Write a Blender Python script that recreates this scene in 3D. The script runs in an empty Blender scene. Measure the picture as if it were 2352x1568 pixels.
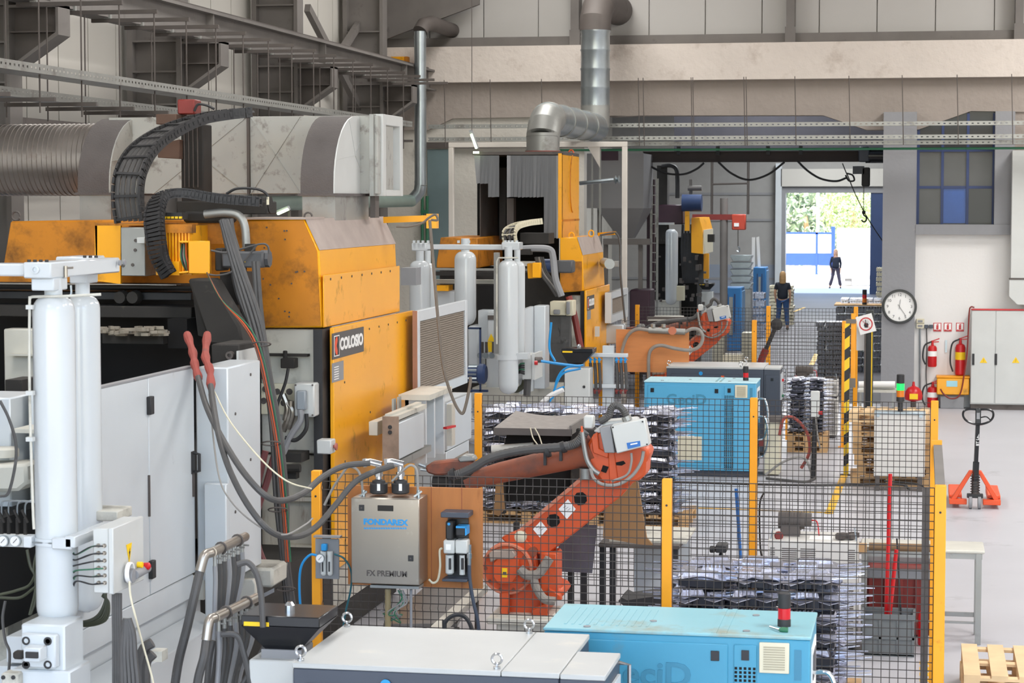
import bpy, bmesh, math, random
from mathutils import Vector, Matrix
R = math.radians
sc = bpy.context.scene
COL = sc.collection
random.seed(7)
# ---------------------------------------------------------------- camera
FPX = 5000.0; CAMH = 3.9
PITCH = math.atan(0.0648); YAW = math.atan(0.1888 * math.cos(PITCH))
cam_d = bpy.data.cameras.new('camera'); cam = bpy.data.objects.new('camera', cam_d); COL.objects.link(cam)
cam.location = (0, 0, CAMH); cam.rotation_euler = (math.pi/2 - PITCH, 0, YAW)
cam_d.sensor_width = 36.0; cam_d.lens = FPX / 2352 * 36.0
cam_d.clip_start = 0.3; cam_d.clip_end = 400
cam_d.dof.use_dof = True; cam_d.dof.focus_distance = 21.0; cam_d.dof.aperture_fstop = 7.0
sc.camera = cam
# ---------------------------------------------------------------- world, sun, lights
w = bpy.data.worlds.new('sky'); sc.world = w; w.use_nodes = True
nt = w.node_tree; bg = nt.nodes['Background']
sky = nt.nodes.new('ShaderNodeTexSky'); sky.sky_type = 'NISHITA'
sky.sun_elevation = R(58); sky.sun_rotation = R(200); sky.sun_disc = False
nt.links.new(sky.outputs[0], bg.inputs[0]); bg.inputs[1].default_value = 0.6
sd = bpy.data.lights.new('sun', 'SUN'); sd.energy = 11.0; sd.angle = R(1.0); sd.color = (1, .96, .9)
so = bpy.data.objects.new('sun', sd); COL.objects.link(so); so.rotation_euler = (R(38), R(6), R(-25))
def area(name, loc, sx, sy, power, col=(1, .985, .96)):
    l = bpy.data.lights.new(name, 'AREA'); l.shape = 'RECTANGLE'; l.size = sx; l.size_y = sy; l.energy = power; l.color = col
    o = bpy.data.objects.new(name, l); COL.objects.link(o); o.location = loc; return o
# area lamps under the closed roofs, standing in for daylight from roof lights
for k, yy in enumerate((2.0, 13.5, 25.0, 36.5)):
    area('roof_light', (-6.3, yy, 9.9), 2.2, 6.5, 300 if yy > 5 else 200)
    area('roof_light', (5.2, yy, 9.9), 2.6, 5.0, 620 if yy > 5 else 420)  # right row set far out for side light, gapped to streak the floor
for yy in (52, 68, 84):
    area('roof_light', (-3.5, yy, 8.3), 2.0, 9.0, 900, (.93, .97, 1))
sc.view_settings.view_transform = 'Standard'; sc.view_settings.look = 'None'
sc.view_settings.exposure = 0.56; sc.view_settings.gamma = 1.0
sc.view_settings.use_curve_mapping = False
# ---------------------------------------------------------------- rays from picture measurements to world points
_RM = cam.rotation_euler.to_matrix()
def ray(px, py):
    return _RM @ Vector(((px - 1176) / FPX, (784 - py) / FPX, -1))
C0 = Vector((0, 0, CAMH))
def onY(px, py, Y): d = ray(px, py); return C0 + d * (Y / d.y)
def onX(px, py, X): d = ray(px, py); return C0 + d * (X / d.x)
def onZ(px, py, Z): d = ray(px, py); return C0 + d * ((Z - CAMH) / d.z)
def fr(x0, y0, x1, y1, Y):
    a = onY(x0, y0, Y); b = onY(x1, y1, Y); return a.x, b.x, b.z, a.z      # x0,x1,zlow,zhigh
# ---------------------------------------------------------------- materials
def lin(h):
    h = h.lstrip('#'); c = [int(h[i:i+2], 16) / 255 for i in (0, 2, 4)]
    return [(v/12.92 if v <= .04045 else ((v + .055)/1.055) ** 2.4) for v in c]
MATS = {}
def mat(name, hexc, rough=.5, metal=0.0, var=.12, scale=3.0, dirt=None, bump=0.0, bscale=40, spec=.5, emit=0, emitc=None, stretch=None, alpha=1):
    """base colour with fine noise variation, optional dirt (hex, amount 0..1, scale)"""
    m = bpy.data.materials.new(name); m.use_nodes = True; n = m.node_tree.nodes; L = m.node_tree.links
    b = n['Principled BSDF']; c = lin(hexc)
    b.inputs['Roughness'].default_value = rough; b.inputs['Metallic'].default_value = metal
    b.inputs['Specular IOR Level'].default_value = spec
    tc = n.new('ShaderNodeTexCoord'); mp = n.new('ShaderNodeMapping'); L.new(tc.outputs['Object'], mp.inputs[0])
    if stretch: mp.inputs['Scale'].default_value = stretch
    src = mp.outputs[0]
    n1 = n.new('ShaderNodeTexNoise'); n1.inputs['Scale'].default_value = scale; n1.inputs['Detail'].default_value = 5; L.new(src, n1.inputs['Vector'])
    mx = n.new('ShaderNodeMix'); mx.data_type = 'RGBA'
    mx.inputs[6].default_value = [max(0, v*(1-var*1.6)) for v in c] + [1]; mx.inputs[7].default_value = [min(1, v*(1+var*1.6)) for v in c] + [1]
    L.new(n1.outputs['Fac'], mx.inputs[0]); out = mx.outputs[2]
    if dirt:
        n2 = n.new('ShaderNodeTexNoise'); n2.inputs['Scale'].default_value = dirt[2]; n2.inputs['Detail'].default_value = 8; n2.inputs['Roughness'].default_value = .65
        L.new(src, n2.inputs['Vector'])
        mr = n.new('ShaderNodeMapRange'); mr.inputs[1].default_value = .72 - .45*dirt[1]; mr.inputs[2].default_value = .82 - .3*dirt[1]; mr.inputs[4].default_value = .5 + .5*dirt[1]
        L.new(n2.outputs['Fac'], mr.inputs[0])
        m2 = n.new('ShaderNodeMix'); m2.data_type = 'RGBA'; L.new(mr.outputs[0], m2.inputs[0]); L.new(out, m2.inputs[6]); m2.inputs[7].default_value = lin(dirt[0]) + [1]
        out = m2.outputs[2]
        m3 = n.new('ShaderNodeMath'); m3.operation = 'MULTIPLY_ADD'; L.new(mr.outputs[0], m3.inputs[0]); m3.inputs[1].default_value = .3; m3.inputs[2].default_value = rough; m3.use_clamp = True
        L.new(m3.outputs[0], b.inputs['Roughness'])
    L.new(out, b.inputs['Base Color'])
    if bump:
        n3 = n.new('ShaderNodeTexNoise'); n3.inputs['Scale'].default_value = bscale; n3.inputs['Detail'].default_value = 4; L.new(src, n3.inputs['Vector'])
        bp = n.new('ShaderNodeBump'); bp.inputs['Strength'].default_value = bump; bp.inputs['Distance'].default_value = .02
        L.new(n3.outputs['Fac'], bp.inputs['Height']); L.new(bp.outputs[0], b.inputs['Normal'])
    if emit:
        b.inputs['Emission Color'].default_value = lin(emitc or hexc) + [1]; b.inputs['Emission Strength'].default_value = emit
    if alpha < 1: b.inputs['Alpha'].default_value = alpha
    MATS[name] = m; return m
def stripes(name, h1, h2, scale, axis_rot, rough=.5, duty=.5):
    m = bpy.data.materials.new(name); m.use_nodes = True; n = m.node_tree.nodes; L = m.node_tree.links; b = n['Principled BSDF']
    tc = n.new('ShaderNodeTexCoord'); mp = n.new('ShaderNodeMapping'); mp.inputs['Rotation'].default_value = axis_rot; L.new(tc.outputs['Object'], mp.inputs[0])
    sp = n.new('ShaderNodeSeparateXYZ'); L.new(mp.outputs[0], sp.inputs[0])
    a = n.new('ShaderNodeMath'); a.operation = 'MULTIPLY'; a.inputs[1].default_value = scale; L.new(sp.outputs[2], a.inputs[0])
    f = n.new('ShaderNodeMath'); f.operation = 'FRACT'; L.new(a.outputs[0], f.inputs[0])
    g = n.new('ShaderNodeMath'); g.operation = 'GREATER_THAN'; g.inputs[1].default_value = duty; L.new(f.outputs[0], g.inputs[0])
    mx = n.new('ShaderNodeMix'); mx.data_type = 'RGBA'; L.new(g.outputs[0], mx.inputs[0]); mx.inputs[6].default_value = lin(h1)+[1]; mx.inputs[7].default_value = lin(h2)+[1]
    L.new(mx.outputs[2], b.inputs['Base Color']); b.inputs['Roughness'].default_value = rough; MATS[name] = m; return m
K = {}
K['orange'] = mat('orange_paint', '#F4A812', .3, var=.08, scale=1.2, dirt=('#6a4a1c', .3, 3.5))
K['orange_old'] = mat('dirty_orange_paint', '#C47A10', .55, var=.22, scale=2.0, dirt=('#3c2c18', .5, 2.4))
K['orange_dust'] = mat('dust_on_orange', '#A89A92', .9, var=.12, scale=5)
K['post'] = mat('yellow_post_paint', '#F2A008', .45, var=.08, scale=4, dirt=('#7a4c12', .16, 9))
K['white'] = mat('white_machine_paint', '#C6CBCE', .3, var=.05, scale=2, dirt=('#7d7a72', .1, 2.2))
K['white_dirty'] = mat('dirty_white_paint', '#C2BFB4', .5, var=.12, scale=3, dirt=('#4a4338', .42, 1.8))
K['white_stain'] = mat('rust_stained_white_paint', '#BDB6A6', .6, var=.12, scale=4, dirt=('#6e4420', .36, 5.0), stretch=(3, 3, .45))
K['gloss'] = mat('gloss_white_paint', '#C6CACC', .15, var=.03, scale=1.5)
K['grey_light'] = mat('light_grey_paint', '#C4C5C2', .42, var=.06, scale=2.5, dirt=('#8a7c68', .1, 3))
K['grey_mid'] = mat('mid_grey_paint', '#8A8A8C', .55, var=.1, scale=3)
K['steel_dark'] = mat('dark_steel', '#57504C', .65, .1, .15, 3, dirt=('#3a3330', .3, 2))
K['steel_beam'] = mat('dusty_grey_steel', '#6F6A66', .7, .05, .14, 2.5, dirt=('#47413d', .25, 3))
K['black'] = mat('black_rubber', '#2A292A', .6, var=.2, scale=8)
K['hose'] = mat('grey_rubber_hose', '#4B4948', .55, var=.18, scale=9, dirt=('#8a8682', .18, 7))
K['hose_l'] = mat('light_grey_hose', '#8F8B86', .5, var=.15, scale=9)
K['void'] = mat('soot_and_shade_black', '#131110', .95, var=.3, scale=3)  # black for soot and for the painted-in shade of openings and holes
K['soot'] = mat('sooty_steel', '#2D2A27', .8, .1, .3, 4, dirt=('#6b655c', .2, 5))
K['galv'] = mat('galvanised_steel', '#A4ACB0', .32, .85, .14, 5, dirt=('#77706a', .12, 4))
K['galv_pipe'] = mat('dusty_ribbed_pipe', '#A39C96', .3, .8, .14, 4, dirt=('#7d6e64', .28, 3))
K['galv_dull'] = mat('dull_galvanised_sheet', '#9A9A96', .45, .55, .12, 3, dirt=('#6e665e', .35, 2.5))
K['duct_paint'] = mat('dusty_duct_sheet', '#A9A8A2', .5, .3, .12, 2, dirt=('#5c5249', .4, 7))
K['duct_dust'] = mat('dust_covered_sheet', '#5E5856', .85, .1, .18, 4, bump=.3, bscale=60)
K['stainless'] = mat('brushed_stainless', '#A49C92', .3, .8, .12, 1.5, dirt=('#c9c4bd', .3, 3.5))
K['chrome'] = mat('bright_steel', '#C9CCCE', .18, .95, .06, 6)
K['alu'] = mat('cast_aluminium', '#C6C8D6', .26, .85, .12, 7, dirt=('#55565f', .2, 6), bump=.25, bscale=14)
K['alu_under'] = mat('shaded_casting_core', '#3A3A40', .5, .5, .3, 9)  # dark core colour paints in the shade between stacked layers
K['alu_dark'] = mat('grey_cast_aluminium', '#7F8087', .4, .7, .25, 12, dirt=('#37373b', .42, 8), bump=.5, bscale=30)
K['ply'] = mat('plywood_board', '#A8672F', .55, var=.15, scale=2.5, stretch=(6, 6, .8), dirt=('#6d3c18', .25, 3))
K['ply_l'] = mat('orange_plywood_board', '#D28B53', .6, var=.1, scale=2.5, stretch=(1, 6, 8))
K['wood'] = mat('pallet_wood', '#C09A6C', .75, var=.22, scale=5, dirt=('#6e5a44', .3, 5))
K['wood_pale'] = mat('pale_pallet_wood', '#D9B98E', .7, var=.15, scale=5)
K['card'] = mat('brown_cardboard', '#8C6B47', .85, var=.12, scale=3)
K['robot'] = mat('robot_orange_paint', '#CC5224', .42, var=.1, scale=3, dirt=('#6d3a20', .28, 3))
K['robot_dirty'] = mat('grimy_robot_orange', '#8E4A30', .55, var=.2, scale=3, dirt=('#4a4340', .55, 2.5))
K['robot_pink'] = mat('pinkish_dusty_orange', '#C77A5E', .7, var=.12, scale=5)
K['slate'] = mat('slate_blue_cabinet', '#3E4450', .45, var=.06, scale=2)
K['slate_top'] = mat('worn_light_grey_top', '#B4B5B3', .45, var=.06, scale=2.2, dirt=('#d4cfc4', .25, 2.4))
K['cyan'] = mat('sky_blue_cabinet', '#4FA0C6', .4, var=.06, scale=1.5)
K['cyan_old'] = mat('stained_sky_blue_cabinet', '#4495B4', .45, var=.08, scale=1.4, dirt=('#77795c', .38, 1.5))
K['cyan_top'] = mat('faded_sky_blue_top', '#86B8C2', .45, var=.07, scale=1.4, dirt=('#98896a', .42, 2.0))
K['blue'] = mat('blue_cabinet', '#2C6FA8', .5, var=.08)
K['navy'] = mat('navy_blue_paint', '#2A3E66', .5, var=.15, scale=2)
K['blue_pipe'] = mat('blue_air_tube', '#1E8FD0', .35, var=.05)
K['cream'] = mat('cream_plastic', '#D5CDB4', .5, var=.05)
K['plaster'] = mat('rough_white_plaster', '#CDC3BA', .85, var=.06, scale=1.2, dirt=('#a99b90', .35, 1.6), bump=1.0, bscale=7)
K['plaster_w'] = mat('old_white_wall', '#C9C4BA', .85, var=.07, scale=1.2, dirt=('#8f8a80', .3, 1.4), bump=.5, bscale=14)
K['lintel'] = mat('rough_grey_plaster', '#9A9088', .9, var=.08, scale=1.5, bump=1.0, bscale=8)
K['wall_w'] = mat('white_wall_paint', '#E4E1DE', .7, var=.02, scale=1.0, bump=.1, bscale=20)
K['pillar'] = mat('grey_pillar_paint', '#8E8E91', .75, var=.05, scale=1.2, dirt=('#a9a8a6', .14, 4), bump=.2, bscale=14)
K['clad'] = mat('pale_cladding_panel', '#C2BEB6', .55, var=.04, scale=.8, dirt=('#8f887c', .18, 1.2), stretch=(1, 1, .3))
K['clad_up'] = mat('upper_wall_panel', '#B5B2AE', .6, var=.04, scale=.8)
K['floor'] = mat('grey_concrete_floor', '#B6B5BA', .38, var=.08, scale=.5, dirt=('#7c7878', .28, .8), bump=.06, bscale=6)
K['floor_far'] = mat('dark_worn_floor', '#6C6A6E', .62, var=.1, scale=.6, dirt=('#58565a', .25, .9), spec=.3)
K['warm_white'] = mat('warm_white_paint', '#C9C6C0', .45, var=.05)
K['yard'] = mat('pale_yard_concrete', '#C9C2B4', .85, var=.05, scale=.4)
K['line'] = mat('yellow_floor_tape', '#F0B81C', .5, var=.1, scale=6)
K['red'] = mat('red_paint', '#C0161C', .35, var=.06, scale=4)
K['red_dark'] = mat('dark_red_paint', '#7A2A24', .5, var=.2, scale=4)
K['redhose'] = mat('reddish_heat_sleeve', '#93453C', .75, var=.2, scale=10, dirt=('#6d5750', .3, 6))
K['maroon'] = mat('dark_maroon_paint', '#3A222E', .5, var=.2)
K['sign'] = mat('white_sign_plate', '#EDEBE8', .5, var=.02)
K['black_gloss'] = mat('black_gloss_paint', '#1B1C1F', .25, var=.1)
K['yellow'] = mat('bright_yellow', '#F4C813', .45, var=.04)
K['label_blue'] = mat('blue_label', '#2468B4', .4, var=.04)
K['wire'] = mat('dark_mesh_wire', '#4A4644', .6, .3, .1, 8)
K['mesh_grey'] = mat('grey_filter_mesh', '#8B8074', .6, .3, .12, 5, stretch=(1, 1, 12))
K['green_p'] = mat('green_pipe', '#2E6B4C', .5, var=.1)
K['glass_d'] = mat('dark_dusty_window_pane', '#4A4A4A', .35, var=.12, scale=2)
K['glass_b'] = mat('blue_painted_pane', '#1F4F9A', .35, var=.2, scale=2)
K['glass_k'] = mat('black_open_pane', '#14161C', .3, var=.2, scale=2)
K['win_blue'] = mat('navy_window_bar', '#2A3A66', .5, var=.1)
K['lamp_green'] = mat('lit_green_lens', '#18C048', .3, emit=1.6, emitc='#10E048')
K['lamp_red'] = mat('red_lens', '#C81420', .25, var=.05)
K['lamp_amber'] = mat('amber_lens', '#D8781A', .3, var=.05)
K['tube'] = mat('lit_lamp_tube', '#FFFFFF', .3, emit=4, emitc='#dcffc0')
K['skin'] = mat('skin', '#C99878', .6, var=.05)
K['hair'] = mat('blond_hair', '#B08B5E', .7, var=.25, scale=14)
K['cloth_n'] = mat('dark_navy_cloth', '#20242F', .85, var=.1)
K['cloth_j'] = mat('blue_denim', '#34527E', .9, var=.12)
K['cloth_g'] = mat('dark_grey_cloth', '#4a4450', .9, var=.1)
K['crate'] = mat('grey_plastic', '#6B7072', .55, var=.06)
K['leaf'] = mat('leaf_green', '#A9B878', .7, var=.35, scale=2)
K['leaf2'] = mat('dark_leaf_green', '#8C9A78', .7, var=.35, scale=2)
K['handle_o'] = mat('jack_orange_paint', '#E2511F', .42, var=.06)
K['hazard'] = stripes('black_and_yellow_tape', '#E8C21C', '#1c1c1c', 4.2, (R(0), R(38), 0), .5)
K['teal'] = mat('teal_plastic', '#3D9C94', .5, var=.06)
# ---------------------------------------------------------------- mesh builder
def frames(P):
    n = len(P); T = []
    for i in range(n):
        t = (P[min(i+1, n-1)] - P[max(i-1, 0)])
        T.append(t.normalized() if t.length > 1e-9 else Vector((0, 0, 1)))
    u = T[0].cross(Vector((0, 0, 1)))
    if u.length < .1: u = T[0].cross(Vector((0, 1, 0)))
    u.normalize(); U = [u]
    for i in range(1, n):
        v = U[-1] - T[i] * U[-1].dot(T[i])
        if v.length < 1e-6: v = T[i].orthogonal()
        U.append(v.normalized())
    return T, U
def spline(P, k=6):
    P = [Vector(p) for p in P]
    if len(P) < 3: return P
    Q = [P[0]*2 - P[1]] + P + [P[-1]*2 - P[-2]]; out = []
    for i in range(1, len(Q)-2):
        a, b, c, d = Q[i-1], Q[i], Q[i+1], Q[i+2]
        for j in range(k):
            t = j / k
            out.append(.5*((2*b) + (c-a)*t + (2*a-5*b+4*c-d)*t*t + (3*b-a-3*c+d)*t**3))
    out.append(P[-1]); return out
class MB:
    def __init__(s): s.v = []; s.f = []
    def add(s, vs, fs):
        o = len(s.v); s.v += [tuple(p) for p in vs]; s.f += [tuple(i+o for i in f) for f in fs]; return s
    def box(s, x0, x1, y0, y1, z0, z1):
        if x0 > x1: x0, x1 = x1, x0
        if y0 > y1: y0, y1 = y1, y0
        if z0 > z1: z0, z1 = z1, z0
        return s.add([(x0,y0,z0),(x1,y0,z0),(x1,y1,z0),(x0,y1,z0),(x0,y0,z1),(x1,y0,z1),(x1,y1,z1),(x0,y1,z1)],
                     [(0,3,2,1),(4,5,6,7),(0,1,5,4),(1,2,6,5),(2,3,7,6),(3,0,4,7)])
    def obox(s, c, hx, hy, hz, rot=None):
        c = Vector(c); rot = rot or Matrix.Identity(3)
        P = [c + rot @ Vector((a*hx, b*hy, d*hz)) for d in (-1, 1) for a, b in ((-1,-1),(1,-1),(1,1),(-1,1))]
        return s.add(P, [(0,3,2,1),(4,5,6,7),(0,1,5,4),(1,2,6,5),(2,3,7,6),(3,0,4,7)])
    def prism(s, poly, vec):
        P = [Vector(p) for p in poly]; vec = Vector(vec); n = len(P)
        nrm = sum(((P[i]).cross(P[(i+1) % n]) for i in range(n)), Vector())
        if nrm.dot(vec) > 0: P = P[::-1]
        return s.add(P + [p + vec for p in P], [tuple(range(n)), tuple(range(2*n-1, n-1, -1))] + [(i, i+n, (i+1) % n + n, (i+1) % n) for i in range(n)])
    def tube(s, P, r, n=8, caps=True):
        P = [Vector(p) for p in P]; T, U = frames(P); vs = []; m = len(P)
        for i in range(m):
            rr = r[i] if isinstance(r, (list, tuple)) else r
            V = T[i].cross(U[i])
            for k in range(n):
                a = 2*math.pi*k/n; vs.append(P[i] + (U[i]*math.cos(a) + V*math.sin(a)) * rr)
        fs = [(i*n+k, i*n+(k+1) % n, (i+1)*n+(k+1) % n, (i+1)*n+k) for i in range(m-1) for k in range(n)]
        if caps: fs += [tuple(range(n-1, -1, -1)), tuple(range((m-1)*n, m*n))]
        return s.add(vs, fs)
    def hose(s, P, r, n=8, k=6): return s.tube(spline(P, k), r, n)
    def cyl(s, a, b, r, r2=None, n=16): return s.tube([a, b], [r, r if r2 is None else r2], n)
    def bar(s, a, b, w, h=None):                       # rectangular bar
        a = Vector(a); b = Vector(b); d = b - a; L = d.length; d.normalize()
        u = d.cross(Vector((0, 0, 1)))
        if u.length < .05: u = d.cross(Vector((0, 1, 0)))
        u.normalize(); v = u.cross(d); M = Matrix((u, d, v)).transposed()
        return s.obox((a+b)/2, w/2, L/2, (h or w)/2, M)
    def lathe(s, c, prof, n=20, axis='Z'):
        c = Vector(c); vs = []
        for r, h in prof:
            for k in range(n):
                a = 2*math.pi*k/n; x, y = r*math.cos(a), r*math.sin(a)
                p = {'Z': (x, y, h), 'X': (h, x, y), 'Y': (y, h, x)}[axis]; vs.append(c + Vector(p))
        m = len(prof)
        fs = [(i*n+k, i*n+(k+1) % n, (i+1)*n+(k+1) % n, (i+1)*n+k) for i in range(m-1) for k in range(n)]
        return s.add(vs, fs + [tuple(range(n-1, -1, -1)), tuple(range((m-1)*n, m*n))])
    def sweep(s, secs, close=True):                    # list of rings with equal counts
        n = len(secs[0]); m = len(secs); vs = [p for r in secs for p in r]
        fs = [(i*n+k, i*n+(k+1) % n, (i+1)*n+(k+1) % n, (i+1)*n+k) for i in range(m-1) for k in range(n)]
        if close: fs += [tuple(range(n-1, -1, -1)), tuple(range((m-1)*n, m*n))]
        return s.add(vs, fs)
def frameX(X0, X1, y0, y1, z0, z1, wy, wt, wb):         # rectangular frame in a plane across X, bars butt-jointed
    return MB().box(X0, X1, y0, y0+wy, z0, z1).box(X0, X1, y1-wy, y1, z0, z1).box(X0, X1, y0+wy, y1-wy, z1-wt, z1).box(X0, X1, y0+wy, y1-wy, z0, z0+wb)
def mkmesh(name, mb, m, off=Vector((0, 0, 0)), ang=.6):
    me = bpy.data.meshes.new(name)
    me.from_pydata([(p[0]-off.x, p[1]-off.y, p[2]-off.z) for p in mb.v], [], mb.f)
    me.materials.append(K[m] if isinstance(m, str) else m); me.update()
    bm = bmesh.new(); bm.from_mesh(me); bmesh.ops.recalc_face_normals(bm, faces=bm.faces); bm.to_mesh(me); bm.free()
    me.polygons.foreach_set('use_smooth', [True]*len(me.polygons)); me.set_sharp_from_angle(angle=ang)
    return me
def thing(name, label, cat, loc, group=None):
    o = bpy.data.objects.new(name, None); COL.objects.link(o); o.location = loc; o.empty_display_size = .1
    o['label'] = label; o['category'] = cat
    if group: o['group'] = group
    return o
WL = {}
def wloc(o): return WL.get(o, Vector(o.location)) if o else Vector((0, 0, 0))
def part(name, mb, m, parent, label=None, bevel=0, stuff=False, ang=.6):
    off = wloc(parent) if parent else Vector((0, 0, 0))
    o = bpy.data.objects.new(name, mkmesh(name, mb, m, off, ang)); COL.objects.link(o)
    if parent: o.parent = parent; WL[o] = off
    if label: o['label'] = label
    if stuff: o['kind'] = 'stuff'
    if bevel:
        b = o.modifiers.new('bevel', 'BEVEL'); b.width = bevel; b.segments = 1; b.limit_method = 'ANGLE'; b.angle_limit = .7
    return o
def solo(name, mb, m, label, cat, group=None, bevel=0, loc=None, kind=None):   # a thing that is one mesh
    if loc is None:
        xs = [p[0] for p in mb.v]; ys = [p[1] for p in mb.v]; zs = [p[2] for p in mb.v]
        loc = Vector(((min(xs)+max(xs))/2, (min(ys)+max(ys))/2, min(zs)))
    o = bpy.data.objects.new(name, mkmesh(name, mb, m, Vector(loc))); COL.objects.link(o); o.location = loc
    o['label'] = label; o['category'] = cat; WL[o] = Vector(loc)
    if group: o['group'] = group
    if kind: o['kind'] = kind
    if bevel:
        b = o.modifiers.new('bevel', 'BEVEL'); b.width = bevel; b.segments = 1; b.limit_method = 'ANGLE'; b.angle_limit = .7
    return o
def struct(name, mb, m, label=None, parent=None):
    o = part(name, mb, m, parent, label)
    if not parent: o['kind'] = 'structure'
    return o
def share(name, o, parent, dloc=(0, 0, 0)):            # a cheap copy of a part as another part of the same thing
    c = o.copy(); c.name = name; COL.objects.link(c); c.parent = parent; c.location = Vector(o.location) + Vector(dloc); return c
def dup(root, loc, rotz=None, label=None, group=None):
    r = root.copy(); COL.objects.link(r); r.location = loc
    if rotz is not None: r.rotation_euler = (0, 0, rotz)
    if label: r['label'] = label
    if group: r['group'] = group
    for ch in root.children:
        c = ch.copy(); COL.objects.link(c); c.parent = r
        for g in ch.children:
            d = g.copy(); COL.objects.link(d); d.parent = c
    return r
def text(name, body, m, parent, origin, xdir, updir, size, depth=.002, bold=0.0, align='CENTER', xs=1.0):
    cu = bpy.data.curves.new('lettering', 'FONT'); cu.body = body; cu.size = size; cu.extrude = depth; cu.offset = bold
    cu.align_x = align; cu.align_y = 'CENTER'; cu.resolution_u = 3
    to = bpy.data.objects.new('lettering', cu); COL.objects.link(to)
    me = bpy.data.meshes.new_from_object(to); bpy.data.objects.remove(to)
    X = Vector(xdir).normalized(); Y = Vector(updir).normalized(); Z = X.cross(Y); off = wloc(parent)
    Mx = Matrix((X*xs, Y, Z)).transposed().to_4x4(); Mx.translation = Vector(origin) - off; me.transform(Mx)
    me.materials.clear(); me.materials.append(K[m] if isinstance(m, str) else m)
    o = bpy.data.objects.new(name, me); COL.objects.link(o)
    if parent: o.parent = parent; WL[o] = off
    return o
V = Vector
ORD = ['first', 'second', 'third', 'fourth', 'fifth', 'sixth', 'seventh', 'eighth', 'ninth', 'tenth', 'eleventh', 'twelfth', 'thirteenth', 'fourteenth', 'fifteenth', 'sixteenth', 'seventeenth', 'eighteenth', 'nineteenth', 'twentieth']
# ================================================================ SETTING
BW = 42.0                                             # face of the wall that closes the near hall
XL = -10.7                                            # left wall
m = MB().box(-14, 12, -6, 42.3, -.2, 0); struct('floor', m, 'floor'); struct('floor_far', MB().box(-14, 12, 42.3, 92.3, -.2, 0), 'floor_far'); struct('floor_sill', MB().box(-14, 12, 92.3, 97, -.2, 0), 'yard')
m = MB().box(-60, 60, 97, 150, -.2, -.02); struct('ground', m, 'yard')
# roof of the near hall is closed and above the picture; the lamps hang below it
m = MB().box(-14, 12, -6, 44, 10.2, 10.4); struct('ceiling', m, 'clad_up')
m = MB().box(12, 12.2, -6, 97, 0, 10.4); struct('wall_right', m, 'wall_w')
# left wall: vertical cladding panels
lw = part('wall_left', MB().box(XL-.25, XL-.06, -6, 44, 0, 10.2), 'clad', None); lw['kind'] = 'structure'
pm = MB().box(XL-.06, XL, 0.01, .98, 0, 10.2)
p0 = part('panel', pm, 'clad', lw)
p0.location = (0, 16, 0)
for k in range(1, 28): share('panel', p0, lw, (0, k*1.0, 0))
# wall above the beam: panels between steel posts
wb = part('wall_back', MB().box(XL, 12, BW+.35, BW+.5, 7.05, 10.2), 'clad_up', None); wb['kind'] = 'structure'
q0 = part('panel', MB().box(0, 1.07, BW+.28, BW+.35, 7.05, 10.2), 'clad_up', wb); q0.location.x = XL
for k in range(1, 21): share('panel', q0, wb, (k*1.09, 0, 0))
bt = onY(1500, 103, BW-.0).z; bb = onY(1500, 186, BW-.0).z
struct('trim_1', MB().box(XL, 12, BW+.0, BW+.28, bt+.02, onY(1500, 84, BW).z+.03), 'steel_beam')         # steel channel over the concrete beam
struct('trim_2', MB().box(XL+.3, 12, BW-.25, BW+.3, bb, bt), 'plaster')                                      # the white concrete beam
# grey lintel below it, with three haunched openings
lt = onY(1500, 186, BW).z; lb = onY(1500, 265, BW).z; lh = onY(1500, 295, BW).z
def X42(px, py=300, Y=BW): return onY(px, py, Y).x
x1, x2 = X42(1442), X42(2032)
prof = [(XL, lt), (12, lt), (12, lh), (X42(2330), lb+.02), (X42(2230), lb+.04), (X42(2110), lh-.05), (X42(1990), lh-.05), (X42(1890), lb-.02), (x1+.3, lb), (x1-.35, lb-.02), (X42(1440), lb), (X42(1040), lb-.03), (X42(985), lh), (XL, lh)]
m = MB().prism([V((x, BW, z)) for x, z in prof], (0, .5, 0)); struct('trim_3', m, 'lintel')
# plastered wall left of the opening, cracked and pale, with a green-grey sliding door leaf
wl = part('wall_back', MB().box(XL, X42(1340), BW+.1, BW+.45, 0, lb), 'plaster_w', None); wl['kind'] = 'structure'
a = onY(982, 343, BW); b = onY(1034, 343, BW)
d1 = part('door_1', MB().box(a.x, b.x, BW-.02, BW+.08, .02, a.z), mat('green_grey_door', '#66787A', .5, var=.08), None); d1['kind'] = 'structure'
part('door_rail', MB().box(a.x-.2, b.x+3.5, BW-.06, BW+.02, a.z+.02, a.z+.14), 'steel_dark', d1)
# pillar with the clock, wall with the fire extinguishers, window above it
px0, px1 = X42(2030), X42(2106)
struct('wall_pillar', MB().box(px0, px1, BW-.3, BW+.5, 0, lb+.02), 'pillar')
struct('wall_pillar_right', MB().box(X42(2285), X42(2330), BW-.3, BW+.5, onY(2300, 515, BW).z, lb+.02), 'pillar')
z_s0, z_s1 = onY(2200, 538, BW).z, onY(2200, 515, BW).z
struct('trim_4', MB().box(px1, X42(2330), BW-.32, BW+.4, z_s0, z_s1), 'pillar')
struct('wall_white', MB().box(px1, 12, BW-.12, BW+.3, 0, z_s0), 'wall_w')
struct('wall_upper_right', MB().box(X42(2330), 12, BW+.05, BW+.4, z_s0, lb+.1), 'lintel')
zt = onY(2200, 345, BW).z; zm = onY(2200, 430, BW).z
wx = [X42(2110), X42(2166), X42(2224), X42(2284)]
wn = part('window_1', MB().box(wx[0], wx[3], BW+.12, BW+.16, z_s1, lb), 'glass_d', None); wn['kind'] = 'structure'
tones = [['glass_d', 'glass_b', 'glass_k'], ['glass_d', 'glass_d', 'glass_d'], ['glass_k', 'glass_k', 'glass_k']]
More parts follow.
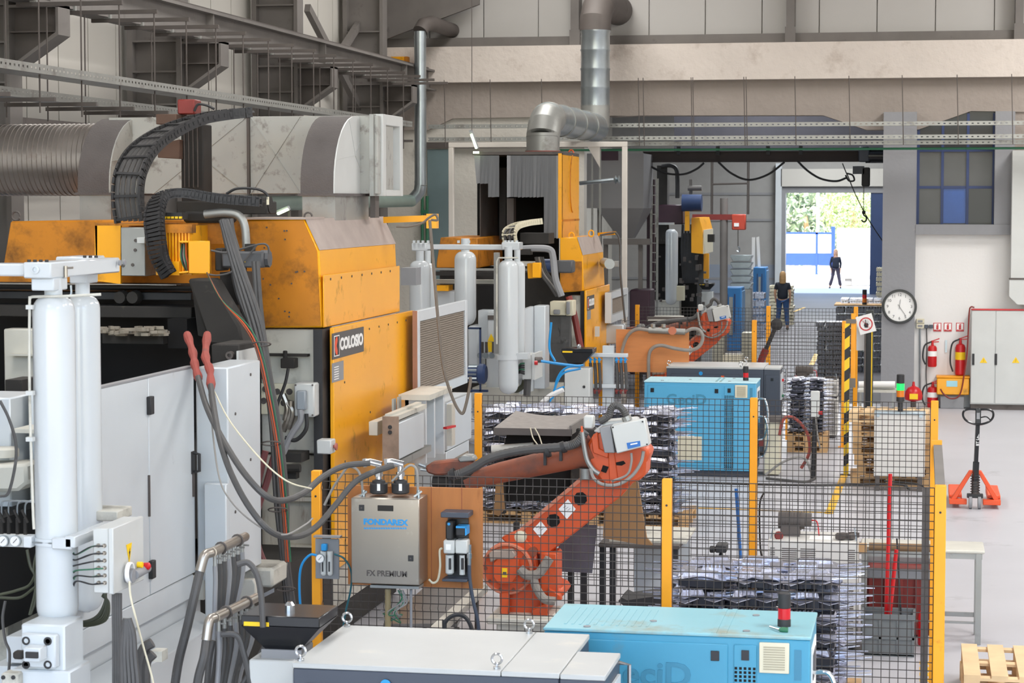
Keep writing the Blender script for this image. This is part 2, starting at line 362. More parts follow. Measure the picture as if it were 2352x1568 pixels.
zz = [z_s1, zm, zt, lb+.1]
for r in range(3):
    for c in range(3):
        part('pane', MB().box(wx[c]+.02, wx[c+1]-.02, BW+.09, BW+.12, zz[r]+.02, zz[r+1]-.02), tones[r][c], wn)
for c in range(4): part('window_bar', MB().box(wx[c]-.025, wx[c]+.025, BW+.05, BW+.12, z_s1, lb), 'win_blue', wn)
for r in range(1, 3): part('window_bar', MB().box(wx[0], wx[3], BW+.06, BW+.11, zz[r]-.025, zz[r]+.025), 'win_blue', wn)
# wall behind everything left of the pillar, above hall 2 opening, and the far hall
FW = 92.0
def XF(px, py=450): return onY(px, py, FW).x
struct('ceiling_far', MB().box(-13, 12, 44, FW, 8.6, 8.8), 'steel_beam')
struct('wall_far_left', MB().box(-13.2, -13, 44, FW, 0, 8.8), 'plaster_w')
dx0, dx1 = XF(1806), XF(2000); dz = onY(1900, 443, FW).z
fwl = part('wall_far', MB().box(-13, dx0, FW, FW+.3, 0, 8.8).box(dx1, 12, FW, FW+.3, 0, 8.8).box(dx0, dx1, FW, FW+.3, dz, 8.8), mat('far_wall_paint', '#9C9A97', .8, var=.06), None); fwl['kind'] = 'structure'
zj = [onY(1700, y, FW).z for y in (640, 505, 445, 380)]
part('dado', MB().box(XF(1600), XF(1782), FW-.04, FW, 0, zj[0]+.6), mat('pale_blue_grey_wall', '#8B93A0', .75, var=.05), fwl)
for z in zj[:3]: part('joint', MB().box(-13, XF(1782), FW-.05, FW, z-.05, z+.05), 'grey_mid', fwl)
# roller door box, posts and the blue sliding leaf of the far door
d2 = part('door_2', MB().box(XF(1795), XF(2035), FW-.5, FW-.05, onY(1900, 428, FW).z, onY(1900, 388, FW).z), 'clad', None); d2['kind'] = 'structure'
part('door_post', MB().box(XF(1783), XF(1797), FW-.5, FW-.02, 0, onY(1900, 375, FW).z), 'white', d2)
part('door_post', MB().box(XF(1797), dx0, FW-.35, FW-.02, 0, dz+.5), 'grey_mid', d2)
part('door_lintel', MB().box(dx0, dx1+1.2, FW-.35, FW-.02, dz, dz+.28), 'grey_mid', d2)
part('door_leaf', MB().box(dx1, XF(2040), FW-.3, FW-.1, 0, dz+.1), 'navy', d2)
struct('wall_far_header', MB().box(x1, x2+.2, 50, 50.3, onY(1700, 372, 50).z, 8.6), mat('dark_header', '#55535A', .8))
# yard seen through the far door
for (cx, cz, cy, r, nm, lab, mt) in (
     (1850, 492, 134, 4.2, 'bushy_tree', 'grey-green bushy tree beyond the yard, left of the far doorway view', 'leaf2'),
     (1958, 486, 121, 1.9, 'round_tree', 'bright sunlit round tree above the white wall in the yard', 'leaf'),
     (1795, 490, 136.5, 3.0, 'tall_tree', 'tall dusty tree at the left edge of the far doorway view', 'leaf2')):
    c = onY(cx, cz, cy); t = thing(nm, lab, 'tree', (c.x, cy, 0))
    rnd = random.Random(cx); q = MB()
    for i in range(2600):
        d = V((rnd.gauss(0, 1), rnd.gauss(0, 1), rnd.gauss(0, 1))).normalized() * r * (.55 + .5*rnd.random()) * (1 + .18*math.sin(i*.37))
        p = c + d; s_ = r*(.035 + .035*rnd.random()); u = V((rnd.gauss(0, 1), rnd.gauss(0, 1), rnd.gauss(0, 1))).normalized(); v2 = u.orthogonal().normalized()
        q.add([p-u*s_, p-v2*s_*.6, p+u*s_, p+v2*s_*.6+V((0,0,.05))], [(0,1,2,3)])
    part('foliage', q, mt, t, stuff=True)
    part('trunk', MB().tube([(c.x, cy, 0), (c.x+.1, cy, c.z-r*.3), (c.x, cy, c.z)], [.3, .2, .1], 8), 'wood', t)
a = onY(1790, 640, 118)
g = thing('sliding_gate', 'blue sliding gate with pale infill across the sunny yard', 'gate', (onY(1850, 560, 116).x, 116, 0))
gx0, gx1 = onY(1700, 560, 116).x, onY(1918, 560, 116).x; gt, gm, gb = [onY(1850, y, 116).z for y in (533, 581, 600)]
part('frame', MB().box(gx0, gx1, 115.95, 116.05, gt-.1, gt).box(gx1-.2, gx1, 115.9, 116.1, 0, gt+.3).box(onY(1876, 560, 116).x-.06, onY(1876, 560, 116).x+.06, 115.95, 116.05, 0, gt), K.setdefault('gate_blue', mat('gate_blue', '#1C3C86', .5)), g)
part('lower_panel', MB().box(gx0, gx1, 115.97, 116.03, gb-.2, gm), 'gate_blue', g)
part('infill', MB().box(gx0, gx1, 115.99, 116.01, gm, gt-.1), 'sign', g)
struct('wall_yard', MB().box(onY(1922, 560, 113).x, 18, 113, 113.4, 0, onY(1960, 524, 113).z), 'wall_w')
struct('wall_yard_far', MB().box(-40, 40, 140, 140.4, 0, onY(1850, 505, 140).z), 'yard')
solo('lamp_post', MB().cyl(onY(1879, 450, 123)+V((0,0,3)), (onY(1879, 450, 123).x, 123, 0), .09), 'sign', 'pale slim lamp post before the trees in the yard', 'post')
m = MB(); a = onY(1925, 640, 101); m.box(a.x, a.x+2.9, 101, 102, .3, .48)
for dx in (.3, 2.3): m.box(a.x+dx, a.x+dx+.3, 101.1, 101.9, 0, .3)
solo('yard_platform', m, 'grey_mid', 'low grey platform on feet in the sunny yard behind the walking woman', 'platform', bevel=.02)
# yellow walkway lines
def tape(P, w_, lab, Z=.006):
    q = MB()
    for i in range(len(P)-1):
        a, b = V(P[i]), V(P[i+1]); d = (b-a).normalized(); s_ = V((-d.y, d.x, 0))*w_/2
        q.add([a-s_, b-s_, b+s_, a+s_], [(0,1,2,3)])
    q.v = [(x, y, Z) for x, y, z in q.v]
    o = solo('floor_line', q, 'line', lab, 'floor marking', loc=V((P[0][0], P[0][1], 0))); return o
tape([onZ(1604, 1167, 0), onZ(1912, 1178, 0)], .06, 'thin yellow floor line running across beside the stacked castings on their pallet')
tape([onZ(1904, 1180, 0), onZ(1940, 1089, 0)], .1, 'wide yellow floor line running away at the foot of the striped post')
tape([onZ(1864, 838, 0), onZ(1876, 812, 0)], .12, 'short piece of yellow floor line left of the tall dark castings stack')
tape([onZ(1590, 822, 0), onZ(1722, 757, 0)], .1, 'dashed yellow floor line near the second robot')
tape([onZ(1722, 757, 0), onZ(1848, 706, 0)], .1, 'long yellow floor line leading towards the sunny doorway')
for i in range(4):
    a = onZ(2112, 1522+i*13, 0); b = onZ(2140, 1522+i*13, 0)
    o = solo('floor_line', MB().box(a.x, b.x, a.y-.055, a.y+.055, 0, .004), 'line', 'short yellow floor dash inside the fence corner, one of a ladder of four', 'floor marking', 'yellow ladder dashes by the fence corner')
# ---------------------------------------------------------------- steel columns with corbels, crane beam, braces on the left wall
COLY = [22.7, 28.3, 33.9, 39.5]
for i, yc in enumerate(COLY):
    cpos = ['leftmost, cut by the picture edge', 'second from the left', 'third from the left', 'the far one near the corner'][i]
    t = thing('steel_column', 'dark grey steel column with a corbel box carrying the crane beam, ' + cpos, 'column', (-10.2, yc, 0), 'steel columns along the left wall')
    part('web', MB().box(-10.55, -9.85, yc-.02, yc+.02, 0, 10.1), 'steel_beam', t)
    part('flange', MB().box(-10.6, -10.52, yc-.17, yc+.17, 0, 10.1), 'steel_beam', t)
    part('flange', MB().box(-9.9, -9.84, yc-.17, yc+.17, 0, 10.1), 'steel_beam', t)
    q = MB()
    for z in (6.03, 5.62, 5.18, 7.0, 8.2): q.box(-10.52, -9.9, yc-.16, yc+.16, z, z+.025)
    part('stiffener', q, 'steel_beam', t)
    part('corbel_web', MB().prism([V((x, yc-.015, z)) for x, z in ((-9.84, 6.03), (-9.3, 6.03), (-9.3, 5.72), (-9.84, 5.36))], (0, .03, 0)), 'steel_dark', t)
    part('corbel_flange', MB().prism([V((x, yc-.17, z)) for x, z in ((-9.3, 6.03), (-9.27, 6.03), (-9.27, 5.70), (-9.84, 5.32), (-9.84, 5.36), (-9.3, 5.73))], (0, .34, 0)), 'steel_beam', t)
    part('corbel_top', MB().box(-9.84, -9.27, yc-.17, yc+.17, 6.0, 6.03), 'steel_beam', t)
    part('corbel_rib', MB().box(-9.84, -9.3, yc-.15, yc+.15, 5.73, 5.745), 'steel_dark', t)
t = thing('crane_beam', 'long grey steel crane runway beam carried on the wall corbels', 'beam', (-9.55, 20, 6.04))
part('web', MB().box(-9.57, -9.53, 16, 41.9, 6.07, 6.4), 'steel_beam', t)
part('bottom_flange', MB().box(-9.7, -9.4, 16, 41.9, 6.04, 6.07), 'steel_beam', t)
part('top_flange', MB().box(-9.7, -9.4, 16, 41.9, 6.4, 6.44), 'steel_beam', t)
part('rail', MB().box(-9.58, -9.52, 16, 41.9, 6.44, 6.49), 'steel_dark', t)
for yc in COLY: part('web_plate', MB().box(-9.68, -9.42, yc-.012, yc+.012, 6.07, 6.4), 'steel_beam', t)
for (pa, pb, lab) in (((706, 18), (832, 262), 'dark diagonal wall brace falling to the right beside the third column'), ((878, -30), (782, 122), 'dark diagonal brace falling to the left towards the crane beam')):
    a = onX(pa[0], pa[1], -10.35); b = onX(pb[0], pb[1], -10.35)
    solo('wall_brace', MB().bar(a, b, .1, .14), 'steel_beam', lab, 'brace')
a = onX(880, 95, -10.2)
solo('roof_beam', MB().bar(V((-10.3, 34.2, 7.7)), V((-9.0, 20.0, 8.05)), .3, .3), 'steel_beam', 'grey steel roof member at the top edge left of the corner', 'beam')
q = MB().prism([onY(880, 92, 41.6), onY(1100, 10, 41.6), onY(1100, -40, 41.6), onY(880, -40, 41.6)], (0, .1, 0))
solo('gusset_plate', q, 'steel_beam', 'dark sloping steel plate in the top corner of the back wall', 'plate')
for px_, lab in ((1322, 'left of the large vertical duct'), (1816, 'in the middle of the upper wall'), (2341, 'at the right picture edge')):
    a = onY(px_-10, 98, BW-.05); b = onY(px_+9, 98, BW-.05)
    t = thing('wall_post', 'grey steel post on the upper wall panels ' + lab, 'post', (a.x, BW-.1, bt), 'steel posts on the upper wall')
    part('post', MB().box(a.x, b.x, BW-.14, BW+.26, bt-.03, 10.1), 'steel_beam', t)
    part('foot_plate', MB().box(a.x-.02, b.x+.02, BW-.15, BW-.14, bt-.03, bt+.3), 'steel_beam', t)
# second concrete/steel post at the corner
# alarm sounder box
a = onY(895, 130, 41.5); b = onY(928, 165, 41.5)
t = thing('sounder_box', 'orange alarm sounder box on the wall beside the slim duct', 'alarm', (a.x, 41.6, b.z))
part('housing', MB().box(a.x, b.x, 41.5, 41.72, b.z, a.z), 'orange', t, bevel=.02)
part('horn', MB().lathe(((a.x*.6+b.x*.4), 41.5, (a.z+b.z)/2), [(.07, 0), (.075, -.03), (.055, -.03), (.03, .0)], 16, 'Y'), 'orange_old', t)
part('back_box', MB().box(b.x, b.x+.06, 41.52, 41.72, b.z-.02, a.z), 'orange_old', t)
# ---------------------------------------------------------------- cable trays
def tray(lab, a, b, w_, h_=.06, n=None, m_='galv_dull'):
    """perforated tray from a to b; real slots punched through the side flange"""
    a = V(a); b = V(b); d = b-a; L = d.length; d.normalize(); s_ = d.cross(V((0, 0, 1))).normalized(); up = V((0, 0, 1))
    t = thing('cable_tray', lab, 'cable tray', a)
    q = MB()
    def bar3(o1, o2, w1, w2):
        P = [a + s_*o1 + up*w1, a + s_*o2 + up*w1, a + s_*o2 + up*w2, a + s_*o1 + up*w2]; q.prism(P, d*L)
    bar3(-w_/2, w_/2, 0, .004)
    for sgn in (-1, 1):
        bar3(sgn*w_/2-.002, sgn*w_/2+.002, 0, h_*.34); bar3(sgn*w_/2-.002, sgn*w_/2+.002, h_*.66, h_)
    part('tray_body', q, m_, t)
    q = MB(); n = n or int(L/.1)
    for sgn in (-1, 1):
        for i in range(n):
            c = a + d*((i+.5)*L/n) + s_*(sgn*w_/2) + up*(h_*.5)
            q.prism([c - d*(L/n*.3) - up*h_*.17, c + d*(L/n*.3) - up*h_*.17, c + d*(L/n*.3) + up*h_*.17, c - d*(L/n*.3) + up*h_*.17], s_*.003)
    part('slot_web', q, m_, t, stuff=True)
    return t
def rod(lab, a, b, grp, r=.008):
    return solo('hanger_rod', MB().cyl(a, b, r, n=6), 'steel_dark', lab, 'rod', grp, loc=V(b))
TY = 40.6
for py_, lab, w_ in ((287, 'upper perforated cable tray across the back wall', .12), (317, 'middle perforated cable tray across the back wall', .12), (329, 'lowest perforated cable tray across the back wall', .3)):
    a = onY(1392 if py_ > 320 else 985, py_+6, TY); zz_ = onY(1700, py_+4, TY).z
    tray(lab, (a.x, TY + (.35 if py_ > 320 else 0), zz_), (11.5, TY + (.35 if py_ > 320 else 0), zz_), w_, .075)
solo('green_pipe', MB().cyl((X42(1250), 40.9, onY(1700, 343, 40.9).z), (11.5, 40.9, onY(1700, 343, 40.9).z), .022, n=8), 'green_p', 'thin green pipe running under the cable trays', 'pipe')
for i, px_ in enumerate((1022, 1127, 1245, 1467, 1478, 1588, 1592, 1709, 1714, 1826, 1950, 2072, 2198, 2323)):
    a = onY(px_, 190, TY); b = onY(px_+3, 345, TY)
    rod('thin dark rod holding the back wall trays, %s from the left' % ORD[i], (a.x, TY-.07, bb-.02), (b.x, TY-.07, onY(1700, 335, TY).z), 'rods of the back wall trays')
tray('upper perforated cable tray along the left wall', (-8.55, 14, 5.12), (-8.55, 35.5, 5.12), .34, .09)
tray('lower perforated cable tray along the left wall', (-9.05, 14, 4.93), (-9.05, 34.0, 4.93), .3, .09)
bz = 5.98
for i in range(19):
    yy = 19.0 + i*1.08
    if yy > 40: break
    t = thing('tray_bracket', 'dark channel bracket under the crane beam, %s counted from the left picture edge' % ORD[i], 'bracket', (-9.0, yy, bz), 'tray brackets under the crane beam')
    part('channel', MB().box(-9.62, -8.42, yy-.02, yy+.02, bz, bz+.045), 'steel_dark', t)
    part('clamp', MB().box(-9.46, -9.38, yy-.03, yy+.03, bz+.045, bz+.13), 'galv_dull', t)
    if yy < 36:
        part('rod', MB().cyl((-8.46, yy, 4.75), (-8.46, yy, bz+.04), .009, n=6), 'steel_dark', t)
        part('rod', MB().cyl((-9.28, yy, 4.75), (-9.28, yy, bz+.04), .009, n=6), 'steel_dark', t)
        part('cross_bar', MB().box(-9.3, -8.3, yy-.02, yy+.02, 4.86, 4.9), 'steel_dark', t)
# long dark wall truss below the trays on the left
q = MB().box(-10.3, -10.15, 16, 36, 4.35, 4.45).box(-10.3, -10.15, 16, 36, 4.75, 4.85)
for i in range(14): q.bar(V((-10.22, 16+i*1.4, 4.4)), V((-10.22, 16+i*1.4, 4.8)), .06)
solo('wall_truss', q, 'steel_dark', 'dark steel truss rail low on the left wall behind the round duct', 'beam')
solo('blue_conduit', MB().cyl((-9.75, 16, 4.28), (-9.75, 26, 4.28), .04, n=8).cyl((-9.75, 21.9, 4.28), (-9.75, 21.9, 2.5), .04, n=8), 'blue_pipe', 'blue conduit below the truss at the left edge', 'pipe')
# ---------------------------------------------------------------- crane beam, hoist, hanging cable at the opening to the far hall
BY = 46.0
a = onY(1478, 345, BY); b = onY(2005, 345, BY); zc0, zc1 = onY(1700, 372, BY).z, onY(1700, 347, BY).z
t = thing('bridge_crane', 'dark brown crane girder across the opening to the far hall', 'crane', (a.x, BY, zc0))
part('girder', MB().box(a.x, b.x, BY-.02, BY+.02, zc0, zc1).box(a.x, b.x, BY-.12, BY+.12, zc0, zc0+.02).box(a.x, b.x, BY-.12, BY+.12, zc1-.02, zc1), mat('brown_steel', '#3E3634', .7, var=.1), t)
for px_ in (1560, 1650, 1765, 1840): 
    x_ = onY(px_, 340, BY).x; part('clip', MB().box(x_-.04, x_+.04, BY-.14, BY-.1, zc1-.08, zc1+.1), 'black', t)
fest = [(1478, 372), (1500, 385), (1530, 398), (1570, 400), (1600, 388), (1617, 374)], [(1650, 372), (1680, 398), (1720, 413), (1765, 400), (1802, 372)], [(1832, 370), (1855, 392), (1885, 410), (1920, 416), (1945, 408)]
for i, P in enumerate(fest):
    part('festoon_cable', MB().hose([onY(x, y, BY-.15) for x, y in P], .025, 6), 'black', t)
a = onY(1975, 342, BY-.3); b = onY(2030, 374, BY-.3)
t = thing('chain_hoist', 'dark electric chain hoist at the right end of the crane girder', 'hoist', (a.x, BY-.3, b.z))
part('motor', MB().cyl((a.x+.12, BY-.35, (a.z+b.z)/2), (b.x, BY-.35, (a.z+b.z)/2), .15, n=16), 'black_gloss', t)
part('gearbox', MB().box(a.x-.02, a.x+.2, BY-.5, BY+.0, b.z+.02, a.z+.04), 'slate', t, bevel=.02)
c_ = onY(1985, 400, BY-.3)
part('chain_bin', MB().box(c_.x-.05, c_.x+.12, BY-.42, BY-.22, onY(1985, 428, BY).z, onY(1985, 385, BY).z), 'black', t, bevel=.02)
part('limit_box', MB().box(onY(1960, 390, BY).x, c_.x, BY-.42, BY-.22, onY(1985, 400, BY).z, onY(1985, 382, BY).z), 'slate', t)
k0, k1 = onY(1984, 428, BY-.3), onY(1984, 487, BY-.3)
q = MB()
for i in range(16):
    z = k0.z + (k1.z-k0.z)*i/16; q.box(k0.x-.012, k0.x+.012, BY-.31-.006*(i % 2), BY-.3+.006*(i % 2), z-.03, z-.003)
part('chain', q, 'steel_dark', t, stuff=True)
part('hook', MB().tube(spline([k1, k1+V((0,0,-.06)), k1+V((.05,0,-.1)), k1+V((.05,0,-.17)), k1+V((0,0,-.2)), k1+V((-.05,0,-.16))], 4), .016, 8).lathe(k1, [(.03, .03), (.04, 0), (.03, -.04)], 8), 'black', t)
solo('pendant_cable', MB().hose([onY(x, y, BY-.6) for x, y in ((1935, 375), (1943, 395), (1950, 410), (1962, 440), (1985, 487), (2008, 525), (2034, 563))], .012, 6).hose([onY(x, y, BY-.6) for x, y in ((1944, 398), (1958, 402), (1962, 414), (1950, 415), (1942, 402))], .02, 6), 'black', 'black pendant cable looped below the hoist and running down right', 'cable')
# ================================================================ MACHINE 1 (large orange die casting machine on the left)
def PD(px, py, D): return C0 + ray(px, py) * D
def PYs(L, Y): return [onY(x, y, Y) for x, y in L]
def PDs(L, D=None): return [PD(p[0], p[1], p[2] if len(p) > 2 else D) for p in L]
def boxY(mb, x0, y0, x1, y1, Y, dy, pad=0):            # box whose front face fills a picture rectangle on the plane Y
    a, b, c, d = fr(x0, y0, x1, y1, Y); return mb.box(a-pad, b+pad, Y, Y+dy, c-pad, d+pad)
def bolts(mb, pts, r, axis='Y', h=.008):
    for p in pts: mb.lathe(p, [(r, 0), (r, -h)], 8, axis)
    return mb
XM = -5.05; Y1 = 18.1
M1 = thing('die_casting_machine', 'large die casting machine with orange covers and white doors on the left', 'machine', (-6, 17, 0))
# --- orange cover, right half
def cover(T, Y, front, yend, seam, mt, chamfer=True, nm='cover'):
    P = PYs(front, Y); dv = V((0, yend-Y, 0))
    c = part(nm, MB().prism(P, dv), mt, T, bevel=.012)
    if chamfer:
        a, b = P[1], P[2]; n_ = V(((b-a).z*-1, 0, (b-a).x)).normalized(); n_ = n_ if n_.x > 0 else -n_
        q = MB().prism([a + n_*.003, b + n_*.003, b + n_*.008, a + n_*.008], dv); part('dusty_slope', q, 'orange_dust', c, 'slope covered in grey dust')
    return c
cv = cover(M1, Y1, [(566, 505), (700, 503), (733, 575), (742, 752), (566, 753)], onX(919, 600, XM).y, 630, 'orange')
yE = onX(919, 600, XM).y
cf = part('cover_front', MB().prism([p - V((0, .012, 0)) for p in PYs([(568, 508), (697, 506), (728, 576), (737, 748), (568, 749)], Y1)], (0, .01, 0)), 'orange_old', cv, 'grimy orange front sheet')
xs_ = PYs([(742, 752)], Y1)[0].x
q = MB(); z_ = onX(745, 632, XM).z
q.box(xs_, xs_+.012, Y1-.01, yE, PYs([(742, 752)], Y1)[0].z, z_); part('lower_sheet', q, 'orange', cv, bevel=.004)
q = MB()
for i in range(7): q.lathe((xs_+.012, Y1+.2+i*.36, z_-.04), [(.012, 0), (.012, .006)], 6, 'X')
part('rivet', q, 'steel_dark', cv, stuff=True)
q = MB(); rn = random.Random(3)
for i in range(16):
    p = onY(575+rn.random()*125, 515+rn.random()*230, Y1-.013); q.lathe(p, [(.008, 0), (.008, -.006)], 6, 'Y')
part('bolt_head', q, 'steel_dark', cv, stuff=True)
for px_ in (708,): part('lifting_eye', MB().tube([onY(px_, 497, Y1+.2) + V((.035*math.cos(a), 0, .035*math.sin(a))) for a in [k*math.pi/6 for k in range(12)]] , .009, 6), 'steel_dark', M1)
part('dust_edge', boxY(MB(), 566, 499, 702, 504, Y1-.02, .6), 'orange_dust', cv)
# --- orange cover, left half with stepped side, plus protruding guard
cl = part('cover_left', MB().prism(PYs([(-60, 655), (-60, 630), (4, 630), (24, 508), (560, 503), (560, 655)], Y1), (0, 2.5, 0)), 'orange_old', M1, bevel=.012)
part('lifting_eye', MB().tube([onY(37, 496, Y1+.2) + V((.04*math.cos(a), 0, .04*math.sin(a))) for a in [k*math.pi/6 for k in range(12)]], .01, 6), 'steel_dark', M1)
part('guard_side', MB().prism(PYs([(218, 518), (277, 518), (277, 652), (222, 645)], 17.3), (0, .03, 0)).prism([onY(218, 518, 17.3), onY(218, 645, 17.3), onY(218, 645, 18.0), onY(218, 518, 18.0)], (.02, 0, 0)), 'orange', M1, 'bright orange guard plate')
part('guard_top', boxY(MB(), 218, 513, 345, 518, 17.3, .8), 'orange_old', M1)
part('machined_block', boxY(MB(), 277, 522, 334, 634, 17.2, .35), 'galv_dull', M1, 'worn grey metal block', bevel=.006)
q = MB()
for x_, y_ in ((312, 552), (311, 574), (283, 610), (305, 608)): q.lathe(onY(x_, y_, 17.2), [(.014, 0), (.014, -.01)], 8, 'Y')
part('bolt_head', q, 'steel_dark', M1, stuff=True)
part('sensor', boxY(MB(), 314, 545, 332, 559, 17.1, .1), 'grey_light', M1, bevel=.003)
rb = MB()
for i in range(9): boxY(rb, 373+i*7.3, 530, 373+i*7.3+5, 628, 17.05, .04)
boxY(rb, 370, 518, 440, 632, 17.08, .5); part('ribbed_cover', rb, 'orange', M1, 'ribbed orange cover')
boxY(rb := MB(), 373, 515, 441, 535, 17.03, .1); part('cover_lip', rb, 'orange_old', M1)
part('bracket_plate', boxY(MB(), 358, 600, 412, 632, 17.0, .1), 'orange', M1)
bx = part('terminal_box', boxY(MB(), 433, 553, 482, 628, 16.85, .012).prism([onY(411, 553, 16.85), onY(433, 553, 16.85), onY(433, 553, 17.15), onY(411, 553, 17.15)], (0, 0, -.015)).prism([onY(411, 628, 16.85), onY(433, 626, 16.85), onY(433, 626, 17.15), onY(411, 628, 17.15)], (0, 0, .015)), 'orange', M1, 'open orange terminal box', bevel=.003)
part('box_back', boxY(MB(), 411, 553, 482, 628, 17.1, .02), 'void', bx)
for i, c_ in enumerate(('green_p', 'black', 'hose_l', 'green_p', 'robot')):
    part('wire', MB().hose([onY(418+i*2, 560, 17.0), onY(415+i*3, 585, 16.95), onY(419+i*3, 605, 16.95), onY(428+i, 622, 17.0)], .006, 5), c_, bx)
# --- dark inside of the machine and the rails
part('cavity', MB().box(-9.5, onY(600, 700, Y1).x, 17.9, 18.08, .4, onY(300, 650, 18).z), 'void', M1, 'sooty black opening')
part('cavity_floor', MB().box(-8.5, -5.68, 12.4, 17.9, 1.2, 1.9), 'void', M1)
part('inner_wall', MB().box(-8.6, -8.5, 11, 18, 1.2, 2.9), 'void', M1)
for (y0, y1, Yr, mt) in ((653, 664, 17.3, 'soot'), (668, 690, 17.4, 'black'), (700, 731, 17.2, 'soot')):
    part('slide_rail', boxY(MB(), -60, y0, 440, y1, Yr, .35), mt, M1, bevel=.006)
part('rail_edge', boxY(MB(), -60, 650, 405, 655, 17.2, .1), 'galv_dull', M1)
for px_ in (284, 313): part('roller', MB().lathe(onY(px_, 682, 17.35), [(.02, -.1), (.05, -.1), (.06, -.04), (.06, 0)], 12, 'Y'), 'soot', M1)
q = MB(); rn = random.Random(5)
for i in range(70):
    p = onY(238+rn.random()*140, 752+rn.random()*16, 16.9-rn.random()*.4); q.obox(p, .03*rn.random()+.01, .03, .012, Matrix.Rotation(rn.random()*3, 3, 'Z'))
part('slag_crust', q, mat('ash_grey_crust', '#8b8274', .95, var=.25, scale=12), M1, 'pale crust of metal spill', stuff=True)
part('die_plate', boxY(MB(), 235, 765, 375, 790, 16.9, .3), 'soot', M1)
part('arm_column', MB().prism(PYs([(440, 652), (498, 655), (520, 790), (455, 770)], 17.0), (0, .5, 0)), 'soot', M1)
part('arm_column', boxY(MB(), 385, 732, 430, 800, 17.0, .4), 'void', M1)
part('hose_duct', MB().prism(PYs([(430, 640), (485, 640), (550, 750), (560, 800), (480, 790)], 16.7), (0, .25, 0)), 'soot', M1, bevel=.02)
q = boxY(MB(), 485, 790, 550, 842, 15.6, .5); part('head_block', q, 'soot', M1, 'soot-stained steel block', bevel=.01)
part('head_pin', MB().lathe(onY(531, 815, 15.6), [(.03, .0), (.03, -.05), (.014, -.05), (.014, -.03)], 14, 'Y'), 'steel_dark', M1)
part('head_end', boxY(MB(), 543, 806, 548, 836, 15.55, .5), 'grey_light', M1)
# --- white doors facing the aisle
def sheetX(mb, x0, x1, yt0, zt, zb, X, th=.03):
    a = onX(x0, 900, X).y; b = onX(x1, 900, X).y; return mb.box(X-th, X, a, b, zb, zt)
XD = -5.0
zt = onX(442, 844, XD).z; zb = onX(280, 1400, XD).z
dY = [onX(x, 900, XD).y for x in (150, 340.5, 446)]
for i in range(2):
    d = part('door', MB().box(XD-.03, XD, dY[i]+.006, dY[i+1]-.006, zb, zt), 'white', M1, ['near white door behind the gas cylinders', 'far white door with the black pull handle'][i], bevel=.005)
    if i == 0:
        for py_ in (930, 1308):
            hz = onX(343, py_, XD).z; part('hinge', MB().box(XD, XD+.03, dY[1]-.035, dY[1]+.035, hz-.06, hz+.06), 'black', d, bevel=.004)
        part('seam_strip', MB().box(XD, XD+.012, dY[1]-.028, dY[1]-.01, onX(343, 1185, XD).z, onX(343, 1090, XD).z), 'steel_dark', d)
    else:
        hz0, hz1 = onX(440, 1085, XD).z, onX(440, 1040, XD).z; yy = dY[2]-.05
        part('handle', MB().tube([(XD, yy, hz0), (XD+.05, yy, hz0+.01), (XD+.05, yy, hz1-.01), (XD, yy, hz1)], .012, 8).box(XD, XD+.008, yy-.03, yy+.03, hz0-.01, hz1+.01), 'black', d)
        part('lock_strip', MB().box(XD, XD+.012, yy-.01, yy+.01, onX(443, 1140, XD).z, hz0), 'steel_dark', d)
part('door_lip', MB().box(XD-.05, XD+.003, dY[0], dY[2], zt, zt+.012), 'grey_mid', M1)
zs = onX(434, 1378, XD).z
part('skirt', MB().box(XD-.4, XD-.01, dY[0], dY[2]-.02, zs, zb-.01), 'white', M1, bevel=.006)
part('skirt_low', MB().box(XD-.5, XD-.07, dY[0], dY[2]+.3, .04, zs-.02), 'white', M1, bevel=.006)
part('plinth_fold', MB().prism([V((XD-.06, dY[0], .98)), V((XD+.12, dY[0], .9)), V((XD+.12, dY[0], .55)), V((XD-.06, dY[0], .45))], (0, dY[2]-dY[0]+.2, 0)), 'white', M1, bevel=.005)
# white block at the end of the doors
Yb = onX(446, 900, XD).y + .04
a, b, c_, d_ = fr(449, 843, 527, 1335, Yb)
ye = onX(598, 900, b).y
part('side_block', MB().box(a, b, Yb, ye, onY(500, 1335, Yb).z, d_), 'white', M1, bevel=.01)
part('block_fold', boxY(MB(), 468, 1110, 522, 1440, Yb-.08, .07), 'white', M1, 'tall folded white cover plate', bevel=.008)
q = MB()
for (x_, y_) in ((540, 950), (540, 1175), (575, 860), (575, 1055)):
    p = onX(x_, y_, b); q.lathe((b, p.y, p.z), [(.012, 0), (.012, .006)], 6, 'X')
part('bolt_head', q, 'steel_dark', M1, stuff=True)
# plinth block bottom
part('base_block', boxY(MB(), 434, 1325, 470, 1378, Yb, .4), 'white_dirty', M1, bevel=.008)
part('cast_foot', boxY(MB(), 556, 1303, 627, 1350, 15.2, .4), 'white_dirty', M1, bevel=.02)
part('foot_plate', MB().prism(PYs([(535, 1330), (580, 1330), (586, 1342), (586, 1375), (535, 1388)], 15.0), (0, .06, 0)), 'white_dirty', M1, bevel=.006)
part('drip_tray', MB().prism([onY(560, 1385, 15.1), onY(630, 1350, 15.1), onY(630, 1350, 16.0), onY(560, 1385, 16.0)], (0, 0, -.03)), 'grey_mid', M1)
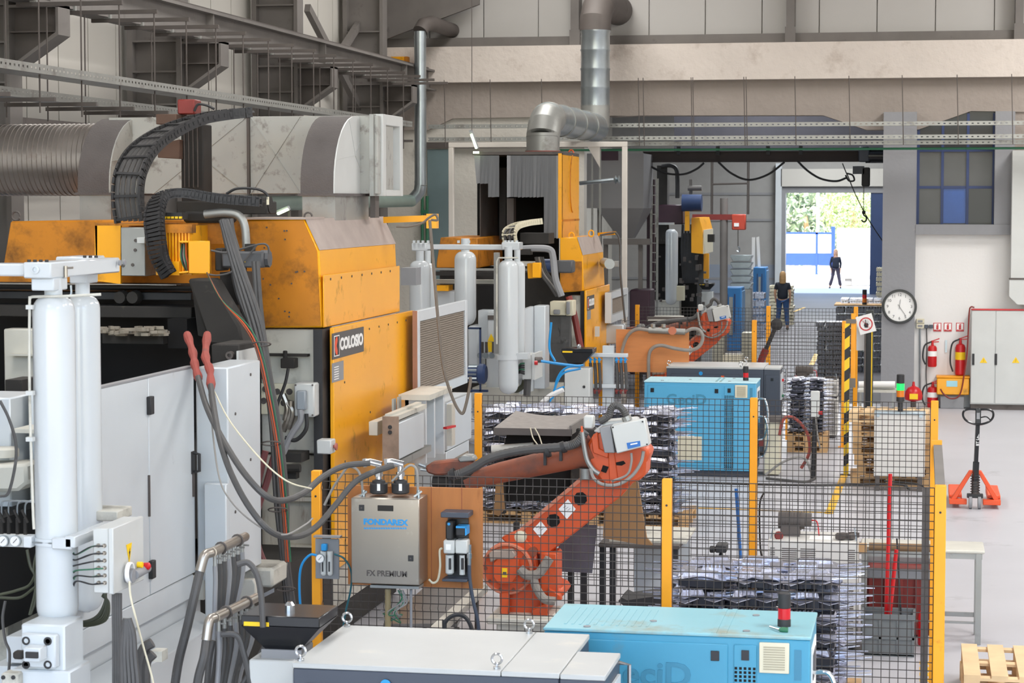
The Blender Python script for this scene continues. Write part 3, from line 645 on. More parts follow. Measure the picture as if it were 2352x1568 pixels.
# --- white front column of the fixed platen, rust stains
wc = part('platen_front', boxY(MB(), 598, 755, 735, 1042, Y1+.02, 2.2), 'white_dirty', M1, 'smoke-stained white platen', bevel=.01)
part('platen_low', boxY(MB(), 598, 1043, 735, 1600, Y1+.05, 2.2), 'white_stain', M1, 'white platen foot with rust runs', bevel=.01)
for y_ in (1140, 1250): part('crossrib', boxY(MB(), 640, y_, 735, y_+12, Y1-.05, .1), 'white_stain', M1)
part('ledge', boxY(MB(), 610, 812, 706, 819, Y1-.06, .08), 'soot', M1)
part('ledge_left', boxY(MB(), 20, 812, 95, 818, 17.0, .3), 'white_dirty', M1)
part('left_plate', boxY(MB(), 8, 755, 100, 1000, 17.1, .2), 'white_dirty', M1, bevel=.01)
part('limit_switch', boxY(MB(), 644, 823, 676, 846, Y1-.15, .12).cyl(onY(655, 805, Y1-.1), onY(655, 825, Y1-.1), .02, n=10), 'soot', M1, bevel=.006)
part('socket_panel', boxY(MB(), 590, 880, 682, 952, Y1-.02, .03), 'cream', M1)
sk = MB()
for x_, y_ in ((610, 893), (637, 899), (665, 899), (652, 925), (664, 925), (606, 920)): sk.lathe(onY(x_, y_, Y1-.02), [(.028, 0), (.028, -.012), (.018, -.012), (.018, -.004)], 12, 'Y')
part('socket', sk, 'steel_dark', M1, stuff=True)
sw = part('switch_box', boxY(MB(), 675, 880, 722, 958, Y1-.25, .22), 'grey_light', M1, 'light grey isolator box', bevel=.012)
part('switch_cover', boxY(MB(), 680, 897, 701, 942, Y1-.32, .07), mat('bluish_grey_plastic', '#8C9399', .45, var=.05), sw, bevel=.01)
q = MB(); bolts(q, [onY(x_, y_, Y1-.25) for x_, y_ in ((679, 884), (718, 884), (718, 953), (692, 955))], .008); part('screw', q, 'steel_dark', sw, stuff=True)
sb = part('push_button_box', boxY(MB(), 727, 1010, 760, 1043, Y1-.7, .15), 'grey_light', M1, 'small white emergency stop box', bevel=.008)
part('button', MB().lathe(onX(0, 0, 1) if 0 else V((onY(760, 1026, Y1-.65).x, Y1-.62, onY(760, 1026, Y1-.65).z)), [(.012, 0), (.012, .03), (.03, .03), (.03, .045)], 12, 'X'), mat('faded_red_button', '#B06458', .5), sb)
for k, (P, r, mt) in enumerate((([(690, 940), (690, 965), (668, 1000), (650, 1040)], .03, 'grey_mid'), ([(704, 950), (703, 985), (680, 1010), (655, 1005)], .018, 'black'), ([(662, 846), (655, 880), (640, 920), (635, 940)], .014, 'black'))):
    part('conduit', MB().hose([onY(x, y, Y1-.3) for x, y in P], r, 8), mt, M1)
q = MB()
for P in ([(650, 905), (660, 935), (655, 965)], [(668, 920), (665, 950), (650, 990)], [(658, 925), (672, 945), (662, 985)]): q.hose([onY(x, y, Y1-.15) for x, y in P], .028, 8)
part('coupling', q, 'stainless', M1, stuff=True)
q = boxY(MB(), 640, 1040, 692, 1062, Y1-.3, .25).cyl(onY(648, 1075, Y1-.3), onY(690, 1075, Y1-.3), .035, n=10); boxY(q, 655, 1085, 680, 1100, Y1-.25, .1)
part('valve_group', q, 'soot', M1, stuff=True)
# dark strip painting in the shade of the gap, big orange side panel with logo plate
Xp = XM+.03
part('gap_shade_strip', MB().box(xs_-.06, xs_+.02, Y1-.1, Y1+.2, .3, onY(740, 755, Y1).z), 'black', M1)
sp_t = onX(760, 752, Xp).z; ya = onX(758, 900, Xp).y; yb = onX(944, 900, Xp).y
sp = part('side_panel', MB().prism([V((Xp, ya, sp_t)), V((Xp, yb, sp_t)), V((Xp, yb, onX(943, 1180, Xp).z)), V((Xp, ya, onX(762, 1310, Xp).z))], (.035, 0, 0)), 'orange', M1, 'glossy orange side panel', bevel=.005)
q = MB()
for i in range(8): q.lathe((Xp+.035, ya+.15+i*.36, sp_t-.08), [(.011, 0), (.011, .005)], 6, 'X')
for i in range(5): q.lathe((Xp+.035, ya+.35+(i % 2)*.9, sp_t-.5-i*.35), [(.011, 0), (.011, .005)], 6, 'X')
part('rivet', q, 'steel_dark', sp, stuff=True)
def logo_plate(T, X, p0, p1, z0, z1, tag_=''):
    lp = part('logo_plate', MB().box(X, X+.008, p0, p1, z0, z1), mat('grey_brown_plate'+tag_, '#4E4A48', .45, var=.05), T, 'dark plate with white lettering', bevel=.002)
    h = z1-z0; w_ = p1-p0; sx = X+.009
    q = MB().box(sx, sx+.002, p0+.04*w_, p0+.2*w_, z0+.1*h, z0+.9*h); part('emblem_field', q, 'sign', lp)
    q = MB().box(sx+.002, sx+.004, p0+.055*w_, p0+.185*w_, z0+.14*h, z0+.86*h); part('emblem_dark', q, 'black', lp)
    cy = p0+.1*w_; cz = (z0+z1)/2; P = []
    for k in range(9): a_ = math.pi/2 + k*math.pi/8; P.append(V((sx+.004, cy+.02*w_+math.cos(a_)*.075*w_, cz+math.sin(a_)*.36*h)))
    P += [V((sx+.004, cy+.03*w_, cz-.2*h)), V((sx+.004, cy-.0*w_, cz)), V((sx+.004, cy+.03*w_, cz+.2*h))]
    part('emblem_red', MB().prism(P, (.002, 0, 0)), mat('orange_red_ink'+tag_, '#E0502A', .5, var=.03), lp)
    text('lettering', 'COLOSIO', 'sign', lp, (sx, p0+.59*w_, cz), (0, 1, 0), (0, 0, 1), h*.62, .002, h*.03, xs=w_*.74/(h*.62*4.35))
    return lp
ly0, ly1 = onX(762, 800, Xp+.035).y, onX(834, 800, Xp+.035).y
logo_plate(M1, Xp+.035, ly0, ly1, onX(762, 826, Xp+.035).z, onX(762, 766, Xp+.035).z)
np_ = part('notice_plate', MB().box(Xp+.035, Xp+.041, ly0, onX(779, 850, Xp).y, onX(762, 876, Xp).z, onX(762, 832, Xp).z), 'grey_mid', M1, 'small grey notice plate')
q = MB()
for i in range(6): z = onX(762, 842+i*5.5, Xp).z; q.box(Xp+.041, Xp+.043, ly0+.05, ly0+.2, z-.005, z+.003)
part('print', q, 'sign', np_, stuff=True)
part('platen_side', MB().box(-6.5, XM-.02, Y1+.3, yE-.1, .3, sp_t), 'white_dirty', M1)
part('under_frame', MB().box(-8.5, XM-.05, 15.6, yE, .02, .9), 'soot', M1)
# --- orange arm on the top right corner with hanging cable
ja, jb = onX(905, 505, XM), PD(1005, 497, 20.8)
jb = V((jb.x, ja.y, ja.z+.02)); jb.x = onY(1005, 505, ja.y).x
jibm = part('outrigger', MB().bar(V((ja.x-.1, ja.y, ja.z)), jb, .06, .06).box(jb.x-.1, jb.x, ja.y-.05, ja.y+.05, ja.z-.08, ja.z+.06), 'orange', M1, 'orange cable arm')
part('hanging_cable', MB().hose(PDs([(910, 520), (940, 520), (970, 512), (985, 500), (1000, 493), (1005, 505), (990, 505)], 19.6), .012, 6).hose(PDs([(987, 505), (995, 600), (1005, 720), (1018, 840), (1040, 915), (1060, 949), (1070, 930), (1080, 880), (1080, 865)], 19.55), .014, 6), mat('brown_grey_cable', '#6b6258', .6), jibm)
# ---------------- gas cylinders with manifold
def cylinder_body(px_, D, rpx, yt, yb):
    r = rpx*D/FPX; c = PD(px_, yt, D); c2 = PD(px_, yb, D); zt_, zb_ = c.z, c2.z; H = zt_-zb_
    pr = [(.02, 0), (r*.2, 0), (r*.3, r*.08)]
    for k in range(7): a_ = k/6*math.pi/2; pr.append((r*(.3+.7*math.sin(a_)), r*.08 + r*.95*(1-math.cos(a_))))
    for k in range(7): a_ = k/6*math.pi/2; pr.append((r*(.35+.65*math.cos(a_)), H - r*.75 + r*.75*math.sin(a_)))
    pr.append((r*.33, H))
    return c2, r, pr, zt_
c2, r1, pr, zt1 = cylinder_body(133, 12.4, 48, 676, 1438)
AC = thing('gas_accumulator', 'pair of tall glossy white gas cylinders under a white manifold at the far left', 'gas cylinder', (c2.x, c2.y, c2.z))
part('cylinder', MB().lathe(c2, pr, 36), 'gloss', AC, 'front cylinder', ang=.9)
c3, r2, pr2, zt2 = cylinder_body(199, 13.2, 39, 676, 1405)
part('cylinder', MB().lathe(c3, pr2, 32), 'gloss', AC, 'rear cylinder', ang=.9)
for c, r in ((c2, r1), (c3, r2)): part('neck', MB().cyl((c.x, c.y, zt1-.03), (c.x, c.y, zt1+.09), r*.42, n=20), 'white', AC)
a, b, z0, z1 = fr(84, 612, 148, 641, 12.15-.0)
part('manifold_block', MB().box(c2.x-.12, c2.x+.045, c2.y-.14, c3.y+.14, zt1+.1, zt1+.19), 'gloss', AC, bevel=.008)
part('manifold_block', MB().box(c3.x-.12, c3.x+.06, c3.y-.12, c3.y+.22, zt1+.105, zt1+.2), 'gloss', AC, bevel=.008)
part('manifold_foot', MB().box(c2.x-.09, c2.x+.045, c2.y-.1, c2.y+.1, zt1+.03, zt1+.1), 'white', AC, bevel=.006); part('manifold_foot', MB().box(c3.x-.05, c3.x+.06, c3.y-.08, c3.y+.1, zt1+.04, zt1+.1), 'white', AC, bevel=.006)
part('manifold_bar', MB().box(c2.x-1.2, c2.x-.12, c2.y-.1, c2.y+.1, zt1+.11, zt1+.18), 'gloss', AC, bevel=.01)
part('port', MB().lathe((c2.x-.045, c2.y-.14, zt1+.15), [(.022, 0), (.024, -.01), (.014, -.012), (.012, -.002)], 16, 'Y'), 'white', AC)
q = MB()
for i in range(3): q.lathe((c2.x+.06 if i else c3.x+.06, c3.y+.0+i*.08, zt1+.16), [(.016, 0), (.018, .012), (.008, .012)], 12, 'X')
part('port_plug', q, 'grey_mid', AC, stuff=True)
for i in range(7):
    p = V((c2.x-.1+.035*(i % 4)+(.11 if i > 3 else 0), c2.y-.1 + .1*(i//4) + (.45 if i > 3 else 0), zt1+(.19 if i < 4 else .2)))
    part('bolt_head', MB().cyl(p, p+V((0, 0, .014)), .011, n=8), 'black', AC)
part('valve', MB().cyl((c2.x+.055, c2.y+.05, zt1+.1), (c2.x+.055, c2.y+.05, zt1+.165), .012, n=8).cyl((c2.x+.02, c2.y+.05, zt1+.15), (c2.x+.1, c2.y+.05, zt1+.155), .007, n=6), 'stainless', AC)
pz = zt1+.035
part('gas_pipe', MB().hose(PDs([(163, 655), (163, 676), (150, 680)], 12.25), .006, 6), 'galv', AC)
part('gas_pipe', MB().tube(spline(PDs([(232, 676), (150, 680), (84, 681), (71, 684), (68, 700), (68, 900), (75, 1150), (78, 1215)], 12.2), 3), .008, 8), 'white_dirty', AC)
for y_ in (705, 902, 1008): part('pipe_clip', MB().obox(PD(70, y_, 12.2), .02, .02, .012), 'grey_light', AC)
br = PD(133, 1237, 12.4)
part('clamp_band', MB().lathe((c2.x, c2.y, br.z-.02), [(r1+.004, 0), (r1+.012, .0), (r1+.012, .04), (r1+.004, .04)], 32), 'white', AC)
part('clamp_bracket', MB().box(c2.x-r1-.03, c2.x-r1+.02, c2.y-.13, c2.y-.04, br.z-.03, br.z+.035).box(c2.x+.03, c2.x+r1+.03, c2.y-r1-.03, c2.y-.05, br.z-.03, br.z+.035).box(c2.x+r1-.01, c2.x+r1+.05, c2.y-r1-.03, c2.y+.4, br.z-.02, br.z+.045), 'gloss', AC, bevel=.006)
part('clamp_screw', MB().cyl((c2.x-r1-.01, c2.y-.11, br.z), (c2.x+.1, c2.y-.14, br.z), .005, n=6), 'galv', AC)
part('rear_bracket', MB().box(c3.x-r2, c3.x+r2+.12, c3.y-.05, c3.y+.2, br.z-.0, br.z+.06), 'white_dirty', AC, bevel=.006)
# ---------------- junction box with cable glands
Yj = PD(213, 1290, 12.25).y
a, b, z0, z1 = fr(213, 1213, 258, 1363, Yj)
yj2 = onX(326, 1290, b).y
JB = thing('junction_box', 'pale grey junction box with yellow warning triangle and row of cable glands', 'electrical box', (b, Yj, z0))
part('housing', MB().box(a, b-.02, Yj, yj2, z0, z1), 'grey_light', JB, bevel=.006)
part('lid', MB().box(b-.02, b+.01, Yj-.004, yj2+.004, z0-.004, z1+.004), 'grey_light', JB, bevel=.005)
for i in range(6):
    for j in range(2):
        p = V((a+(b-a)*(.3+.32*j), Yj, z1-(z1-z0)*(.26+.115*i)))
        g_ = part('cable_gland', MB().lathe(p, [(.012, 0), (.012, -.008), (.009, -.012), (.009, -.022)], 8, 'Y'), 'stainless', JB)
        part('cable', MB().hose([p+V((0, -.02, 0)), p+V((-.03-.04*j, -.035, -.005)), p+V((-.14-.04*j, .02, -.06+.012*i)), p+V((-.18-.04*j, .06, -.05))], .0045, 5), 'black' if (i+j) % 4 else 'green_p', g_)
def warn_tri(T, c, xd, h, name='warning_sign', mt='yellow'):
    xd = V(xd); n_ = xd.cross(V((0, 0, 1))); c = V(c)
    q = MB().prism([c - xd*h*.5 - V((0,0,h*.45)), c + xd*h*.5 - V((0,0,h*.45)), c + V((0,0,h*.5))], n_*.003); o = part(name, q, mt, T, 'yellow triangle with black flash')
    c = c + n_*.003; s = h*.16
    q = MB().prism([c + xd*s*.4 + V((0,0,s*1.3)), c - xd*s*.6 + V((0,0,-s*.1)), c + xd*s*.05 + V((0,0,-s*.1)), c - xd*s*.2 + V((0,0,-s*1.6)), c + xd*s*.7 + V((0,0,s*.25)), c + xd*s*.1 + V((0,0,s*.25))], n_*.002)
    part('flash', q, 'black', o)
    for u, v in (((-.5, -.45), (.5, -.45)), ((.5, -.45), (0, .5)), ((0, .5), (-.5, -.45))):
        pass
    return o
ym = (Yj+yj2)/2; cz = onX(296, 1270, b+.01).z; yc_ = onX(296, 1270, b+.01).y
c = V((b+.011, yc_, cz)); q = MB().prism([c + V((0, -.045, .055)), c + V((0, .045, .055)), c + V((0, 0, -.06))], (.002, 0, 0)); o_ = part('warning_sign', q, 'yellow', JB, 'yellow triangle pointing down')
part('flash', MB().prism([c+V((.003, .008, .03)), c+V((.003, -.012, 0)), c+V((.003, -.002, 0)), c+V((.003, -.008, -.035)), c+V((.003, .014, .01)), c+V((.003, .004, .01))], (.001, 0, 0)), 'black', o_)
p = onX(300, 1318, b+.02)
pl = part('plug', MB().cyl((b+.01, p.y-.05, p.z), (b+.06, p.y-.05, p.z), .04, n=14).cyl((b+.05, p.y-.02, p.z), (b+.06, p.y+.16, p.z+.01), .028, n=12), 'grey_mid', JB, 'grey plug with coiled white cord')
for k in range(3): part('cord_loop', MB().tube([V((b+.03+k*.008, p.y-.05+.05*math.cos(t_)-.01, p.z+.02+.055*math.sin(t_))) for t_ in [j*math.pi/7 for j in range(15)]], .006, 5), 'sign', pl)
part('red_cap', MB().lathe((b+.06, p.y+.11, p.z+.03), [(.02, 0), (.022, .03), (.01, .04)], 12, 'X'), 'red', JB)
part('yellow_cap', MB().lathe((b+.04, p.y+.06, p.z+.045), [(.018, 0), (.018, .03)], 12, 'X'), 'yellow', JB)
solo('pale_cord', MB().hose(PDs([(297, 1335), (300, 1370), (312, 1420), (328, 1480), (352, 1568), (360, 1640)], 12.1), .006, 6), 'cream', 'thin pale cord hanging from the junction box plug', 'cord')
q = MB()
for k in range(4): q.hose(PDs([(261+k*5, 1362), (261+k*5, 1400), (262+k*5, 1480), (262+k*5, 1620)], 12.35), .012, 6)
solo('cable_bundle', q, 'hose', 'dark cable bundle dropping straight below the junction box', 'cables')
q = MB()
for k in range(6): q.hose(PDs([(244-k*2, 1352+k*3), (240+k*2, 1385), (222+k*4, 1415+k*2), (190, 1427+k*2), (165, 1415)], 12.7), .0075, 6)
solo('cable_bundle', q, mat('olive_black_cable', '#3A3D2C', .5), 'olive black cables looping behind the front gas cylinder foot', 'cables')
# ---------------- valve block at the bottom left
Yv = PD(50, 1500, 12.1).y
a, b, z0, z1 = fr(48, 1432, 150, 1600, Yv)
VB = thing('valve_block', 'white hydraulic valve block with four large bolt holes at the bottom left', 'valve', (a, Yv, .02))
part('body', MB().box(a, b, Yv, onX(193, 1500, b).y, .1, z1), 'white', VB, bevel=.01)
part('foot', MB().box(a-.05, b+.04, Yv-.03, onX(193, 1500, b).y, .02, onY(60, 1535, Yv).z), 'white', VB, bevel=.01)
fb = part('flange_block', boxY(MB(), 48, 1456, 128, 1535, Yv-.06, .06), 'white', VB, bevel=.008)
for x_, y_ in ((60, 1471), (110, 1472), (60, 1526), (110, 1526)): part('bolt_socket', MB().lathe(onY(x_, y_, Yv-.06), [(.023, 0), (.024, -.004), (.014, -.004), (.013, .002)], 16, 'Y'), 'black', fb)
part('pilot_block', boxY(MB(), 53, 1487, 92, 1521, Yv-.16, .1), 'white', VB, bevel=.006)
part('terminal', boxY(MB(), 58, 1497, 86, 1512, Yv-.175, .015), 'black', VB)
part('solenoid', boxY(MB(), 28, 1496, 52, 1515, Yv-.13, .06), 'soot', VB, bevel=.01)
part('small_block', boxY(MB(), 2, 1545, 42, 1640, Yv-.1, .1), 'white_dirty', VB, bevel=.01)
q = MB(); bolts(q, [onY(x_, y_, Yv-.1) for x_, y_ in ((8, 1555), (31, 1555))], .012); part('bolt_head', q, 'black', VB, stuff=True)
# ---------------- injection end at the far left edge
IE = thing('injection_unit', 'white hydraulic unit with pressure gauges cut by the left picture edge', 'hydraulic unit', (-6.2, 13.2, 0))
part('column', boxY(MB(), -80, 912, 27, 1200, 13.3, .5), 'white', IE, bevel=.01)
part('column', boxY(MB(), 64, 900, 90, 1250, 13.5, .5), 'white', IE, bevel=.01)
part('back_plate', boxY(MB(), -80, 1000, 95, 1560, 14.0, .3), 'white_dirty', IE)
part('shelf', boxY(MB(), 28, 985, 85, 995, 13.2, .5), 'white_dirty', IE)
part('dark_cylinder', boxY(MB(), 12, 872, 50, 905, 14.2, .3).cyl(onY(33, 940, 14.2), onY(33, 905, 14.2), .06, n=14), 'soot', IE)
part('rounded_case', MB().prism(PYs([(-60, 1070), (60, 1065), (62, 1110), (40, 1128), (-60, 1130)], 13.0), (0, .3, 0)), 'white_dirty', IE, bevel=.02)
part('flange', MB().lathe(onY(8, 1048, 13.2), [(.1, 0), (.1, .05), (.08, .06)], 24), 'white_dirty', IE)
gp = part('gauge_panel', boxY(MB(), -20, 1226, 64, 1257, 12.3, .04), 'grey_light', IE, bevel=.003)
def gauge(T, c, r, axis='Y'):
    g_ = part('gauge', MB().lathe(c, [(r*.9, 0), (r, -.01), (r, -.025), (r*.86, -.025)], 20, axis), 'galv', T)
    part('gauge_face', MB().lathe(c+V((0, -.026, 0)), [(r*.86, 0), (r*.86, -.001)], 20, axis), 'sign', g_)
    part('needle', MB().bar(c+V((-r*.3, -.029, -r*.3)), c+V((r*.4, -.029, r*.45)), r*.08), 'black', g_)
for x_ in (10, 38): gauge(IE, onY(x_, 1241, 12.3), .035)
for x_ in (4, 20, 40, 58):
    part('valve_stem', MB().cyl(onY(x_, 1230, 12.32), onY(x_, 1190, 12.32), .012, n=8).bar(onY(x_-8, 1170, 12.3), onY(x_+6, 1200, 12.3), .012), 'soot', IE)
    part('tube', MB().hose([onY(x_, 1195, 12.32), onY(x_, 1160, 12.3), onY(x_+10, 1150, 12.3), onY(74, 1152, 12.3)], .006, 6), 'galv', IE)
part('dark_block', boxY(MB(), -40, 1258, 60, 1420, 13.4, .3), 'grey_mid', IE)
part('bolt_plate', boxY(MB(), -20, 1315, 38, 1360, 13.0, .3), 'white_dirty', IE, bevel=.008)
q = MB(); bolts(q, [onY(x_, y_, 13.0) for x_, y_ in ((5, 1328), (28, 1325), (28, 1348), (6, 1350))], .016); part('bolt_head', q, 'black', IE, stuff=True)
part('bulge', MB().lathe(onY(35, 1440, 13.6), [(.12, 0), (.2, .03), (.22, .2), (.2, .25)], 24), 'white_dirty', IE)
part('lower_column', boxY(MB(), -40, 1420, 20, 1640, 13.2, .3), 'white_dirty', IE, bevel=.01)
for i, P in enumerate(([(62, 1262), (70, 1300), (84, 1330), (80, 1380), (70, 1410)], [(90, 1250), (78, 1300), (82, 1350), (68, 1412)], [(0, 1365), (40, 1355), (70, 1340), (92, 1290)], [(0, 1372), (45, 1372), (75, 1352), (92, 1338)], [(0, 920), (20, 960), (35, 1010), (36, 1060), (20, 1130), (0, 1140)], [(12, 1380), (6, 1420), (12, 1470), (22, 1500), (18, 1568)])):
    part('cable', MB().hose(PDs(P, 12.6), .009, 6), K['hose'] if i > 3 else MATS['olive_black_cable'], IE)
# ---------------- hoses with red sleeves, looping over to the control board
HL = thing('heater_hoses', 'two thick grey hoses with reddish sleeves looping from the machine to the fence', 'hose', tuple(PD(455, 870, 15.0)))
for (P, Q_, lab) in (([(430, 768, 15.6), (443, 810, 15.3), (448, 840, 15.1), (457, 872, 15.0)], [(455, 866, 15.0), (475, 935, 14.7), (512, 1010, 14.3), (560, 1085, 14.0), (610, 1138, 13.95), (652, 1149, 14.1), (700, 1130, 14.4), (740, 1096, 14.6), (790, 1070, 14.75), (850, 1063, 14.75)], 'upper'),
                  ([(476, 768, 15.6), (472, 820, 15.2), (482, 850, 15.05), (485, 893, 14.9)], [(484, 885, 14.9), (490, 930, 14.7), (505, 1010, 14.3), (532, 1090, 14.1), (575, 1168, 13.95), (625, 1222, 13.95), (680, 1232, 14.2), (726, 1210, 14.5), (770, 1160, 14.75), (812, 1110, 14.85), (852, 1086, 14.85), (905, 1068, 14.85)], 'lower')):
    sl = spline(PDs(P), 4); rr = [.028+.006*math.sin(i*1.9) for i in range(len(sl))]
    h_ = part('hose', MB().hose(PDs(Q_), .021, 10), 'hose', HL, lab + ' hose'); part('sleeve', MB().tube(sl, rr, 10), 'redhose', h_, 'reddish heat sleeve')
solo('thin_cable', MB().hose(PDs([(492, 898, 14.9), (530, 970, 14.6), (600, 1055, 14.2), (660, 1105, 14.1), (715, 1122, 14.3)], 14.5), .0055, 6), 'cream', 'thin pale cable from the red sleeves across to the yellow post', 'cable')
solo('thin_cable', MB().hose(PDs([(480, 905, 14.9), (500, 1080, 14.4), (530, 1150, 14.2), (590, 1205, 14.0), (650, 1228, 14.0), (700, 1205, 14.2), (718, 1190, 14.3)], 14.5), .006, 6), 'hose_l', 'thin grey cable hanging below the two thick hoses', 'cable')
# cable bundle running down the platen
CB = thing('cable_loom', 'thick loom of dark cables with orange and green wires hanging down the machine front', 'cables', tuple(PD(600, 800, 16.3)))
base = [(512, 505), (540, 600), (585, 740), (612, 860), (632, 990), (644, 1140), (652, 1280), (668, 1420)]
for k in range(9):
    P = [(x+(k-4)*(1.4+.8*(i % 3))+(4 if k > 6 else 0), y) for i, (x, y) in enumerate(base)]
    part('cable', MB().hose(PDs(P, 16.3+.03*(k % 3)), .014+.003*(k % 2), 6), 'hose', CB)
for k, (c_, dx) in enumerate((('robot', 2), ('green_p', 8), ('robot_dirty', -3))):
    P = [(475, 625), (510, 690), (560, 745), (590, 800), (612, 890), (634, 1010), (650, 1150), (660, 1290)]
    part('thin_wire', MB().hose([PD(x+dx*(1 if y > 700 else 0), y, 16.15) for x, y in P], .0055, 5), c_, CB)
for y_ in (790, 1018, 1170, 1352): x_ = 600+(y_-790)*.1; part('strap', MB().tube([PD(x_+22*math.cos(a_), y_+5*math.sin(a_), 16.12 + .05*math.sin(a_)) for a_ in [j*math.pi/6 for j in range(12)]]+[PD(x_+22, y_, 16.12)], .006, 5), 'steel_dark', CB)
q = MB()
for dx in (0, 8): q.hose(PDs([(583+dx, 600), (590+dx, 700), (600+dx, 790), (606+dx, 870)], 16.8), .02, 8)
part('cable', q, 'hose', CB)
for k, P in enumerate(([(610, 1035), (590, 1120), (570, 1200), (575, 1260), (596, 1310)], [(630, 1045), (612, 1110), (590, 1180), (592, 1250), (612, 1305)])):
    part('red_hose', MB().hose(PDs(P, 16.6), .026, 8), 'maroon' if 0 else mat('dark_red_hose%d' % k, '#6E3B3C', .5, var=.15), CB)
# ---------------- steel manifolds with hanging hoses
def manifold(P, D, lab, nh, drop, elbow_h):
    T = thing('hose_manifold', lab, 'pipe manifold', tuple(PD(P[1][0], P[1][1], D)))
    a = PD(P[1][0], P[1][1], D); b = PD(P[2][0], P[2][1], D+.9)
    part('pipe', MB().tube([a, b], .03, 14), 'stainless', T)
    e = PD(P[0][0], P[0][1], D-.05)
    part('elbow', MB().hose([a, PD((P[0][0]+P[1][0])/2-3, P[1][1]+8, D-.03), e], .03, 12), 'stainless', T)
    part('big_hose', MB().hose([e] + PDs(elbow_h, D-.1), .027, 10), 'hose', T)
    for k in range(2): c = a.lerp(b, .25+.5*k); part('u_clamp', MB().tube([c+V((0, .036*math.cos(t_)*0, 0))+V((.0, .0, 0))+V((.036*math.cos(t_), 0, .036*math.sin(t_))) for t_ in [j*math.pi/6 for j in range(13)]], .006, 5), 'steel_dark', T)
    for k in range(nh):
        c = a.lerp(b, (k+.6)/(nh+.3))
        vv = part('tap', MB().cyl(c, c+V((0, 0, -.09)), .013, n=8).cyl(c+V((0,0,-.045)), c+V((.045, 0, -.045)), .006, n=6), 'galv_dull', T)
        s_ = drop; c0_ = c+V((0, 0, -.09))
        part('hose', MB().hose([c0_, c0_+V((0, 0, -.15)), c0_+V((-.02-.01*k, -.02, -s_*.5)), c0_+V((-.1+.02*(k % 3), -.1, -s_))], .015, 7), 'hose' if k % 3 else 'grey_mid', T)
    return T
manifold([(459, 1312), (487, 1268), (563, 1232)], 13.0, 'upper stainless pipe manifold with taps and a row of hanging grey hoses', 7, 1.1, [(446, 1370), (430, 1440), (410, 1520), (398, 1600)])
manifold([(474, 1470), (494, 1418), (588, 1372)], 12.6, 'lower stainless pipe manifold with taps and hanging hoses', 7, .8, [(468, 1510), (455, 1560), (445, 1640)])
for k, (P, lab) in enumerate((([(545, 1296), (570, 1292), (590, 1320), (600, 1370), (604, 1440)], 'grey hose bending down from the upper manifold end'), ([(508, 1456), (545, 1460), (560, 1500), (575, 1568), (580, 1640)], 'grey hose bending down from the lower manifold end'),
                  ([(490, 1470), (480, 1520), (470, 1640)], 'short hose straight below the lower manifold'), ([(630, 1440), (600, 1500), (540, 1600)], 'dark hose slanting behind the black hopper'))):
    solo('loose_hose', MB().hose(PDs(P, 12.55+.1*k), .018, 8), 'hose', lab, 'hose')
q = MB()
for k in range(5): q.hose(PDs([(288+k*2, 1420), (282+k*6, 1455), (278+k*8, 1500+k*2), (280+k*9, 1570), (280+k*9, 1640)], 12.0), .016, 7)
solo('cable_bundle', q, 'hose', 'group of grey hoses coming out of the skirt hole beside the gas cylinders', 'cables')
for k, P in enumerate(([(350, 1475), (330, 1490), (322, 1530), (326, 1640)], [(352, 1500), (336, 1520), (334, 1568), (340, 1640)])): solo('bent_hose', MB().hose(PDs(P, 12.2), .03, 10), 'hose', 'thick ribbed grey hose bending down at the skirt bracket, ' + ('left one' if k == 0 else 'right one'), 'hose')
part('hose_bracket', boxY(MB(), 345, 1495, 372, 1520, PD(345, 1500, 12.5).y, .1), 'white_dirty', M1)
# ---------------- sprayer robot on top: column, drag chains, servo motors
SP = thing('spray_unit', 'grimy spray unit with cable chains and servo motors on top of the big machine', 'spray unit', tuple(onY(435, 500, 18.3)))
part('column', boxY(MB(), 415, 285, 468, 500, 18.6, .25), 'soot', SP, 'blackened guide column', bevel=.01)
q = MB()
for x_ in (422, 432, 442, 452): boxY(q, x_, 290, x_+3, 430, 18.58, .03)
part('guide', q, 'steel_dark', SP)
part('red_cap', boxY(MB(), 407, 228, 446, 262, 18.6, .2), 'red_dark', SP, 'dull red box on the column top', bevel=.01)
part('rust_box', boxY(MB(), 358, 262, 405, 285, 18.5, .3).prism(PYs([(362, 330), (412, 320), (412, 365), (362, 362)], 18.5), (0, .25, 0)), mat('rusty_brown_sheet', '#5a4438', .8, var=.25), SP, bevel=.005)
part('top_cable', MB().hose([onY(x, y, 18.4) for x, y in ((446, 255), (455, 240), (475, 242), (492, 250))], .012, 6), 'black', SP)
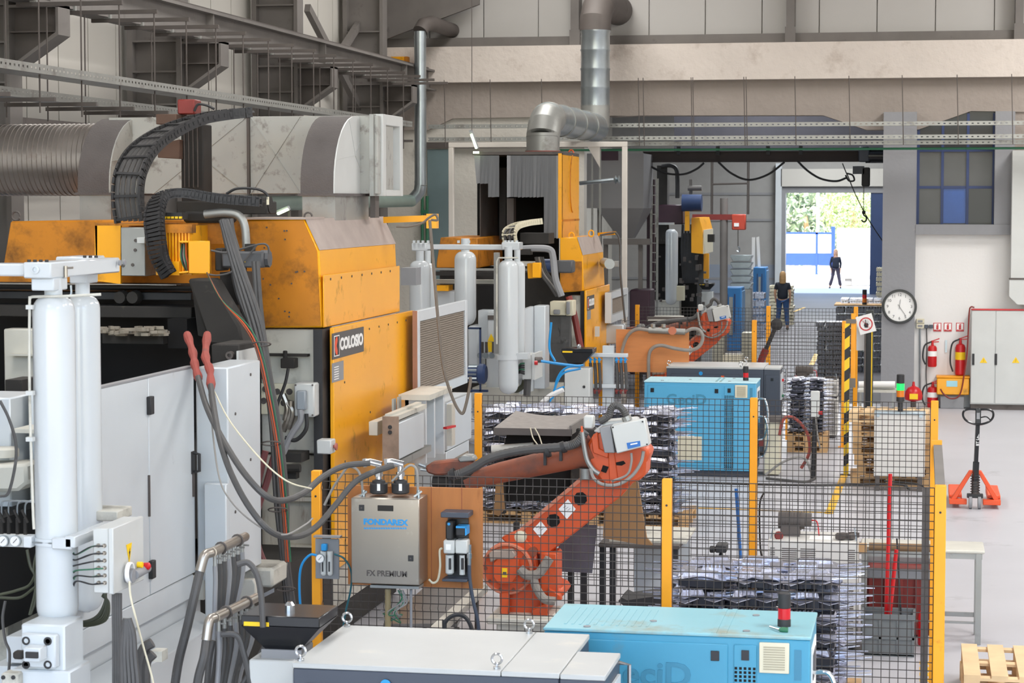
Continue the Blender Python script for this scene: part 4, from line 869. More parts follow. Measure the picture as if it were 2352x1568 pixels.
def chain(T, P, W, n, ncab, mt='black', pitch_h=.045, closed=False):
    """cable chain: every link its own part, cables inside"""
    S = spline(P, 8); Wd = spline(W, 8); L = [0]
    for i in range(1, len(S)): L.append(L[-1] + (S[i]-S[i-1]).length)
    def at(t):
        t *= L[-1]; i = max(k for k in range(len(L)) if L[k] <= t); i = min(i, len(S)-2); f = (t-L[i])/max(1e-9, L[i+1]-L[i]); return S[i].lerp(S[i+1], f), Wd[i].lerp(Wd[i+1], f)
    for k in range(n):
        (a, wa), (b, wb) = at(k/n), at(min(1, (k+.92)/n)); d = (b-a).normalized(); w_ = wa - d*wa.dot(d); nn = d.cross(w_).normalized()*pitch_h
        q = MB(); wn_ = w_.normalized()
        for s_ in (-1, 1):
            o = w_*s_*.5
            q.prism([a+o-nn, b+o-nn, b+o+nn, a+o+nn], -wn_*s_*.02)
            m_ = (a+b)/2 + o; q.prism([m_-nn*.35-d*.012, m_-nn*.35+d*.012, m_+nn*.35+d*.012, m_+nn*.35-d*.012], wn_*s_*.006)
        if closed or k % 3 == 0:
            hw = .35 if not closed else .47
            m_ = (a+b)/2; e = (b-a)*(.42 if closed else .2)
            q.prism([m_-w_*.5+nn*.8-e, m_+w_*.5+nn*.8-e, m_+w_*.5+nn*.8+e, m_-w_*.5+nn*.8+e], -nn*.25)
            q.prism([m_-w_*.5-nn*.8-e, m_+w_*.5-nn*.8-e, m_+w_*.5-nn*.8+e, m_-w_*.5-nn*.8+e], nn*.25)
        part('chain_link', q, mt, T)
    for j in range(ncab):
        q = []
        for k in range(0, 25):
            a, w_ = at(k/24); q.append(a + w_*(-.36+.72*j/max(1, ncab-1)))
        part('inner_cable', MB().tube(q, .021, 6), 'hose', T)
CC = thing('cable_chain', 'large black cable chain arching over the spray unit with cables inside', 'cable chain', tuple(onY(300, 500, 17.3)))
P = [onY(300, 508, 17.3), onY(293, 455, 17.3), onY(300, 395, 17.35), onY(330, 343, 17.6), onY(385, 303, 18.0), onY(455, 275, 18.3), onY(520, 263, 18.5), onY(578, 258, 18.6)]
W = [V((.26, -.02, 0)), V((.26, -.02, 0)), V((.26, -.02, 0)), V((.25, -.06, 0)), V((.2, -.14, -.02)), V((.1, -.2, -.02)), V((.03, -.22, -.02)), V((0, -.22, 0))]
chain(CC, P, W, 34, 5)
CC2 = thing('cable_chain', 'smaller closed black cable chain curling down beside the ribbed orange cover', 'cable chain', tuple(onY(380, 620, 16.9)))
P = [onY(388, 632, 16.9), onY(366, 590, 16.9), onY(357, 540, 16.9), onY(355, 490, 16.95), onY(372, 452, 17.05), onY(420, 443, 17.15), onY(500, 455, 17.2), onY(600, 463, 17.25)]
W = [V((.13, -.05, 0)), V((.14, -.05, 0)), V((.15, -.04, 0)), V((.15, -.06, 0)), V((.1, -.14, 0)), V((.05, -.16, 0)), V((.03, -.16, 0)), V((0, -.16, 0))]
chain(CC2, P, W, 46, 0, closed=True, pitch_h=.04)
part('chain_carrier', boxY(MB(), 405, 462, 612, 492, 17.6, .3), 'soot', SP, bevel=.01)
part('carrier_motor', MB().cyl(onY(585, 470, 17.7), onY(622, 470, 17.7), .07, n=14), 'soot', SP)
part('yellow_link_row', boxY(MB(), 372, 488, 418, 504, 17.1, .15), 'black', SP)
for i in range(5): part('link_insert', boxY(MB(), 375+i*9, 497, 381+i*9, 502, 17.08, .02), 'yellow', SP)
part('drive_head', boxY(MB(), 420, 486, 520, 512, 17.4, .3), 'soot', SP, bevel=.02)
part('drive_head', boxY(MB(), 455, 512, 512, 560, 17.5, .3), 'orange_old', SP)
part('steel_pipe', MB().hose([onY(x, y, 17.2) for x, y in ((470, 492), (515, 488), (548, 495), (562, 520), (566, 570))], .035, 12), 'galv_dull', SP)
for k in range(3): part('hose', MB().hose([onY(x, y, 17.1) for x, y in ((512+k*9, 502), (516+k*10, 540), (530+k*12, 600), (548+k*14, 680), (580+k*10, 760))], .022, 8), 'hose', SP)
sm = part('servo_motor', boxY(MB(), 508, 577, 604, 615, 16.9, .2), 'grey_mid' if 0 else mat('dark_grey_motor', '#4A4A4C', .5, var=.12), SP, 'dark grey servo motor', bevel=.015)
part('motor_cap', MB().cyl(onY(600, 594, 17.0), onY(620, 594, 17.0), .07, n=8), MATS['dark_grey_motor'], sm)
part('motor_flange', boxY(MB(), 493, 570, 510, 622, 16.95, .2), 'soot', sm, bevel=.01)
part('motor_plug', boxY(MB(), 562, 560, 580, 578, 16.95, .08), 'soot', sm)
part('motor_lead', MB().hose([onY(x, y, 16.85) for x, y in ((485, 575), (520, 580), (560, 570), (600, 560), (615, 565), (618, 582))], .009, 6).hose([onY(x, y, 16.85) for x, y in ((590, 562), (560, 600), (530, 625), (500, 632), (480, 630))], .008, 6), 'hose', sm)
part('warning_mark', MB().prism([onY(558, 602, 16.895), onY(564, 602, 16.895), onY(561, 596, 16.895)], (0, -.002, 0)), 'yellow', sm)
part('motor_bracket', boxY(MB(), 505, 625, 560, 700, 17.2, .3), 'soot', SP)
part('top_cable', MB().hose([onY(x, y, 17.3) for x, y in ((520, 445), (545, 433), (590, 434), (612, 445), (615, 458))], .012, 6), 'black', SP)
part('fan_lead', MB().cyl(onY(615, 452, 17.3), onY(615, 470, 17.3), .012, n=6), 'cream', SP)
# ---------------- extraction duct on top of machine 1
ED = thing('extraction_duct', 'big dusty sheet-metal extraction duct with ribbed round pipe on top of the large machine', 'duct', tuple(onY(500, 500, 19.5)))
Yd = 19.9
ca, cb = onY(-60, 370, Yd), onY(240, 365, Yd); r = 84*20.3/FPX
prof = []; L = cb.x-ca.x; n = 27
for k in range(n):
    x_ = L*k/n; prof += [(r, x_), (r, x_+L/n*.8), (r*1.02, x_+L/n*.87), (r*1.02, x_+L/n*.93)]
part('spiral_pipe', MB().lathe((ca.x, Yd, (ca.z+cb.z)/2), prof, 40, 'X'), 'galv_pipe', ED, 'ribbed shiny round pipe')
def elbow(x0, x1, yb_, yt_, Yf, dY_, mt_side):
    xa, xb = onY(x0, 400, Yf).x, onY(x1, 400, Yf).x; z0, z1 = onY(x0, yb_, Yf).z, onY(x0, yt_, Yf+dY_*.5).z; H = z1-z0
    arc = [V((0, Yf, z0))] + [V((0, Yf + dY_*.62*(1-math.cos(t_)), z0+H*.12+H*.88*math.sin(t_))) for t_ in [k*math.pi/2/9 for k in range(10)]] + [V((0, Yf+dY_, z1)), V((0, Yf+dY_, z0))]
    arc = [V((xa, p.y, p.z)) for p in arc]
    e = part('elbow', MB().prism(arc, (xb-xa-.01, 0, 0)), 'duct_dust', ED, 'rounded duct elbow grey with dust', ang=.35)
    part('side_sheet', MB().prism([V((xb-.01, p.y, p.z)) for p in arc], (.012, 0, 0)), mt_side, e, 'pale side sheet')
    c_ = V((xb+.002, (Yf+Yf+dY_)/2+.1, (z0+z1)/2))
    for p in (arc[3], arc[8], arc[11], arc[12]): part('crease', MB().bar(c_, V((xb+.002, p.y, p.z)), .012, .006), mt_side, e)
    part('base_box', MB().box(xa+.01, xb, Yf+.02, Yf+dY_-.02, onY(x0, 505, Yf).z-.1, z0), 'galv_dull', e)
    part('rim', MB().box(xa-.02, xb+.03, Yf-.02, Yf+dY_+.02, z0-.012, z0+.012), 'duct_dust', e)
elbow(178, 252, 445, 272, 19.3, 1.25, 'duct_paint'); elbow(690, 768, 447, 266, 19.0, 1.25, 'grey_light')
xa, xb = onY(250, 300, 19.9).x, onY(868, 300, 19.9).x
z0, z1 = onY(500, 445, 19.9).z, onY(500, 268, 19.9).z
tr = part('trunk', MB().box(xa, xb, 19.9, 20.5, z0, z1), 'duct_paint', ED, 'long flat-sided duct with crossed creases', bevel=.004)
for i in range(2):
    u0, u1 = onY((350, 575)[i], 300, 19.9).x, onY((568, 690)[i], 300, 19.9).x
    part('crease', MB().bar(V((u0, 19.897, z0)), V((u1, 19.897, z1)), .014, .008).bar(V((u0, 19.897, z1)), V((u1, 19.897, z0)), .014, .008), 'duct_paint', tr)
part('joint_flange', boxY(MB(), 566, 270, 573, 446, 19.86, .05), 'steel_dark', tr); part('joint_flange', boxY(MB(), 848, 262, 858, 450, 19.85, .1), 'galv_dull', tr)
fx0 = onY(875, 300, 20.0).x; fy0 = 20.0; X_ = fx0
fy1 = onX(921, 300, X_).y; z1 = onX(878, 262, X_).z; z0 = onX(878, 450, X_).z
fo = part('outlet_frame', frameX(X_-.08, X_+.02, fy0, fy1, z0, z1, .12, .1, .06), 'grey_light', ED, 'pale open duct end frame', bevel=.005)
part('outlet_panel', MB().box(X_-.06, X_-.05, fy0+.1, fy1-.1, z0, z1), 'white', fo)
part('support', boxY(MB(), 850, 450, 862, 500, 20.0, .15), 'steel_dark', ED)
# ================================================================ CELL 1: shutter unit, fences, boards, robot, castings, coolers
YN, YF2 = 14.75, 21.0
# --- roller shutter unit at the end of the orange panel
SU = thing('shutter_unit', 'white framed shutter unit with brown mesh filter standing beyond the glossy orange side panel', 'machine guard', (-4.9, 22, 0))
XG = -4.86
ya, yb = onX(960, 800, XG).y, onX(1074, 800, XG).y; zt_ = onX(967, 712, XG).z; zb_ = onX(967, 922, XG).z
f_ = part('filter_frame', frameX(XG-.045, XG, ya, yb, zb_, zt_, .1, .11, .1), 'white', SU, bevel=.006)
part('end_strip', MB().box(XG-.05, XG-.005, ya-.02, ya, zb_, zt_), mat('dusty_rose_brown', '#9c7460', .7), f_)
q = MB()
n = 34
for i in range(n):
    z = zb_+.02+(zt_-zb_-.13)*i/n; q.prism([V((XG-.035, ya+.1, z)), V((XG-.012, ya+.1, z+.004)), V((XG-.03, ya+.1, z+.024))], (0, yb-ya-.16, 0))
part('filter_mesh', MB().box(XG-.045, XG-.034, ya+.1, yb-.06, zb_, zt_-.08), 'mesh_grey', f_, 'brownish filter mesh'); part('filter_slat', q, 'mesh_grey', f_, stuff=True)
zc1, zc2 = onX(1040, 918, XG).z, onX(1040, 1040, XG).z
part('cabinet_upper', MB().box(XG-.5, XG+.02, onX(1023, 950, XG).y, yb+.1, onX(1023, 1035, XG).z, onX(1023, 925, XG).z), 'white', SU, bevel=.006)
part('cabinet_lower', MB().box(XG-.5, XG+.01, onX(1023, 950, XG).y, yb+.02, .3, onX(1023, 1038, XG).z), 'white', SU, bevel=.006)
part('lower_mesh', MB().box(XG+.01, XG+.02, onX(1030, 950, XG).y, yb-.05, .4, onX(1023, 1062, XG).z), 'mesh_grey', SU)
XB = -4.5
ya2, yb2 = onX(915, 1000, XB).y, onX(974, 1000, XB).y
z1_, z0_ = onX(915, 972, XB).z, onX(915, 1056, XB).z
cb = part('carriage_box', MB().box(XB-.13, XB, ya2, yb2, z0_, z1_), 'white', SU, 'white carriage with rusty end', bevel=.006)
part('end_plate', MB().box(XB-.14, XB+.005, ya2-.02, ya2, z0_-.01, z1_+.06), mat('rusty_end_plate', '#8d7766', .8, var=.35, scale=9), cb)
part('slide_bar', MB().box(XB-.12, XB-.02, ya2, yb2+.2, z1_+.02, z1_+.06).box(XB-.12, XB-.07, ya2, yb2+.2, z1_+.06, z1_+.08), 'white_dirty', cb)
part('bottom_rail', MB().box(XB-.12, XB+.0, ya2+.05, yb2+.3, z0_-.07, z0_-.01), 'galv_dull', cb)
q = MB()
for y_ in (980, 992): q.lathe(onX(899, y_, XB-.13) if 0 else V((XB-.07, ya2-.02, onY(899, y_, ya2).z)), [(.018, 0), (.018, -.01), (.01, -.01)], 10, 'Y')
part('bolt_head', q, 'black', cb, stuff=True)
XC = -4.75
yc1, yc2 = onX(857, 980, XC).y, onX(935, 940, XC).y
part('guide_bar', MB().box(XC-.04, XC+.04, yc1, yc2, onX(857, 1000, XC).z, onX(857, 968, XC).z), 'white_dirty', SU, bevel=.004)
part('guide_clip', MB().box(XC+.0, XC+.02, onX(900, 950, XC).y, onX(905, 950, XC).y, onX(857, 965, XC).z, onX(857, 945, XC).z+.05)  , 'galv', SU); part('guide_clip', MB().box(XC+.0, XC+.02, onX(912, 950, XC).y, onX(917, 950, XC).y, onX(857, 965, XC).z, onX(857, 945, XC).z+.05), 'galv', SU)
XE = -4.55
y1_, y2_ = onX(978, 1000, XE).y, onX(1022, 1000, XE).y; z1_, z0_ = onX(978, 918, XE).z, onX(978, 1065, XE).z
pc = part('profile_column', MB().box(XE-.2, XE, y1_, y1_+.05, z0_, z1_).box(XE-.2, XE-.16, y1_, y2_, z0_, z1_).box(XE-.2, XE-.02, y1_+.45, y1_+.5, z0_, z1_).box(XE-.2, XE, y2_-.06, y2_, z0_, z1_), 'white', SU, bevel=.004)
part('top_plate', MB().box(XE-.25, XE+.05, y1_-.05, y2_+.1, z1_, z1_+.05), 'white_dirty', SU)
q = MB()
for k in range(4): q.hose([V((XE-.1, y1_+.06, z1_-.06)), V((XE-.08, y1_+.15+.05*k, z1_-.16)), V((XE-.1, y1_+.25+.05*k, z1_-.3)), V((XE-.12, y1_+.15+.06*k, z1_-.5))], .004, 4)
part('loose_wire', q, 'black', SU, stuff=True)
part('handle_plate', MB().box(XE+.0, XE+.05, onX(1026, 970, XE).y, onX(1034, 970, XE).y, onX(1030, 1022, XE).z, onX(1030, 927, XE).z), 'white_dirty', SU)
part('red_lever', MB().bar(onX(1022, 983, XE+.05), onX(1043, 978, XE+.1), .04, .02), 'red', SU)
# --- fences
def post(T, px_, Y, H, w_=.065, d_=.065, lab=None, x=None):
    x = onY(px_, 1000, Y).x if x is None else x
    p = part('post', MB().box(x-w_/2, x+w_/2, Y-d_/2, Y+d_/2, .0, H), 'post', T, lab, bevel=.004)
    q = MB(); q.lathe((x, Y-d_/2, H-.18), [(.008, 0), (.008, -.004)], 8, 'Y'); q.lathe((x, Y-d_/2, .3), [(.008, 0), (.008, -.004)], 8, 'Y'); part('bolt_head', q, 'black', p, stuff=True)
    part('foot_plate', MB().box(x-.07, x+.07, Y-.07, Y+.07, 0, .01), 'post', p)
    return x
def mesh_bay(T, a, b, z0, z1, Y=None, X=None, pitch=.055, r=.0028, folds=True):
    """welded wire bay between a and b along X (Y given) or along Y (X given), with the usual horizontal folds"""
    q = MB(); n = int(abs(b-a)/pitch); m = int((z1-z0)/pitch)
    zf = [z1-.1, z1-(z1-z0)*.5, z0+.1] if folds else []
    def P(u, z, o=0): return V((u, Y-o, z)) if Y is not None else V((X-o, u, z))
    for i in range(n+1):
        u = a+(b-a)*i/n; pts = [P(u, z0)]
        if folds:
            for z in sorted(zf): pts += [P(u, z-.03), P(u, z, .022), P(u, z+.03)]
        pts.append(P(u, z1)); q.tube(pts, r, 4, caps=False)
    for j in range(m+1):
        z = z0+(z1-z0)*j/m; o = max([0]+[.022*(1-abs(z-w_)/.03) for w_ in zf if abs(z-w_) < .03])
        q.tube([P(a, z, o), P(b, z, o)], r*1.15, 4, caps=False)
    return part('wire_mesh', q, 'wire', T)
F1 = thing('safety_fence', 'near wire mesh safety fence with thick yellow posts carrying the wooden control board', 'fence', (-1.5, YN, 0))
xa = post(F1, 727, YN, 2.0); xb = post(F1, 1533, YN, 2.0); xc = post(F1, 2162, YN, 2.0, .075)
mesh_bay(F1, xa+.04, xb-.04, .12, 1.98, Y=YN); mesh_bay(F1, xb+.04, xc-.04, .12, 1.98, Y=YN)
zr = 1.97
YS2 = onX(2153, 1022, xc-.02).y
part('side_rail', MB().box(xc-.035, xc+.03, YN+.04, 17.2, 1.93, 2.0), 'steel_beam', F1, 'dull grey side rail')
part('side_post', MB().box(xc-.05, xc+.03, 17.2, 17.28, 0, 2.03), 'post', F1)
part('side_profile', MB().box(xc-.12, xc-.07, YN+.05, YN+.1, 0, 1.97), 'steel_dark', F1)
mesh_bay(F1, YN+.1, 17.15, .12, 1.93, X=xc-.02, folds=False)
F2 = thing('safety_fence', 'middle wire mesh safety fence with yellow posts behind the big robot', 'fence', (-1.5, YF2, 0))
xs2 = [post(F2, p, YF2, 2.0, .07) for p in (1099, 1731, 2146)]
mesh_bay(F2, xs2[0]+.04, xs2[1]-.04, .12, 1.98, Y=YF2); mesh_bay(F2, xs2[1]+.04, xs2[2]-.04, .12, 1.98, Y=YF2)
q = MB().hose([onY(x, y, YF2+.1) for x, y in ((1440, 1103), (1600, 1108), (1750, 1112), (1900, 1114), (2060, 1112), (2090, 1124))], .012, 6)
q.hose([onY(x, y, YF2+.1) for x, y in ((2030, 1104), (2110, 1112), (2124, 1130), (2126, 1160))], .008, 6)
q.hose([onY(x, y, YF2+.15) for x, y in ((1755, 1130), (1745, 1160), (1746, 1250), (1752, 1290))], .01, 6)
part('fence_cable', q, 'black', F2, 'black cable tied along the mesh', stuff=True)
part('plate', MB().box(onY(1556, 1000, YF2).x, onY(1611, 1000, YF2).x, YF2+.03, YF2+.05, onY(1580, 1057, YF2).z, onY(1580, 1003, YF2).z), 'cream', F2, 'cream square plate hung on the mesh')
YF3, YF4 = 34.7, 39.0
F3 = thing('safety_fence', 'far wire mesh safety fence in front of the second robot', 'fence', (-3.5, YF3, 0))
xs3 = [post(F3, p, YF3, 2.0, .075) for p in (1381, 1731)]; xs3.append(onY(1938, 800, YF3).x); post(F3, 0, YF3, 2.0, .06, x=xs3[2])
for i in range(2): mesh_bay(F3, xs3[i]+.04, xs3[i+1]-.04, .12, 1.97, Y=YF3, pitch=.06, r=.003, folds=False)
F4 = thing('safety_fence', 'farthest wire mesh safety fence behind the second robot', 'fence', (-3.5, YF4, 0))
xs4 = [post(F4, p, YF4, 2.02, .075) for p in (1463, 1763, 1963)]
for i in range(2): mesh_bay(F4, xs4[i]+.04, xs4[i+1]-.04, .12, 1.98, Y=YF4, pitch=.06, r=.003, folds=False)
# side fence running between the two far fences at the right with the hand sign
SG = thing('gate_frame', 'dark gate frame with white notice sheet beside the right post of the far fences', 'gate', (onY(1990, 900, 38).x, 38, 0))
gx0, gx1 = onY(1989, 800, 38.0).x, onY(2006, 800, 38.0).x
part('frame_post', MB().box(gx0, gx1, 37.95, 38.05, 0, onY(1998, 712, 38).z), 'black_gloss', SG); part('yellow_edge', MB().box(gx1-.035, gx1-.015, 37.93, 37.95, .2, onY(1998, 760, 38).z), 'yellow', SG)
part('notice_sheet', MB().box(onY(1967, 800, 38).x, onY(1987, 800, 38).x, 37.98, 38.0, onY(1980, 804, 38).z, onY(1980, 727, 38).z), 'sign', SG)
part('side_mesh', MB().box(gx0-.02, gx0, 37.6, 38.0, .1, 1.9), 'steel_dark', SG)
sgc = onY(1989, 744, 37.6)
HS = thing('hand_sign', 'tilted white sign with red ring and crossed black hand', 'sign', (sgc.x, 37.6, sgc.z-.15))
rot = Matrix.Rotation(R(-16), 3, 'Y'); hw = .14
part('plate', MB().obox(sgc, hw, .004, hw*1.12, rot), 'sign', HS)
ring = MB(); Rr = .115
ring.sweep([[sgc + V((math.cos(t_)*rr, -.005-dy, math.sin(t_)*rr)) for rr, dy in ((Rr, 0), (Rr-.02, 0), (Rr-.02, .003), (Rr, .003))] for t_ in [k*math.pi/16 for k in range(33)]], close=False)
part('ring', ring, 'red', HS); part('slash', MB().bar(sgc+V((-.08, -.01, .075)), sgc+V((.08, -.01, -.075)), .02, .003), 'red', HS)
hd = MB().prism([sgc+V((x, -.007, z)) for x, z in ((-.02, -.06), (.03, -.06), (.042, -.015), (.035, .015), (-.025, .015), (-.035, -.02))], (0, -.002, 0))
for a_, b_ in (((-.022, .01), (-.04, .06)), ((-.005, .01), (-.008, .075)), ((.012, .01), (.02, .072)), ((.028, .01), (.044, .055)), ((.036, -.02), (.066, .015))): hd.bar(sgc+V((a_[0], -.008, a_[1])), sgc+V((b_[0], -.008, b_[1])), .014, .002)
part('hand', hd, 'black', HS)
# striped post with bracket
Ysp = onZ(1943, 1091, 0).y; xsp = onZ(1943, 1091, 0).x
SPo = thing('striped_post', 'tall black and yellow striped post at the end of the wide floor line', 'post', (xsp, Ysp, 0))
part('post', MB().box(xsp-.035, xsp+.035, Ysp-.035, Ysp+.035, 0, 2.16), 'hazard', SPo)
part('back_post', MB().box(xsp+.05, xsp+.11, Ysp+.05, Ysp+.11, 1.3, 2.3), 'post', SPo)
part('bracket', MB().box(xsp+.0, xsp+.12, Ysp+.03, Ysp+.06, 1.25, 1.38).box(xsp-.02, xsp+.12, Ysp+.03, Ysp+.06, 2.16, 2.22), 'steel_beam', SPo)
part('foot', MB().box(xsp-.08, xsp+.1, Ysp-.06, Ysp+.08, 0, .012), 'steel_dark', SPo)
# --- plywood board with vacuum control cabinet and air unit, mounted on the near fence
YBd = YN-.09
BD = thing('wooden_board', 'reddish brown plywood board hung on the near fence behind the stainless cabinet', 'board', (onY(950, 1200, YBd).x, YBd, onY(950, 1358, YBd).z))
part('board', boxY(MB(), 798, 1114, 1108, 1352, YBd, .025), 'ply', BD, bevel=.002)
q = MB()
for x_ in (897, 990, 1060): boxY(q, x_, 1116, x_+1.2, 1350, YBd-.002, .004)
part('plank_joint', q, 'red_dark', BD, stuff=True)
Yc = YBd-.26
VC = thing('control_cabinet', 'stainless wall cabinet with blue lettering on the plywood board', 'cabinet', (onY(885, 1300, Yc).x, Yc, onY(885, 1343, Yc).z))
a, b, z0, z1 = fr(807, 1143, 963, 1343, Yc)
part('body', MB().box(a+.004, b+.0, Yc+.012, YBd-.001, z0-.005, z1+.003), 'stainless', VC, bevel=.004)
dr = part('door', MB().box(a, b, Yc-.006, Yc+.01, z0, z1), 'stainless', VC, bevel=.004)
for x_, y_ in ((830, 1166), (943, 1282)): boxY(k_ := MB(), x_-6, y_-7, x_+6, y_+7, Yc-.014, .01); kk = part('lock', k_, 'black', dr, bevel=.002); part('key_slot', MB().lathe(onY(x_, y_, Yc-.014), [(.006, 0), (.006, -.003)], 8, 'Y'), 'steel_dark', dr)
part('window', boxY(MB(), 867, 1160, 903, 1174, Yc-.012, .008), 'soot', dr, bevel=.002)
zc = onY(885, 1199, Yc).z; xm = onY(885, 1199, Yc-.008).x; ppm = FPX/15
text('lettering', 'FONDAREX', 'blue_pipe', dr, (xm, Yc-.008, zc), (1, 0, 0), (0, 0, 1), .054, .002, .0026, xs=1.08)
zc = onY(885, 1317, Yc).z; text('model_lettering', 'FX PREMIUM', 'steel_dark', dr, (onY(889, 1317, Yc).x, Yc-.008, zc), (1, 0, 0), (0, 0, 1), .055, .002, .0012, xs=.94)
part('orange_rule', boxY(MB(), 836, 1206, 934, 1209, Yc-.008, .003), 'robot', dr); q = MB()
for i in range(18): boxY(q, 836+i*5.5, 1211, 840+i*5.5, 1215, Yc-.008, .003)
part('small_print', q, 'blue_pipe', dr, stuff=True)
part('gland_plate', boxY(MB(), 850, 1343, 962, 1353, Yc+.05, .15), 'galv_dull', VC)
for x_ in (870, 920):
    cx_ = onY(x_, 1130, Yc+.13); zb2 = onY(x_, 1133, Yc+.13).z
    f = part('filter', MB().lathe((cx_.x, Yc+.13, zb2), [(.05, 0), (.062, .008), (.062, .07), (.048, .075), (.045, .09), (.02, .1), (.02, .105)], 20), 'black', VC, 'black round filter')
    part('filter_mark', boxY(MB(), x_-4, 1111, x_+3, 1127, Yc+.065, .004), 'sign', f)
    part('elbow_fitting', MB().tube([(cx_.x, Yc+.13, zb2+.1), (cx_.x, Yc+.13, zb2+.2)], .022, 12).tube([(cx_.x+.02, Yc+.13, zb2+.2), (cx_.x-.06, Yc+.12, zb2+.22), (cx_.x-.1, Yc+.12, zb2+.215)], .024, 12).cyl((cx_.x, Yc+.13, zb2+.12), (cx_.x, Yc+.13, zb2+.15), .03, n=6).cyl((cx_.x-.085, Yc+.12, zb2+.215), (cx_.x-.105, Yc+.12, zb2+.212), .034, n=6), 'chrome', f)
for (P, mt) in (([(833, 1135), (830, 1100), (820, 1078), (800, 1072), (785, 1090), (765, 1120), (745, 1160)], 'hose_l'), ([(960, 1130), (958, 1085), (950, 1070), (935, 1072), (900, 1105)], 'hose_l')):
    part('thin_hose', MB().hose([onY(x, y, Yc+.1) for x, y in P], .009, 6), mt, VC)
for x_ in (835, 961): part('hose_nipple', MB().cyl(onY(x_, 1143, Yc+.1), onY(x_, 1125, Yc+.1), .014, n=8).bar(onY(x_-10, 1140, Yc+.08), onY(x_+8, 1128, Yc+.08), .012), 'galv', VC)
part('bottom_hose', MB().tube([onY(891, y, Yc+.1) for y in range(1352, 1640, 6)], [.02+.0025*(k % 2) for k in range(48)], 10), mat('yellowish_clear_hose', '#8f7f5c', .4, var=.12), VC)
q = MB().cyl(onY(944, 1353, Yc+.1), onY(944, 1500, Yc+.1), .01, n=8)
part('bottom_pipe', q, 'grey_mid', VC)
rnd = random.Random(11)
for k in range(5): part('green_wire', MB().hose([onY(905+rnd.random()*20, 1355, Yc+.12), onY(920+rnd.random()*15, 1375+rnd.random()*10, Yc+.1), onY(890+rnd.random()*30, 1395+rnd.random()*20, Yc+.08), onY(910+rnd.random()*20, 1410+rnd.random()*30, Yc+.12), onY(870+rnd.random()*20, 1400+rnd.random()*30, Yc+.12)], .005, 5), 'green_p' if k % 2 else 'hose_l', VC)
AU = thing('air_service_unit', 'two-bowl air filter regulator with dark bracket on the right of the plywood board', 'air regulator', (onY(1045, 1200, YBd).x, YBd-.12, onY(1045, 1335, YBd).z))
Ya = YBd-.14
part('bracket_top', boxY(MB(), 1012, 1176, 1076, 1190, Ya-.02, .16), 'slate', AU, bevel=.004); part('bracket_bottom', boxY(MB(), 1015, 1329, 1073, 1337, Ya, .14), 'slate', AU, bevel=.004)
part('bracket_back', boxY(MB(), 1028, 1190, 1076, 1330, Ya+.11, .02), 'black_gloss', AU)
part('regulator_body', boxY(MB(), 1018, 1240, 1044, 1272, Ya, .1), 'grey_light', AU, bevel=.008); part('regulator_body', boxY(MB(), 1045, 1240, 1073, 1272, Ya, .1), 'grey_light', AU, bevel=.008)
part('regulator_gauge', boxY(MB(), 1024, 1250, 1035, 1263, Ya-.006, .008), 'sign', AU)
part('pressure_knob', boxY(MB(), 1023, 1196, 1040, 1240, Ya+.0, .09), 'black', AU, bevel=.01); part('knob_dot', MB().lathe(onY(1031, 1203, Ya), [(.01, 0), (.01, -.004)], 10, 'Y'), 'blue_pipe', AU)
part('shutoff_valve', boxY(MB(), 1046, 1210, 1070, 1232, Ya-.01, .1), 'black', AU, bevel=.01); part('valve_rim', boxY(MB(), 1047, 1208, 1071, 1213, Ya-.012, .1).prism(PYs([(1068, 1210), (1072, 1210), (1072, 1228), (1068, 1230)], Ya-.012), (0, .1, 0)), 'blue_pipe', AU)
for x0_, x1_ in ((1023, 1043), (1055, 1068)):
    b_ = part('bowl', MB().lathe((onY((x0_+x1_)/2, 1300, Ya+.05).x, Ya+.05, onY(1030, 1318, Ya+.05).z), [(.02, 0), ((x1_-x0_)/2/ppm, .01), ((x1_-x0_)/2/ppm, .135)], 14), 'grey_light', AU)
    part('bowl_window', boxY(MB(), (x0_+x1_)/2-2.5, 1282, (x0_+x1_)/2+2.5, 1308, Ya+.012, .02), 'black', b_)
part('inlet_fitting', MB().cyl(onY(1078, 1250, Ya+.05), onY(1078, 1298, Ya+.05), .014, n=10).cyl(onY(1078, 1270, Ya+.05), onY(1078, 1282, Ya+.05), .018, n=10), 'chrome', AU)
part('supply_hose', MB().hose([onY(x, y, Ya+.03) for x, y in ((1078, 1297), (1079, 1330), (1087, 1380), (1098, 1430), (1103, 1500))], .013, 8), 'slate', AU)
part('drain_hose', MB().hose([onY(x, y, Ya+.05) for x, y in ((1016, 1258), (1010, 1265), (1011, 1300), (1006, 1330), (995, 1338), (985, 1330))], .008, 6), 'cream', AU)
RP = thing('air_regulator_panel', 'small grey plate with round gauge and blue capped regulator on the leftmost near post', 'air regulator', (onY(750, 1300, YN).x, YN-.1, onY(750, 1330, YN).z))
Yr = YN-.1
part('plate', boxY(MB(), 724, 1236, 779, 1330, Yr, .012), 'grey_mid', RP, bevel=.003); part('plate_hood', boxY(MB(), 720, 1230, 781, 1236, Yr-.05, .06), 'grey_mid', RP)
gauge(RP, onY(737, 1281, Yr-.05), .032)
part('blue_cap', boxY(MB(), 737, 1249, 750, 1265, Yr-.06, .04), 'blue_pipe', RP, bevel=.005)
for x_ in (743, 758): 
    c_ = onY(x_, 1321, Yr-.04); bb_ = part('bowl', MB().lathe((c_.x, Yr-.04, c_.z), [(.012, 0), (.02, .01), (.02, .14), (.022, .15), (.022, .17)], 12), 'grey_light', RP)
    part('bowl_slot', MB().box(c_.x-.005, c_.x+.005, Yr-.063, Yr-.055, c_.z+.03, c_.z+.1), 'black', bb_)
